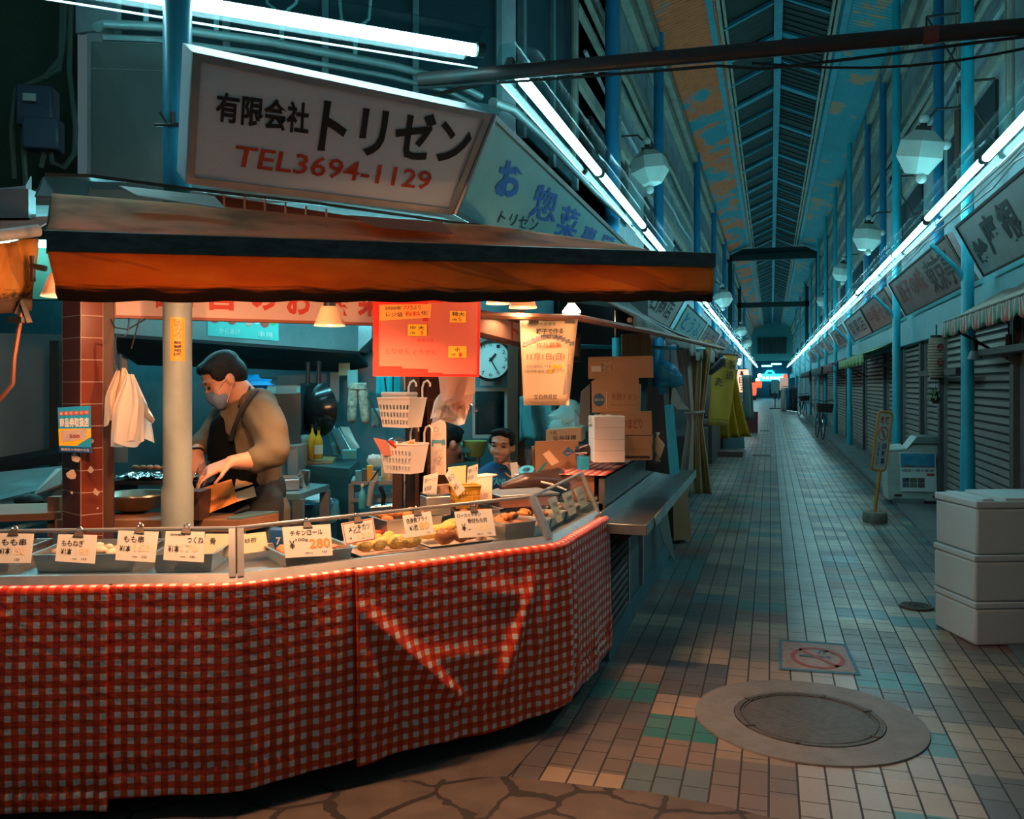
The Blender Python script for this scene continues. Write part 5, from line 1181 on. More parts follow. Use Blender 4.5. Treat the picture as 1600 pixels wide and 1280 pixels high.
f.text(b, '親子で作る', .28,.835,.76,.90,.02,L3)
f.text(b, '提灯コン', .36,.785,.76,.83,.02,L3); b.build('black_lettering', ink, ps, smooth=0)
b = MB()
for k in range(12):
    x = .07+.86*k/11; y = .70+.09*math.sin(PI*k/11); f.poly(b, [(x-.045,y-.01),(x+.045,y+.0),(x+.04,y+.045),(x-.035,y+.04)], .003)
b.build('cloud_drawing', mat('cloud_ink', (.16,.15,.17), .6, dirt=.6, dcol=(.5,.42,.36), dscale=60), ps, smooth=0)
b = MB(); f.text(b, '作品募集', .28,.67,.74,.735,.0,L3); f.text(b, '11月1日(日)', .10,.515,.82,.605,.015,L3); b.build('red_lettering', mat('bright_red_ink', (.80,.05,.02), .5), ps, smooth=0)
b = MB(); f.rect(b, .58,.428,.78,.472,.003); f.rect(b, .52,.378,.60,.418,.003); b.build('highlight', mat('yellow_highlight', (.9,.5,.03), .5), ps, smooth=0)
b = MB(); f.poly(b, [(.84,.12),(.93,.14),(.92,.36),(.90,.50),(.895,.68),(.885,.68),(.885,.50),(.86,.36)], .003); f.rect(b, .85,.45,.93,.47,.004); b.build('tower_drawing', mat('tower_grey', (.30,.24,.2), .6), ps, smooth=0)
b = MB()
for x, y in ((.24,.985),(.86,.985)): b.box(f.at(x,y)-UF*.008, (.045,.008,.022), M.Rotation(CAMROT,3,'Z'))
b.build('clip', iron, ps)
# pole that carries it
b = MB(); b.tube([P(700,492,3.75), P(905,497,3.97), P(1010,517,4.5), P(1130,545,7.5)], .016, 8); tag(b.build('awning_pole', mat('rust_pole',(.30,.14,.08),.5,dirt=.5)), 'rusty pole under the awning from which the cream poster hangs', 'pole')
# ---- warm lamps
cream_shade = cardmat('cream_lamp_shade', (.80,.52,.34), .4, .25)
LP = [(515,508,3.55,13,'lit cream cone lamp in front of the red lettered fascia'),
      (95,462,2.98,7,'lit cream cone lamp peeking out at the left end of the orange awning'),
      (817,480,3.85,18,'lit cream lamp tilted above the cream event poster'),
      (778,474,4.5,10,'lit lamp behind the red price poster, only its rim showing')]
for px, py, w_, e_, lab in LP:
    SPOTA[0] = 2.25
    shade_lamp(lab, P(px, py, w_), .062, .075, .035, True, e_, 'lit lamps under the stall awning', cream_shade, .10, 'stall_lamp')
fl_ = P(893,484,4.0); t = thing('flood_bulb', 'bare bright reflector bulb under the awning above the cartons', 'lamp', fl_, 0, 'lit lamps under the stall awning')
b = MB(); b.lathe([(.012,.03),(.028,.012),(.042,-.008),(.043,-.014),(.03,-.018),(.0,-.02)][::-1], 18, M.Translation(fl_)); b.build('bulb', bulb_em, t)
b = MB(); b.cyl(fl_+V((0,0,.028)), fl_+V((0,0,.09)), .02, seg=12); b.tube([fl_+V((0,0,.09)),fl_+V((0,0,.2))],.006,6); b.build('lamp_holder', black_m, t)
def plight(p, e, col=(1.0,.47,.22), r=.04, nm='bulb_light', spot=None, rot=None):
    ld = bpy.data.lights.new(nm, 'SPOT' if spot else 'POINT'); ld.energy = e; ld.color = col; ld.shadow_soft_size = r
    if spot: ld.spot_size = spot; ld.spot_blend = .7
    lo = bpy.data.objects.new(nm, ld); COL.objects.link(lo); lo.location = p
    if rot: lo.rotation_euler = rot
    return lo
plight(fl_+V((0,0,-.06)), 40, spot=2.0, rot=(math.radians(-4),math.radians(10),0))
SPOTA[0] = 0
# lamps hidden behind the valance, as the row goes on; rightmost added for valance glow
for px, py, w_, e_, lab in ((205,436,2.68,25,'lamp behind the awning valance, left of the white pole'),(390,436,2.85,29,'lamp behind the awning valance above the cook'),(640,442,3.12,34,'lamp behind the awning valance above the fried food'),(905,440,3.40,9,'added lamp that makes the right end of the awning valance glow')):
    SPOTA[0] = 2.5 if px == 640 else 0
    shade_lamp(lab, P(px,py,w_), .062, .075, .015, True, e_, 'lit lamps under the stall awning', cream_shade, .012, 'stall_lamp')
# ---- hanging bags
bagw = cardmat('white_poly_bag', (.82,.74,.68), .3, .5)
def bag_sheet(mb, top, bot, wid, n, rnd, spread=.03):
    for k in range(n):
        o = V((rnd.uniform(-spread,spread), rnd.uniform(-spread,spread), rnd.uniform(-.02,.02))); w2 = wid*rnd.uniform(.75,1.1); ph = rnd.uniform(0,6); sk = rnd.uniform(-.03,.03)
        mb.grid(10, 10, lambda i, j: top.lerp(bot, j) + o*j + UR*((i-.5)*(.25*wid+(w2-.25*wid)*min(1,j*2.2)) + sk*j) + UF*(.02*math.sin(i*7+ph+j*2)*(.4+j)) + UZ*(.015*math.sin(i*5+ph)*j))
rb = random.Random(12)
t = thing('bag_bunch', 'bunch of white plastic carrier bags on a wire hook beside the tiled pillar', 'plastic bags', P(190,575,3.4))
b = MB(); bag_sheet(b, P(190,575,3.38), P(193,660,3.38), .10, 4, rb); b.build('carrier_bag', cardmat('cream_bag', (.84,.62,.46), .4, .4), t)
b = MB(); bag_sheet(b, P(203,585,3.36), P(212,688,3.36), .11, 3, rb); b.build('clear_bag', bagw, t)
b = MB(); b.add([P(222,620,3.37),P(242,656,3.35),P(238,662,3.35),P(215,645,3.37)],[(0,1,2,3)]); b.build('silver_packet', steel, t, solid=.003)
b = MB(); b.tube([P(202,497,3.42),P(200,520,3.40),P(192,527,3.39),P(182,524,3.38),P(180,535,3.38),P(182,570,3.38)],.0035,6); b.box(P(187,566,3.37),(.012,.01,.06)); b.build('hook', mat('blue_wire',(.02,.05,.12),.4), t)
b = MB(); b.tube([P(218,498,3.5),P(212,520,3.5),P(205,545,3.5)],.003,6); b.tube([P(173,498,3.5),P(180,512,3.5),P(200,515,3.5),P(228,498,3.5)],.003,6); tag(b.build('cable', rubber), 'thin dark wires looping under the fascia above the white bags', 'wires')
t = thing('bag_bunch', 'thick bundle of white plastic bags hanging below the red price poster', 'plastic bags', P(712,590,3.9))
b = MB(); 
for k in range(6):
    x0, x1, y1 = 684+3*k, 742-2*k+rb.uniform(-3,3), 628+7*k; ph = rb.uniform(0,6)
    b.grid(10, 10, lambda i, j: P(x0+(x1-x0)*i+(6+4*k)*j*(1-i), 580+(y1-580-(14+2*k)*i)*j, 3.88-.012*(5-k))+UF*(.012*math.sin(i*6+ph+j*2)*(.3+j)))
b.build('bag_stack', cardmat('peach_bag', (.86,.58,.46), .4, .35), t)
b = MB(); bag_sheet(b, P(705,600,3.92), P(703,655,3.92), .12, 4, rb, .03); b.build('clear_bag', bagw, t)
b = MB(); bag_sheet(b, P(722,622,3.93), P(722,648,3.9), .12, 3, rb, .03); b.build('film_bag', film, t)
# ---- baskets hooked on the pillar
plw = mat('basket_plastic', (.80,.70,.62), .45)
def basket(label, c, wd, dp, h, rot, m=plw, hooks=True, name='basket', slots=True):
    t = thing(name, label, 'basket', c); R_ = M.Rotation(rot,4,'Z'); T = M.Translation(c) @ R_
    def wall(mb, x0, y0, x1, y1, ox, oy, cut):
        # tapered wall with two rows of slots
        nb = 9 if cut else 1; z0_, z1_ = 0, h; tp_ = .78
        def pt(x, y, z): k = tp_+(1-tp_)*z/h; return T @ V((x*k, y*k, z))
        if not cut: mb.add([pt(x0,y0,0),pt(x1,y1,0),pt(x1,y1,h),pt(x0,y0,h)],[(0,1,2,3)]); return
        rows = [0,.10,.26,.36,.52,.62,.78,1.0]
        for r in range(7):
            za, zb = rows[r]*h, rows[r+1]*h
            if r % 2 == 0: mb.add([pt(x0,y0,za),pt(x1,y1,za),pt(x1,y1,zb),pt(x0,y0,zb)],[(0,1,2,3)])
            else:
                for q in range(nb+1):
                    a0 = max(0,(q-.22)/nb); a1 = min(1,(q+.22)/nb)
                    mb.add([pt(x0+(x1-x0)*a0,y0+(y1-y0)*a0,za),pt(x0+(x1-x0)*a1,y0+(y1-y0)*a1,za),pt(x0+(x1-x0)*a1,y0+(y1-y0)*a1,zb),pt(x0+(x1-x0)*a0,y0+(y1-y0)*a0,zb)],[(0,1,2,3)])
    X, Y = wd/2, dp/2; b = MB()
    wall(b,-X,-Y,X,-Y,0,-1,slots); wall(b,X,Y,-X,Y,0,1,slots); wall(b,X,-Y,X,Y,1,0,False); wall(b,-X,Y,-X,-Y,-1,0,slots)
    k = .78; b.add([T@V((-X*k,-Y*k,0)),T@V((X*k,-Y*k,0)),T@V((X*k,Y*k,0)),T@V((-X*k,Y*k,0))],[(0,1,2,3)]); b.build('body', m, t, solid=.0035, smooth=0)
    b = MB(); rim = [T@V(p) for p in ((-X,-Y,h),(X,-Y,h),(X,Y,h),(-X,Y,h),(-X,-Y,h))]; b.tube(rim,.005,6); b.build('rim', m, t)
    if hooks:
        for x in (-X*.1, X*.75):
            b = MB(); b.tube([T@V(p) for p in ((x,Y,h-.01),(x,Y,h+.05),(x+.01,Y,h+.075),(x+.03,Y,h+.085),(x+.045,Y,h+.07),(x+.045,Y,h+.055))],.005,6); b.build('hook', m, t)
    return t, T
bk1, T1 = basket('upper white basket hooked on the dark pillar, filled with wrapped packs', P(628,667,4.12), .19, .13, .135, CAMROT-.52)
bk2, T2 = basket('lower white basket hooked on the dark pillar, holding envelopes and a red pen', P(631,738,4.1), .19, .13, .135, CAMROT-.52)
b = MB(); 
for k in range(3): b.box(T1@V((-.015,-.0,.115+.02*k)), (.15,.10,.02), M.Rotation(CAMROT-.52+.03*k,3,'Z') )
tag(b.build('wrapped_pack', cardmat('pack_film',(.82,.74,.68),.2,.3), bev=.008), 'stack of clear wrapped white packs sitting in the upper basket', 'pack')
for nm, lab, m_, pts in (('envelope','red printed paper standing in the lower basket',mat('red_print',(.60,.20,.14),.6),[(583,684),(603,688),(618,712),(598,712)]),('orange_card','white card with two orange ovals in the lower basket',mat('cream_card2',(.85,.62,.42),.6),[(622,694),(648,686),(650,700),(624,708)])):
    b = MB(); q = [P(x,y,4.06) for x, y in pts]; b.prism(q, UF*.003); o = tag(b.build(nm, m_, smooth=0), lab, 'card')
    if nm == 'orange_card':
        fo = Face(q[3],q[2],q[1],q[0]); b = MB(); fo.ring(b,.28,.5,.2,.32,.9,fill=True); fo.ring(b,.74,.55,.2,.32,.9,fill=True); b.build('orange_oval', ink_or, o, smooth=0)
b = MB(); b.tube([P(608,689,4.05),P(620,699,4.05)],.010,8); tag(b.build('red_marker', mat('marker_red',(.55,.03,.02),.4)), 'red marker pen lying in the lower basket', 'pen')
b = MB(); b.ball(P(620,694,4.12),(.06,.04,.035)); tag(b.build('plastic_wrap_ball', film), 'crumpled clear wrap in the lower basket', 'plastic wrap')
# paddle-shaped white board with doodles
f = Face(P(673,742,4.2),P(697,742,4.2),P(697,654,4.22),P(673,654,4.22)); t = thing('paddle_board', 'tall white round-topped board with a blue tap drawing against the dark pillar', 'board', f.at(.5,0))
pts = [(0,0),(1,0),(1,.86)] + [(.5+.5*math.cos(a*PI/10), .86+.14*math.sin(a*PI/10)) for a in range(1,10)] + [(0,.86)]
b = MB(); b.prism([f.at(*q) for q in pts], UF*.008); b.build('panel', mat('paddle_white',(.80,.60,.48),.45), t, smooth=0)
b = MB(); f.poly(b,[(.08,.50),(.18,.50),(.20,.56),(.70,.57),(.70,.53),(.95,.53),(.95,.60),(.85,.64),(.75,.61),(.12,.62),(.06,.58)],.002); b.build('tap_drawing', mat('tap_blue',(.08,.32,.42),.5), t, smooth=0)
b = MB()
for (x,y,r_) in ((.35,.80,.16),(.55,.28,.14),(.65,.33,.12),(.3,.25,.1),(.6,.20,.12),(.2,.12,.1),(.66,.44,.1)): f.ring(b,x,y,r_,r_*.27,.16,.002,14)
b.build('doodle', mat('doodle_grey',(.25,.22,.2),.6), t, smooth=0)
# steel pot, yellow basket, cards, donation box in the middle of the counter
c = G(680,800,.80); c = P(680,798,3.75); t = thing('steel_canister', 'short square steel canister at the foot of the dark pillar', 'canister', c)
b = MB(); b.box(c+V((0,0,.025)), (.11,.10,.085), M.Rotation(CAMROT+.4,3,'Z')); b.build('body', steel, t, bev=.006)
b = MB(); b.box(c+V((0,0,.072)), (.105,.095,.008), M.Rotation(CAMROT+.4,3,'Z')); b.build('lid', chrome, t)
b = MB(); b.prism([P(662,760,3.82),P(700,757,3.82),P(705,787,3.82),P(668,790,3.82)], UF*.03); tag(b.build('snack_packet', mat('patterned_packet',(.52,.30,.20),.5,dirt=.9,dcol=(.06,.05,.03),dscale=34), smooth=0), 'patterned snack packet leaning behind the steel canister', 'packet')
yb, _ = basket('small yellow slotted basket on the counter below the clipped price cards', P(725,792,3.85), .125, .10, .095, CAMROT+.35, mat('yellow_plastic',(.62,.36,.04),.4), hooks=False)
for lab, q, txt in (('price card with handwriting leaning left of the yellow basket',[(660,776),(682,770),(685,738),(662,744)],('鶏チャーシュー','¥300')),('price card with handwriting tilted across the middle behind the yellow basket',[(715,776),(727,765),(704,732),(695,742)],('鶏ロースト','¥450')),('price card with handwriting standing upright behind the yellow basket',[(729,757),(746,751),(747,725),(731,730)],('鶏たたき','¥350'))):
    ff = Face(*[P(x,y,3.76 if q[0][0]<700 else 3.78) for x, y in q]); t = thing('price_card', lab, 'price card', ff.at(.5,0), 0, 'price cards on the counter'); b = MB(); ff.slab(b,.002); b.build('card', paper, t, smooth=0); b = MB(); ff.text(b,txt[0],.1,.62,.92,.85,.0); ff.text(b,txt[1],.1,.22,.6,.45,.0); b.build('handwriting', ink, t, smooth=0)
b = MB(); b.prism([P(703,775,3.95),P(727,773,3.95),P(728,728,3.97),P(700,731,3.97)], UF*.02); tag(b.build('order_pad', mat('cream_pad',(.80,.56,.30),.6), smooth=0), 'cream paper pad standing behind the tilted price card', 'pad')
c = P(754,788,3.95); t = thing('donation_box', 'pinkish white money box with a slot beside the yellow basket', 'money box', c); b = MB(); q = [P(736,786,3.9),P(768,785,3.9),P(769,745,3.93),P(736,749,3.93)]; b.prism(q, UF*.10); b.prism([P(736,749,3.93),P(769,745,3.93),P(777,743,4.02),P(760,741,4.06),P(736,745,4.06)], UZ*.006); b.build('body', mat('money_box',(.82,.60,.50),.5), t, smooth=0)
b = MB(); b.prism([P(746,783,3.893),P(749,783,3.893),P(749,764,3.893),P(746,764,3.893)], UF*.004); b.build('slot', iron, t, smooth=0)
# ================================================================ price cards on the glass, trays and food
def gl_plane(E, a0, z0_, z1_):
    p0, p1, p2 = E(0,.040,.772), E(1,.040,.772), E(0,.115,z0_); n = (p1-p0).cross(p2-p0).normalized()
    if n.dot(V((0,0,HC))-p0) < 0: n = -n
    return p0, n
def gproj(pl, px, py, lift):
    p0, n = pl; o = V((0,0,HC)); d = P(px,py,1.0)-o; q = p0+n*lift; return o + d*((q-o).dot(n)/d.dot(n))
plAB, plBC, plCD = gl_plane(eAB,0,.905,.912), gl_plane(eBC,0,.912,.932), gl_plane(eCD,0,.932,.958)
def price_card(label, pl, q, blk=(), red=(), lift=.012, clip=True, m=paper, extra=(), border=False, group='price cards clipped on the glass cases'):
    f = Face(*[gproj(pl, x, y, lift) for x, y in q]); t = thing('price_card', label, 'price card', f.at(.5,0), 0, group)
    b = MB(); f.slab(b, .0018); b.build('card', m, t, smooth=0)
    if blk:
        b = MB()
        for s, x0, y0, x1, y1 in blk: f.text(b, s, x0, y0, x1, y1, .012, .0012)
        b.build('handwriting', ink, t, smooth=0)
    if red:
        b = MB()
        for s, x0, y0, x1, y1 in red: f.text(b, s, x0, y0, x1, y1, .02, .0012)
        b.build('price_digits', extra[0] if extra else ink_or, t, smooth=0)
    if border:
        b = MB()
        for r in ((.03,.03,.97,.06),(.03,.94,.97,.97),(.03,.06,.05,.94),(.95,.06,.97,.94)): f.rect(b, *r)
        b.build('border', ink_red, t, smooth=0)
    if clip:
        x = (f.c[1]-f.c[0]).normalized(); y = (f.c[3]-f.c[0]).normalized(); n = f.n(); c = f.at(.52,1.0); b = MB()
        b.prism([c-x*.017-y*.008+n*.004, c+x*.017-y*.008+n*.004, c+x*.011+y*.014-n*.002, c-x*.011+y*.014-n*.002], -n*.016)
        b.build('bulldog_clip', iron, t, smooth=0)
        b = MB(); R_ = .0085; cc = c+y*.020-n*.006; b.tube([cc+x*R_*math.cos(a*PI/7)+y*R_*math.sin(a*PI/7) for a in range(15)], .0028, 6, cap=False); b.build('clip_ring', chrome, t)
    return t
price_card('partly cropped skewer price card clipped at the far left of the glass', plAB, [(-20,880),(48,880),(53,834),(-14,833)], [('もも串',.28,.58,.85,.82),('¥1本',.24,.28,.5,.52),('125',.62,.08,.74,.15)], [('150',.55,.28,.85,.52)], extra=(ink_fade,))
price_card('skewer price card reading momo negi on the left glass case', plAB, [(86,877),(148,881),(152,836),(91,835)], [('ももねぎ',.12,.56,.68,.80),('¥1本',.12,.24,.40,.50),('ー',.42,.11,.54,.13),('125',.66,.10,.78,.17)], [('180',.5,.28,.85,.52)], extra=(ink_fade,))
price_card('skewer price card reading momo kushi left of the white pole foot', plAB, [(180,875),(242,879),(248,831),(185,829)], [('もも串',.16,.60,.66,.84),('¥1本',.08,.28,.36,.52),('ー',.42,.13,.54,.15),('125',.66,.12,.78,.19)], [('150',.45,.32,.85,.56)], extra=(ink_fade,))
price_card('skewer price card reading tsukune below the white pole', plAB, [(255,875),(318,879),(320,831),(259,830)], [('つくね',.56,.60,.98,.82),('¥1本',.1,.26,.38,.54),('ー',.42,.13,.54,.15),('125',.66,.12,.78,.19),('国内産鶏',.12,.84,.5,.92)], [('170',.42,.32,.85,.56)], extra=(ink_fade,))
price_card('chicken roll price card with 280 in orange on the angled glass', plBC, [(446,872),(520,868),(516,819),(441,824)], [('チキンロール',.14,.68,.82,.86),('¥',.11,.26,.22,.54),('100g',.24,.48,.50,.60),('国産むね',.42,.09,.58,.14),('125',.78,.10,.88,.16)], [('280',.52,.26,.96,.56)])
price_card('framed menchi katsu price card with rounded border on the angled glass', plBC, [(539,852),(588,843),(583,809),(533,818)], [('メンチカツ',.18,.52,.86,.80),('自家製',.32,.44,.55,.50),('一個',.12,.20,.24,.30)], [('130',.42,.16,.86,.40)], extra=(ink_fade,), border=True)
price_card('white fish fry price card with 80 in orange on the angled glass', plBC, [(635,841),(679,834),(673,799),(629,806)], [('白身魚フライ',.1,.60,.84,.84),('¥1枚',.16,.26,.46,.54),('125',.72,.06,.84,.12)], [('80',.50,.26,.86,.58)], extra=(mat('ochre_ink',(.72,.42,.12),.6),))
price_card('roast chicken price card with two lines of handwriting on the angled glass', plBC, [(717,841),(775,837),(768,795),(710,800)], [('ローストチキン',.05,.76,.68,.90),('骨付もも肉',.30,.52,.82,.70),('¥',.12,.24,.23,.52),('1本',.26,.26,.36,.32),('国産もも',.50,.07,.66,.12),('125',.78,.07,.88,.13)], [('450',.45,.24,.88,.48)], extra=(mat('very_pale_ink',(.86,.74,.46),.6),))
for k, q in enumerate(([(872,818),(880,813),(868,775),(855,780)],[(890,807),(901,801),(893,766),(878,772)],[(908,795),(919,789),(910,758),(897,764)],[(925,786),(935,780),(928,749),(918,753)])):
    price_card('price card behind the glass facing the arcade, %s from the corner post' % ORD[k], plCD, q, [(('手羽先','砂肝','レバー','ハツ')[k],.3,.6,.85,.8),('¥100g',.2,.28,.7,.42)], [], -.012, False, cardmat('dim_card',(.60,.60,.52),.5,.3), group='price cards behind the right glass')
plIn = (plAB[0]-plAB[1]*.22, plAB[1])
price_card('white price card lying behind the glass right of the tsukune card', plIn, [(318,868),(360,870),(357,834),(321,834)], [('骨',.22,.5,.45,.8)], [], 0, False, paper_y, group='price cards standing inside the cases')
plIn2 = (plBC[0]-plBC[1]*.20, plBC[1])
price_card('cream price card behind the angled glass left of the blue packet', plIn2, [(379,866),(420,860),(415,831),(377,835)], [('砂肝',.1,.5,.6,.75)], [], 0, False, paper_y, group='price cards standing inside the cases')
# trays
def tray(label, c, d, L_, Dp, h, m=steel, group='steel food trays', name='food_tray', lip=.012):
    d = V(d).normalized(); n = V((-d.y,d.x,0)); t = thing(name, label, 'tray', c, math.atan2(d.y,d.x), group)
    X, Y = L_/2, Dp/2; k = .92; b = MB()
    o_ = [(-X,-Y),(X,-Y),(X,Y),(-X,Y)]; vs = [(x*k,y*k,0) for x, y in o_] + [(x,y,h) for x, y in o_] + [((abs(x)+lip)*math.copysign(1,x),(abs(y)+lip)*math.copysign(1,y),h) for x, y in o_]
    fs = [(0,1,2,3)] + [(i,(i+1)%4,4+(i+1)%4,4+i) for i in range(4)] + [(4+i,4+(i+1)%4,8+(i+1)%4,8+i) for i in range(4)]
    b.add(vs, fs); b.build('pan', m, t, world=False, smooth=0, solid=.002, bev=.002); return t
dAB, dBC, dCD = (B_-A).normalized(), (C_-B_).normalized(), (D_-C_).normalized()
nAB, nBC, nCD = nin(A,B_), nin(B_,C_), nin(C_,D_)
def onAB(px, inn, z): # point in the case by picture column
    r = (px-800)/F; u0 = -.895; 
    w_ = 2.83+inn; return zt(W(r*w_, w_), z)
fz_ = .759
def bc(t_, inn, z=fz_): return zt(B_.lerp(C_, t_)+nBC*inn, z)
def cdp(t_, inn, z=fz_): return zt(C_.lerp(D_, t_)+nCD*inn, z)
tray('steel tray at the far left of the left glass case', onAB(-10,.27,fz_), dAB, .25, .28, .062)
tray('steel tray of pale chicken pieces in the left glass case', onAB(158,.27,fz_), dAB, .34, .28, .062)
tray('steel tray at the right end of the left glass case', onAB(305,.27,fz_), dAB, .20, .28, .062)
tray('steel tray of chicken roll pieces behind the 280 price card', bc(.245,.21), dBC, .25, .24, .05)
tray('flat tray under the yellow croquettes', bc(.475,.24), dBC, .26, .30, .014, mat('brown_tray',(.62,.40,.30),.5))
tray('flat tray of breaded fish and roast chicken legs', bc(.70,.24), dBC, .28, .30, .020, mat('pale_tray',(.70,.55,.44),.4))
tray('deep steel pan of fried chicken beside the corner of the glass', bc(.915,.22), dBC, .15, .24, .075)
tray('deep steel pan farther back behind the roast chicken card', bc(.66,.50,.77), dBC, .26, .2, .07)
tray('deep steel pan behind the corner pan, second row of the middle case', bc(.90,.47,.77), dBC, .20, .18, .08)
for k, tt in enumerate((.2,.5,.8)): tray('steel pan in the case facing the arcade, %s from the corner' % ORD[k], cdp(tt,.24), dCD, .22, .26, .05)
fry = mat('fried_chicken_crust', (.66,.24,.06), .55, dirt=.7, dcol=(.30,.09,.02), dscale=34, bump=.9, bscale=70)
crumb = mat('golden_crumb', (.92,.64,.17), .6, dirt=.45, dcol=(.72,.38,.07), dscale=60, bump=1.0, bscale=150)
roast = mat('roast_skin', (.50,.17,.05), .3, dirt=.6, dcol=(.25,.06,.02), dscale=18)
palem = mat('pale_chicken', (.82,.62,.46), .5, dirt=.4, dcol=(.7,.4,.22), dscale=30)
rf = random.Random(21)
def lump(name, m, c, r, label, cat, group, rz=0):
    b = MB(); b.ball((0,0,0), r, seg=14, rings=9, noise=.10, rnd=rf); o = b.build(name, m, smooth=2); o.location = c; o.rotation_euler = (rf.uniform(-.2,.2), rf.uniform(-.2,.2), rz); return tag(o, label, cat, group)
# chicken roll pieces (tray behind the 280 card)
def spread(name, m, centre, d, n_, nx, ny, dx, dy, r, labelf, cat, group, pile=0):
    k = 0
    for j in range(ny):
        for i in range(nx):
            c = centre + d*((i-(nx-1)/2)*dx + rf.uniform(-.006,.006)) + n_*((j-(ny-1)/2)*dy + rf.uniform(-.006,.006)) + UZ*(r*.7 + pile*(.012*(math.sin(i*2.1+j)) + .02*(1-abs(2*i/(max(nx-1,1))-1))))
            q = r*rf.uniform(.85,1.15); lump(name, m, c, (q*1.25,q*.9,q*.75), labelf(i,j), cat, group, rf.uniform(0,6)); k += 1
row = ['front','second','third','back']
spread('fried_chicken', fry, bc(.245,.19,.775), dBC, nBC, 5, 3, .043, .05, .023, lambda i,j: 'chicken roll piece behind the 280 card, %s row, %s from the left' % (row[j],ORD[i]), 'fried chicken', 'chicken roll pieces in the middle tray', .4)
spread('croquette', crumb, bc(.475,.15,.776), dBC, nBC, 4, 1, .066, .06, .029, lambda i,j: 'golden breaded croquette in the front row of the flat tray, %s from the left' % ORD[i], 'croquette', 'golden croquettes on the flat tray')
spread('croquette', crumb, bc(.475,.25,.776), dBC, nBC, 3, 2, .066, .07, .027, lambda i,j: 'golden breaded croquette behind the front row, %s row back, %s from the left' % (row[j+1],ORD[i]), 'croquette', 'golden croquettes on the flat tray')
for i in range(4): lump('breaded_fish', crumb, bc(.63+.035*i,.24+.03*(i%2),.80+.008*i), (.055,.028,.02), 'yellow breaded fish fillet below the roast chicken card, %s of the heap' % ORD[i], 'fried fish', 'breaded fish fillets', rf.uniform(.2,1.2))
def drumstick(c, rz, label):
    t = thing('drumstick', label, 'chicken leg', c, rz, 'roast chicken legs'); b = MB(); b.lathe([(.001,-.06),(.022,-.052),(.032,-.03),(.030,-.005),(.018,.025),(.011,.05),(.010,.06)], 14, M.Rotation(PI/2,4,'Y')); o = b.build('meat', roast, t, world=False, smooth=2)
    b = MB(); b.lathe([(.009,.055),(.008,.082),(.012,.088),(.010,.098),(.001,.10)], 10, M.Rotation(PI/2,4,'Y')); b.build('bone', palem, t, world=False, smooth=2)
for i, (tt, inn, a) in enumerate(((.665,.13,.2),(.73,.15,.5),(.775,.17,.1))): drumstick(bc(tt,inn,.803), math.atan2(dBC.y,dBC.x)+a, 'glossy roast chicken leg at the front of the flat tray, %s from the left' % ORD[i])
spread('fried_chicken', fry, bc(.915,.20,.80), dBC, nBC, 3, 3, .042, .05, .024, lambda i,j: 'fried chicken piece in the deep corner pan, %s row, %s from the left' % (row[j],ORD[i]), 'fried chicken', 'fried chicken in the corner pan', 1.2)
spread('fried_chicken', fry, bc(.66,.50,.815), dBC, nBC, 5, 2, .045, .05, .024, lambda i,j: 'fried chicken in the pan behind the roast chicken card, %s row, %s from left' % (row[j],ORD[i]), 'fried chicken', 'fried chicken in the rear pan', 1)
spread('fried_chicken', fry, bc(.90,.47,.82), dBC, nBC, 3, 2, .045, .05, .024, lambda i,j: 'fried chicken in the second pan by the glass corner, %s row, %s from left' % (row[j],ORD[i]), 'fried chicken', 'fried chicken in the second row pan', 1)
spread('chicken_skewer', palem, onAB(140,.27,.795), dAB, nAB, 6, 2, .035, .07, .018, lambda i,j: 'pale grilled chicken piece in the left case tray, %s row, %s from the left' % (row[j],ORD[i]), 'grilled chicken', 'pale chicken pieces in the left case', .3)
spread('chicken_skewer', roast, onAB(5,.25,.795), dAB, nAB, 3, 2, .04, .07, .017, lambda i,j: 'browned chicken piece in the far left tray, %s row, %s from the left' % (row[j],ORD[i]), 'grilled chicken', 'browned chicken in the far left tray', .3)
for k in range(3): spread('fried_chicken', (roast,fry,palem)[k], cdp((.2,.5,.8)[k],.24,.785), dCD, nCD, 3, 2, .05, .07, .022, lambda i,j: 'chicken piece in the pan facing the arcade, %s pan, %s row, %s piece' % (ORD[k],row[j],ORD[i]), 'fried chicken', 'chicken in the arcade-side pans', .5)
# blue packet and red packs in the case
c = bc(.10,.42,.80); b = MB(); b.box(P(434,843,3.25), (.055,.04,.085), M.Rotation(CAMROT,3,'Z')); o = tag(b.build('blue_packet', mat('packet_blue',(.02,.12,.36),.4), bev=.006), 'small blue packet inside the case left of the 280 price card', 'packet')
f = Face(*[P(x,y,3.225) for x, y in ((424,856),(443,856),(443,832),(424,832))]); b = MB(); f.text(b,'7',.4,.2,.8,.7,.03,.004); b.build('numeral', mat('packet_white',(.8,.8,.75),.5), o, smooth=0)
for (x, y, m_, lab) in ((596,838,mat('packet_red',(.70,.12,.04),.4),'red packet at the back of the croquette tray'),(620,832,mat('packet_pale',(.80,.52,.42),.4),'pale packet with a red spot at the back of the croquette tray')):
    p = P(x,y,3.62); b = MB(); b.box(p, (.085,.05,.05), M.Rotation(CAMROT+.5,3,'Z')); o = tag(b.build('packet', m_, bev=.004), lab, 'packet')
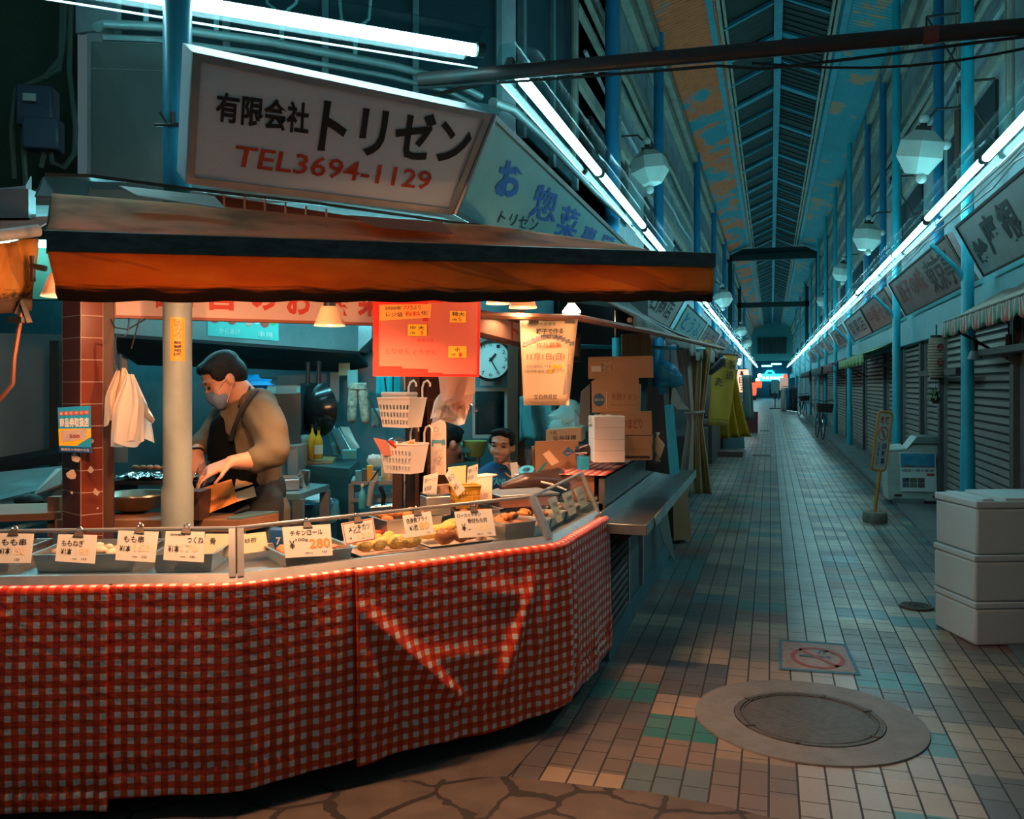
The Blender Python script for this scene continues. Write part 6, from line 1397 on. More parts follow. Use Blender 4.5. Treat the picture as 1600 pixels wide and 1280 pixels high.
# back ledge of the counter, with lid, tray stand and till
def obox(mb, px, py, w_, d, rz=0, up=True): c = P(px,py,w_); mb.box(c+V((0,0,d[2]/2 if up else 0)), d, M.Rotation(CAMROT+rz,3,'Z')); return c
t = thing('weighing_scale', 'flat grey topped scale box on the counter in front of the boy', 'scale', P(808,785,4.2)); b = MB(); obox(b,812,788,4.15,(.30,.22,.05),.45); b.build('body', mat('scale_body',(.42,.18,.11),.5), t, bev=.005); b = MB(); obox(b,812,772,4.15,(.31,.23,.012),.45); b.build('plate', steel_d, t, bev=.003)
t = thing('leather_hood', 'long dark brown leathery cover lying over the counter before the boy', 'cover', P(830,765,4.35)); b = Blob(); b.chain([(P(788,762,4.3),.030),(P(820,755,4.35),.055),(P(855,755,4.42),.055),(P(880,758,4.45),.040)]); b.chain([(P(845,745,4.42),.035),(P(872,742,4.5),.04)]); b.melt('cover', mat('brown_leather',(.045,.022,.016),.35), t, .012)
b = MB(); b.tube([P(845,753,4.27),P(862,757,4.27),P(885,766,4.27)],.005,8); b.build('pale_trim', plw, t)
c = P(903,764,4.55); t = thing('blue_lid_tub', 'tub with a blue lid and gingham sides behind the right glass case', 'tub', c); b = MB(); b.lathe([(.055,0),(.062,.05)], 24, M.Translation(c)); b.build('tub', mat('tub_red',(.75,.16,.07),.5,dirt=.8,dcol=(.75,.6,.5),dscale=26), t); b = MB(); b.lathe([(.066,.045),(.070,.05),(.070,.068),(.060,.074),(.0,.076)], 24, M.Translation(c)); b.build('lid', mat('lid_blue',(.02,.34,.62),.4), t)
c = P(911,742,4.7); b = MB(); b.box(c+V((0,0,.05)), (.055,.06,.10), M.Rotation(CAMROT+.2,3,'Z')); t = tag(b.build('blue_carton', mat('carton_blue',(.02,.40,.68),.4), bev=.004), 'small upright blue carton with tissue in front of the white packs', 'carton')
b = MB(); b.prism([c+UR*x*.03+UZ*y for x,y in ((-.8,.09),(.8,.09),(.6,.15),(-.2,.155),(-.7,.12))], UF*.02); b.build('tissue', cardmat('tissue',(.8,.74,.68),.7,.3), t)
for lab, pts, w_, m_ in (('brown cardboard sheet standing behind the dark cover',[(837,742),(906,742),(904,688),(836,690)],4.75,cardb),('edge of a second cardboard sheet left of the brown one',[(832,735),(838,735),(838,697),(831,698)],4.8,mat('orange_board',(.55,.26,.12),.7))):
    b = MB(); b.prism([P(x,y,w_) for x, y in pts], UF*.03); tag(b.build('cardboard_sheet', m_, smooth=0), lab, 'cardboard')
c = P(881,705,4.68); b = MB(); b.prism([P(x,y,4.66) for x,y in ((878,708),(886,714),(898,707),(888,698))], UF*.004); b.tube([P(884,707,4.66),P(917,708,4.68)],.006,6); b.tube([P(905,700,4.67),P(918,695,4.67)],.004,6); tag(b.build('scissors', chrome), 'silver scissors and tongs stuck upright by the cardboard sheet', 'scissors')
b = MB(); b.ball(P(912,703,4.72), (.05,.04,.03), seg=10, rings=6, noise=.2, rnd=rf); tag(b.build('dark_utensils', rubber), 'dark bundle of utensils right of the scissors', 'utensils')
b = MB(); b.prism([P(x,y,4.6) for x,y in ((848,710),(858,704),(874,722),(862,728))], UF*.006); tag(b.build('paper_tag', mat('tan_paper',(.78,.50,.30),.6), smooth=0), 'tan paper ticket standing above the dark cover', 'paper')
c = P(823,737,4.6); b = MB(); b.lathe([(.02,-.012),(.042,-.012),(.042,.012),(.02,.012),(.02,-.012)], 22, M.Translation(c) @ M.Rotation(.5,4,'X'), close=False); tag(b.build('tape_roll', mat('blue_tape',(.05,.33,.45),.4)), 'roll of blue edged tape on the counter by the boy', 'tape')
b = MB(); b.prism([P(x,y,4.62) for x,y in ((836,742),(850,724),(856,722),(842,742))], UF*.01); tag(b.build('teal_pen', mat('teal_pen',(.03,.22,.25),.4), smooth=0), 'slanted teal pen beside the tape roll', 'pen')
b = MB(); b.box(P(822,744,4.6), (.12,.08,.02), M.Rotation(CAMROT,3,'Z')); tag(b.build('notepad', paper), 'white notepad under the tape roll', 'pad')
c = P(827,716,4.8); b = MB(); b.lathe([(.022,-.04),(.028,.05),(.026,.05),(.02,-.035)], 14, M.Translation(c), close=False); tag(b.build('clear_cup', film), 'clear plastic cup left of the cardboard sheet', 'cup')
# cartons
def carton(label, q, w_, dep, m=cardb, texts=(), side=None, skew=0, name='carton', tape=True):
    f = Face(*[P(x,y,w_) for x, y in q]); t = thing(name, label, 'carton', f.at(.5,0), 0, 'cardboard cartons stacked by the arcade'); back = (UF*.985 + UR*.17).normalized()*dep
    b = MB(); b.prism([p for p in f.c], back); b.build('box', m, t, smooth=0)
    b = MB(); n = f.n(); b.sheet(f.c[1]+UR*.0015, f.c[1]+back+UR*.0015, f.c[2]+back+UR*.0015, f.c[2]+UR*.0015, .001); b.build('side_panel', cardb_l, t, smooth=0)
    for (s, x0, y0, x1, y1, ik, off) in texts:
        b = MB(); f.text(b, s, x0, y0, x1, y1, off); b.build('lettering', ik, t, smooth=0)
    return t, f
brn = mat('brown_box_ink', (.26,.06,.03), .7); cyan_b = mat('box_logo_blue', (.03,.10,.16), .6)
t, f = carton('top carton of the stack, long and flat with a small picture label', [(919,592),(1020,590),(1019,556),(919,558)], 5.0, .22)
b = MB(); f.rect(b,.05,.32,.20,.58); b.build('white_label', mat('box_label',(.62,.52,.46),.6), t, smooth=0); b = MB(); f.rect(b,.21,.30,.37,.76,.0015); b.build('picture_label', mat('picture_label',(.55,.30,.16),.6,dirt=.9,dcol=(.03,.02,.02),dscale=45), t, smooth=0)
t, f = carton('second carton of the stack with a blue disc and red fresh chicken lettering', [(925,645),(999,644),(1000,600),(924,597)], 4.95, .18, texts=[('新鮮チキン',.42,.42,.95,.66,brn,.0),('鮮度と味にこだわりました',.40,.22,.97,.28,brn,.0)])
b = MB(); f.ring(b,.15,.42,.115,.22,.9,fill=True); b.build('blue_disc', cyan_b, t, smooth=0); b = MB(); f.text(b,'宮崎下鶏',.06,.38,.24,.47,.0,.002); f.rect(b,.305,.12,.31,.72); b.build('disc_lettering', paper, t, smooth=0)
b = MB(); b.prism([f.at(-.02,.98),f.at(.98,1.0),f.at(.97,1.22),f.at(.1,1.12)], UF*.01); b.build('top_flap', cardb, t, smooth=0)
t, f = carton('third carton of the stack with big brush lettering', [(938,680),(1018,680),(1017,643),(938,646)], 4.93, .14, texts=[('さつまどり',.34,.28,.82,.72,brn,.01)])
t, f = carton('bottom carton of the stack beside the white packs', [(948,718),(1018,719),(1019,681),(948,681)], 4.93, .16, texts=[('チキンカンパニー',.30,.36,.92,.52,brn,.0)])
b = MB(); f.rect(b,.30,.06,.96,.17); b.build('dark_band', mat('box_dark_band',(.06,.03,.02),.7), t, smooth=0)
# crumpled paper beside cartons
b = MB(); b.grid(6,10,lambda i,j: P(1024+8*i,676+46*j,5.05)+UR*(.02*math.sin(j*9+i*4))+UF*.03*math.sin(j*5+i*3)); tag(b.build('torn_cardboard', cardb_in, solid=.002), 'torn curled cardboard edge hanging at the right of the carton stack', 'cardboard')
t, f = carton('brown miso carton with black brush lettering behind the cardboard sheet', [(853,690),(908,690),(908,668),(853,672)], 5.2, .25, cardb_l, [('仙台味噌',.2,.05,.85,.50,ink,.01),('元祖',.1,.58,.3,.85,ink,.0)])
# white packs in film
t = thing('foam_tray_pack', 'tall film-wrapped stack of white foam trays in front of the cartons', 'foam trays', P(945,720,4.6)); b = MB()
for k in range(4): q0 = P(945,722-18*k,4.62); b.box(q0+V((0,.05,.03)), (.165,.15,.0605), M.Rotation(CAMROT+.12,3,'Z'))
b.build('foam_trays', mat('foam_warm',(.80,.70,.62),.7), t, bev=.002)
b = MB(); b.grid(10,6,lambda i,j: P(921+50*i,668-16*math.sin(PI*j*.5)-6*math.sin(i*9)*j,4.62+.06*j)+UZ*.008*math.sin(i*14+j*5)); b.build('film_top', film, t)
b = MB(); c = P(943,662,4.68); 
for k in range(5): b.ball(c+V((rf.uniform(-.06,.06),rf.uniform(-.03,.03),rf.uniform(-.01,.03))), (.035,.025,.022), seg=9, rings=6, noise=.25, rnd=rf)
b.build('crumpled_film', bagw, t)
# blue bag and sloping panel
b = MB(); rr_ = random.Random(31)
bl = Blob(); bl.cap(P(1040,580,5.2),P(1052,592,5.2),.06,.055); bl.cap(P(1052,592,5.2),P(1066,600,5.18),.045,.012); bl.cap(P(1040,580,5.2),P(1034,612,5.22),.05,.02)
o = bl.melt('blue_bag', cardmat('blue_bag_film',(.01,.34,.62),.25,.3), None, .010, 3)
for v in o.data.vertices: v.co += V((rr_.uniform(-1,1),rr_.uniform(-1,1),rr_.uniform(-1,1)))*.006
tag(o, 'crumpled bright blue plastic bag hanging right of the top carton', 'plastic bag')
b = MB(); b.prism([P(1048,745,5.9),P(1062,738,6.1),P(1052,632,6.1),P(1033,634,5.9)], UF*.02); tag(b.build('leaning_plank', mat('teal_board',(.06,.38,.44),.4,dirt=.3), smooth=0), 'tall narrow turquoise panel leaning at the end of the steel ledge', 'panel')
b = MB(); b.prism([P(1010,735,5.75),P(1046,742,5.75),P(1036,605,5.75),P(1012,605,5.75)], UF*.04); tag(b.build('dark_board', mat('dark_brown_board',(.055,.03,.025),.7), smooth=0), 'dark brown board between the cartons and the turquoise panel', 'board')
b = MB(); b.prism([P(1053,845,7.6),P(1080,842,7.65),P(1079,814,7.65),P(1052,815,7.6)], UF*.3); b.prism([P(1052,815,7.6),P(1079,814,7.65),P(1073,760,7.65),P(1052,762,7.6)], UF*.3); tag(b.build('floor_carton', cardb, smooth=0), 'brown cartons on the ground under the far end of the ledge', 'carton')
b = MB(); b.add([P(1023,800,6.2),P(1042,792,6.4),P(1048,842,6.3),P(1056,882,6.1),P(1036,845,6.1)],[(0,1,2,3,4)]); tag(b.build('hanging_rag', cardmat('grey_rag',(.16,.18,.17),.8,.2), solid=.004, smooth=0), 'limp grey plastic rag hanging under the steel ledge', 'rag')
# ================================================================ kitchen
kw = mat('kitchen_wall', (.05,.155,.185), .4, dirt=.7, dcol=(.016,.06,.075), dscale=2.2)
kwt = brick_mat('kitchen_tile', (.12,.26,.28), (.09,.22,.24), (.05,.10,.11), 1.0, .02, 1.0, 1.0)
k0, k1 = W(-5.2,6.0), W(.30,6.5); k2 = W(-.62,9.2) 
b = MB(); b.sheet(zt(k0,0), zt(k1,0), zt(k1,2.5), zt(k0,2.5), .08); struct(b.build('wall_back', kw, smooth=0))
b = MB(); b.sheet(zt(k1,0), V((-1.25,8.8,0)), V((-1.25,8.8,2.3)), zt(k1,2.3), .06); struct(b.build('wall_side', dark_void, smooth=0))
b = MB(); b.sheet(W(-4.6,2.6,0), zt(k0,0), zt(k0,2.5), W(-4.6,2.6,2.5), .08); struct(b.build('wall_stall_left', kw, smooth=0))
b = MB(); b.prism([zt(k0,2.3), zt(k1,2.3), V((-1.62,6.6,2.3)), V((-1.7,4.4,2.3)), W(-.9,4.3,2.3), W(-1.9,4.4,2.3), W(-4.6,4.3,2.3)], (0,0,.08)); struct(b.build('ceiling_stall', mat('stall_ceiling',(.10,.08,.07),.8,dirt=.4), smooth=0))
# ceiling tubes inside the kitchen; the far left one is added to brighten the sink
for i, (px, py, w_, lab) in enumerate(((620,430,5.2,'bright fluorescent tube on the kitchen ceiling behind the red poster'),(360,450,5.0,'bright fluorescent tube on the kitchen ceiling behind the awning'),(20,450,5.0,'added unseen fluorescent tube on the kitchen ceiling lighting the far left sink'))):
    p = P(px,py,w_); p.z = 2.2; t = thing('ceiling_light', lab, 'fluorescent light', p); b = MB(); b.cyl(p-UR*.5, p+UR*.5, .016, seg=10); b.build('tube', emat('kitchen_tube',(.25,.90,1.0),95), t); b = MB(); b.box(p+V((0,0,.045)), (1.1,.09,.05), M.Rotation(CAMROT,3,'Z')); b.build('housing', sock, t)
# left metal cabinet fronts (grey) and sink area
t = thing('steel_partition', 'large grey steel partition behind the tiled pillar at the left', 'partition', P(60,650,4.9)); b = MB(); b.sheet(P(-60,728,4.7),P(200,722,5.0),P(200,525,5.0),P(-60,520,4.7),.03); b.build('panel', mat('partition_grey',(.16,.20,.21),.35,.4,dirt=.5,dcol=(.10,.13,.13),dscale=2), t, smooth=0)
b = MB(); b.box(P(88,640,4.75),(.05,.05,.75),M.Rotation(CAMROT,3,'Z')); b.build('edge_post', iron, t); b = MB(); b.prism([P(-60,740,4.65),P(98,712,4.65),P(98,722,4.6),P(-60,752,4.6)], UZ*.05); b.build('vent_strip', black_m, t, smooth=0)
t = thing('steel_sink', 'turquoise lit steel sink unit at the far left', 'sink', P(40,790,4.4)); b = MB(); b.prism([P(-80,745,4.55),P(98,728,4.55),P(98,757,4.2),P(-80,800,4.2)], UZ*-.02); b.prism([P(-80,800,4.2),P(98,757,4.2),P(98,775,4.2),P(-80,830,4.2)], UF*.02); b.build('basin', mat('sink_steel',(.30,.52,.54),.3,.5,dirt=.4), t, smooth=0)
b = MB(); b.ball(P(45,782,4.05),(.07,.05,.03),noise=.15,rnd=rf); b.build('cloth_heap', rubber, t); b = MB(); b.prism([P(50,778,4.1),P(95,760,4.1),P(97,735,4.3),P(88,735,4.3)], UZ*.01); b.build('side_tray', mat('wire_tray',(.26,.17,.14),.5,.3), t, smooth=0)
t = thing('wooden_crate_shelf', 'low brown wooden work shelf at the far left behind the glass case', 'shelf', P(40,820,3.9)); b = MB(); b.prism([P(-60,800,3.85),P(92,796,3.85),P(95,812,3.7),P(-60,818,3.7)], UZ*.03); b.box(P(88,830,3.75),(.05,.05,.3),M.Rotation(CAMROT,3,'Z')); b.build('frame', wood, t, smooth=0); b = MB(); b.prism([P(5,835,3.7),P(80,812,3.7),P(90,812,3.75),P(90,806,3.75),P(5,826,3.7)], UF*.02); b.build('steel_edge', mat('teal_edge',(.22,.45,.48),.3,.6), t, smooth=0)
# work table of the cook
t = thing('work_table', 'wooden topped steel work table in front of the cook', 'table', P(300,815,3.8))
tf = [P(178,812,3.65),P(376,812,3.65),P(440,797,3.97),P(235,795,4.0)]; zT = tf[0].z
tf = [zt(p,zT) for p in tf]; tf[2] = zt(G(436,801,zT), zT); tf[3] = zt(tf[0]+ (tf[2]-tf[1]), zT)
tf[0] = tf[0] - UR*.25; tf[3] = tf[3] - UR*.25
b = MB(); b.prism([p-V((0,0,.055)) for p in tf], (0,0,.055)); b.build('tabletop', wood, t, bev=.004, smooth=0)
for q in ((.02,.05),(.98,.05),(.98,.9),(.02,.9)):
    p = tf[0].lerp(tf[1],q[0]).lerp(tf[3].lerp(tf[2],q[0]),q[1]); b = MB(); b.box(zt(p,(zT-.055)/2), (.045,.045,zT-.055), M.Rotation(CAMROT,3,'Z')); b.build('leg', steel_d, t)
b = MB(); b.prism([zt(p,zT+.001) for p in (tf[1]-UR*.06, tf[1]+UR*.0, tf[2], tf[2]-UR*.14)], (0,0,.006)); b.build('steel_plate', mat('table_steel',(.20,.36,.38),.35,.5), t, smooth=0)
def TT(px, py): return zt(G(px, py, zT), zT)
# things on the work table
t = thing('open_carton', 'open orange carton tilted on the work table under the hands of the cook', 'carton', TT(345,800))
b = MB(); f0 = [P(322,804,3.72),P(371,784,3.76),P(361,749,3.80),P(312,764,3.76)]; b.prism(f0, UF*.006); b.build('front_flap', mat('orange_carton',(.80,.24,.03),.6), t, smooth=0)
fo = Face(*f0); b = MB(); fo.text(b,'取扱注意 天地無用',.25,.22,.85,.42,.0,.003); b.build('printing', brn, t, smooth=0)
b = MB(); b.prism([P(371,784,3.76),P(400,776,3.86),P(396,760,3.9),P(361,772,3.8)], UF*.006); b.prism([P(366,765,3.82),P(394,757,3.9),P(399,740,3.95),P(369,748,3.88)], UF*.006); b.build('side_flap', mat('carton_inside',(.62,.36,.18),.7), t, smooth=0)
b = MB(); b.prism([P(316,792,3.85),P(360,780,3.95),P(360,760,3.95),P(316,766,3.88)], UF*.12); b.build('body', cardb, t, smooth=0)
b = MB(); b.ball(P(322,738,3.74),(.045,.03,.045),noise=.15,rnd=rf); b.build('plastic_liner', film, t)
b = MB(); b.chain if False else None
c = P(395,789,3.85); b = MB(); b.grid(8,8,lambda i,j: zt(TT(370,803).lerp(TT(428,790),i),zT+.01+.025*math.sin(PI*i)*math.sin(PI*j))+ (UF*.10)*(j-.5)); tag(b.build('rubber_glove_heap', rubber, solid=.006), 'dark folded rubber cloth at the right end of the work table', 'cloth')
c = TT(212,800); t = thing('steel_bowl', 'wide shallow steel bowl on the work table beside the pole', 'bowl', c); b = MB(); b.lathe([(.05,0),(.10,.02),(.135,.075),(.142,.08),(.145,.078),(.142,.085),(.130,.082),(.095,.03),(.0,.015)], 32, M.Translation(c)); b.build('bowl', mat('bowl_metal',(.42,.38,.30),.3,.8,dirt=.4), t)
c = TT(213,797)+UF*.30; b = MB(); b.box(c+UZ*.10,(.40,.22,.02),M.Rotation(CAMROT,3,'Z')); 
for s in (-1,1): b.box(c+UR*.18*s+UZ*.045,(.03,.2,.09),M.Rotation(CAMROT,3,'Z'))
t = tag(b.build('grill_rack', iron), 'low dark grill rack behind the steel bowl', 'grill')
b = MB(); b.grid(24,12,lambda i,j: c+UR*(-.19+.38*i)+UF*(-.10+.2*j)+UZ*(.118+.02*abs(math.sin(i*31+j*17))*abs(math.sin(j*23+i*11))), None); tag(b.build('foil_sheet', mat('crumpled_foil',(.75,.75,.74),.18,1.0,bump=.8,bscale=40), smooth=.1), 'crumpled aluminium foil sheet on the grill rack', 'foil')
for k in range(10): lump('grilled_piece', roast, c+UR*(-.17+.036*k)+UF*.085+UZ*.155, (.02,.016,.012), 'small grilled piece in a row behind the foil, %s from the left' % ORD[k], 'grilled meat', 'grilled pieces on the rack')
b = MB(); b.box(TT(300,810)+UZ*.06,(.12,.12,.12),M.Rotation(CAMROT,3,'Z')); tag(b.build('brown_block', wood_d), 'dark wooden block on the work table right behind the pole', 'block')
# hood
t = thing('range_hood', 'long stainless range hood with a colourful food poster above the cook', 'range hood', P(380,530,5.2))
hb = [P(150,519,4.5),P(560,549,5.9),P(560,500,5.9),P(150,478,4.5)]; hb[3] = zt(hb[3], hb[0].z+.22); hb[2] = zt(hb[2], hb[1].z+.22)
b = MB(); b.prism(hb, UF*.5); b.build('canopy', mat('hood_steel',(.36,.48,.50),.28,.7,dirt=.5,dcol=(.12,.20,.22),dscale=3), t, smooth=0)
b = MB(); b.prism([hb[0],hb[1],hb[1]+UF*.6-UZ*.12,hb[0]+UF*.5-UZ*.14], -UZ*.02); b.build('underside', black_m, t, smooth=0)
b = MB(); b.prism([hb[1],hb[1]+UR*.09+UZ*.09,hb[2]+UR*.09,hb[2]], UF*.5); b.build('end_skirt', steel_d, t, smooth=0)
fh = Face(*hb); ps = thing('food_poster', 'turquoise poster with red and green food pictures stuck on the range hood', 'poster', fh.at(.5,.4)); b = MB(); fh.rect(b,.36,.12,.635,.98,.003); b.build('sheet', mat('poster_teal',(.10,.48,.44),.4), ps, smooth=0)
cols_ = [mat('fp_red',(.6,.06,.05),.5), mat('fp_green',(.08,.34,.12),.5), mat('fp_white',(.75,.75,.7),.5), mat('fp_pink',(.75,.30,.24),.5)]
for k in range(8):
    b = MB(); fh.ring(b,.385+.032*k,.66+.08*(k%2),.02,.20,.9,.005,14,fill=True); b.build('food_picture', cols_[(0,2,0,1,3,2,0,1)[k]], ps, smooth=0)
b = MB(); fh.text(b,'からあげ',.40,.2,.48,.36,.0,.006); fh.text(b,'串焼',.55,.2,.61,.36,.0,.006); b.build('lettering', cols_[2], ps, smooth=0)
b = MB(); b.tube([P(560,520,6.0),P(600,515,6.1),P(625,500,6.1)], .05, 12); tag(b.build('duct', steel_d), 'round exhaust duct at the right end of the range hood', 'duct')
b = MB(); b.prism([P(285,545,5.2),P(300,545,5.2),P(300,740,5.2),P(285,740,5.2)], UF*.1); 
# dark fridge behind the cook
t = thing('dark_fridge', 'dark glass-fronted fridge behind the back of the cook', 'fridge', P(442,830,5.3)); b = MB(); q = [P(395,740,5.2),P(470,740,5.25),P(470,602,5.25),P(395,602,5.2)]; q[0] = zt(q[0],.0); q[1] = zt(q[1],.0); b.prism(q, UF*.3); b.build('body', mat('fridge_dark',(.02,.05,.06),.3), t, smooth=0)
b = MB(); b.prism([P(418,616,5.18),P(469,615,5.22),P(469,603,5.22),P(418,603,5.18)], UF*.02); b.build('control_strip', mat('fridge_strip',(.07,.25,.27),.35), t, smooth=0); b = MB(); b.prism([P(444,685,5.19),P(449,685,5.19),P(449,684,5.19),P(444,684,5.19)], UF*.01); b.box(P(466,609,5.2),(.015,.01,.03)); b.box(P(424,610,5.17),(.05,.01,.035),M.Rotation(CAMROT,3,'Z')); b.build('label_plate', mat('fridge_plate',(.2,.6,.62),.4), t)
b = MB(); b.ball(P(388,598,5.3),(.15,.08,.045),noise=.25,rnd=rf); b.ball(P(406,602,5.25),(.09,.07,.03),noise=.2,rnd=rf); tag(b.build('blue_bag', cardmat('blue_film2',(.01,.27,.60),.3,.3)), 'bright blue plastic bag on top of the dark fridge', 'plastic bag')
b = MB(); b.lathe([(.06,-.012),(.075,0),(.06,.012)],16,M.Translation(P(416,592,5.4))); tag(b.build('clear_tub', film), 'clear food tub beside the blue bag on the fridge', 'tub')
t = thing('steel_cabinet', 'steel kitchen cabinet beside the cook behind the teal table', 'cabinet', P(450,800,5.0)); q = [P(432,760,4.95),P(466,755,5.0),P(466,697,5.0),P(432,700,4.95)]; q[0]=zt(q[0],0); q[1]=zt(q[1],0); b = MB(); b.prism(q, UF*.35); b.build('body', mat('warm_steel',(.36,.34,.33),.35,.6,dirt=.5), t, smooth=0); b = MB(); b.prism([P(449,748,4.93),P(465,746,4.95),P(465,702,4.95),P(449,704,4.93)], UF*.02); b.build('door', steel_d, t, smooth=0)
# teal table with cup
t = thing('teal_table', 'low steel table with turquoise shine and a metal cup behind the orange carton', 'table', P(475,780,4.6)); zz = P(475,765,4.5).z; ft = [zt(G(x,y,zz),zz) for x, y in ((398,772),(468,772),(515,757),(440,752))]
b = MB(); b.prism([p-V((0,0,.03)) for p in ft],(0,0,.03)); b.build('tabletop', mat('teal_steel',(.20,.42,.45),.3,.5,dirt=.3), t, smooth=0)
for p in ft[:3]: b = MB(); b.box(zt(p+ (sum(ft,V())/4-p)*.12,(zz-.03)/2),(.05,.05,zz-.03),M.Rotation(CAMROT,3,'Z')); b.build('leg', steel_d, t)
c = zt(G(475,762,zz),zz); b = MB(); b.lathe([(.030,0),(.034,.09),(.036,.092),(.032,.09),(.028,.005)],20,M.Translation(c)); tag(b.build('metal_cup', chrome), 'metal cup standing on the teal steel table', 'cup')
t = thing('steel_box_tray', 'steel tray with brown contents on the teal table beside the apron of the cook', 'tray', zt(G(448,765,zz),zz)); b = MB(); c2 = zt(G(440,764,zz),zz); b.box(c2+UZ*.03,(.17,.2,.055),M.Rotation(CAMROT+.3,3,'Z')); b.build('pan', steel, t, bev=.004); b = MB(); b.box(c2+UZ*.056,(.15,.18,.012),M.Rotation(CAMROT+.3,3,'Z')); b.build('contents', mat('brown_marinade',(.28,.10,.06),.4), t)
# waste bucket with bag
c = G(498,852,0)+UF*.6; c = W((498-800)/F*4.9,4.9,0); t = thing('waste_bin', 'blue waste bin with a plastic liner under the teal table', 'bin', c); zb_ = P(498,785,4.9).z; b = MB(); b.lathe([(.085,0),(.105,zb_),(.112,zb_),(.112,zb_-.03),(.1,zb_-.02),(.08,.02)],22,M.Translation(c)); b.build('bucket', mat('bin_blue',(.03,.26,.42),.4), t)
b = MB(); n_=26; b.grid(n_,4,lambda i,j: c+V((math.cos(2*PI*i),math.sin(2*PI*i),0))*(.108+.012*j+.006*math.sin(i*40))+UZ*(zb_+.012-.12*j*(.8+.2*math.sin(i*22)))); b.build('liner', cardmat('liner_blue',(.20,.55,.62),.25,.3), t); b = MB(); b.ball(c+UZ*zb_,(.08,.07,.05),noise=.2,rnd=rf); b.build('rubbish', cardmat('rubbish_white',(.6,.65,.66),.5,.2), t)
# wok stand: woks, trays, bottles
for i,(x,y,w_,a,lab) in enumerate(((481,640,5.5,.75,'black wok hanging behind, the left one of the pair'),(498,640,5.38,-.9,'black wok hanging in front, the right one of the pair'))):
    c = P(x,y,w_); t = thing('wok', lab, 'wok', c, 0, 'black woks hanging on the kitchen wall'); m_ = M.Translation(c) @ M.Rotation(CAMROT+a*.7,4,'Z') @ M.Rotation(PI/2,4,'X'); b = MB(); b.lathe([(.165,0),(.168,.003),(.16,.012),(.13,.05),(.08,.085),(.0,.10)],30,m_,close=False); b.build('pan', mat('wok_black',(.012,.018,.02),.18,.4), t, solid=.004); b = MB(); b.tube([c+UZ*.15, c+UZ*.22, c+UZ*.30],[.018,.013,.016],10); b.build('handle', black_m, t)
t = thing('prep_counter', 'dark prep counter with a wooden board below the hanging woks', 'counter', P(520,800,5.3)); zz2 = P(520,722,5.3).z; q = [zt(G(x,y,zz2),zz2) for x, y in ((470,724),(545,730),(562,716),(480,708))]; b = MB(); b.prism([zt(p,0) for p in q],(0,0,zz2-.06)); b.build('body', mat('prep_dark',(.02,.075,.085),.4,dirt=.4), t, smooth=0); b = MB(); b.prism([zt(p,zz2-.06) for p in q],(0,0,.05)); b.build('worktop', mat('prep_top',(.05,.14,.15),.3,.4), t, smooth=0)
b = MB(); b.prism([zt(p,zz2-.008) for p in [zt(G(x,y,zz2),zz2) for x,y in ((478,723),(520,722),(528,715),(480,714))]],(0,0,.02)); tag(b.build('cutting_board', mat('board_wood',(.46,.36,.18),.6,dirt=.3), smooth=0), 'pale wooden cutting board on the prep counter', 'cutting board')
def bottle(label, c, r, h, m, mcap, group=None, lab_=True):
    t = thing('bottle', label, 'bottle', c, 0, group); b = MB(); b.lathe([(r*.9,0),(r,.01),(r,h*.55),(r*.75,h*.68),(r*.32,h*.78),(r*.32,h*.92),(0,h*.92)],16,M.Translation(c)); b.build('body', m, t); b = MB(); b.lathe([(r*.38,h*.9),(r*.38,h),(0,h)],12,M.Translation(c)); b.build('cap', mcap, t)
    if lab_: b = MB(); b.lathe([(r*1.02,h*.15),(r*1.02,h*.45)],16,M.Translation(c),close=False); b.build('label', paper_y, t)
oil = mat('cooking_oil',(.50,.26,.02),.15)
bottle('amber oil bottle on the cutting board under the woks, left one', P(488,718,5.25), .027,.21, oil, black_m, 'oil bottles', False)
bottle('amber oil bottle with a pale label on the cutting board, right one', P(498,717,5.22), .025,.19, oil, black_m, 'oil bottles')
c = P(478,722,5.3); b = MB(); b.lathe([(.035,-.0),(.045,.14),(.05,.14),(.05,.165),(.04,.165)],18,M.Translation(c)); tag(b.build('pale_bucket', mat('pale_blue_plastic',(.18,.40,.44),.4)), 'small pale blue tub left of the oil bottles', 'tub')
for lab, pts, w_, m_ in (('steel tray leaning on the wall behind the oil bottles, first of the leaning row',[(522,712),(534,710),(515,658),(505,664)],5.55,mat('tray_teal',(.16,.38,.42),.3,.6)),('narrow dark tray leaning in the middle of the leaning row',[(533,711),(537,709),(519,657),(516,658)],5.53,steel_d),('tray with a shiny steel rim leaning at the right of the row',[(535,712),(549,704),(529,668),(517,673)],5.42,mat('shiny_tray',(.35,.66,.70),.2,.8)),('brownish steel tray leaning farthest right',[(549,704),(562,700),(545,667),(530,667)],5.48,mat('brown_steel',(.30,.24,.22),.3,.7))):
    b = MB(); b.prism([P(x,y,w_+(.12 if y<690 else 0)) for x,y in pts], UF*.012); tag(b.build('leaning_tray', m_, smooth=0, bev=.003), lab, 'tray', 'trays leaning against the kitchen wall')
b = MB(); obox(b,546,717,5.25,(.085,.06,.055),.2); tag(b.build('teal_tin', mat('teal_tin',(.05,.30,.32),.35), bev=.003), 'small teal tin at the front corner of the prep counter', 'tin')
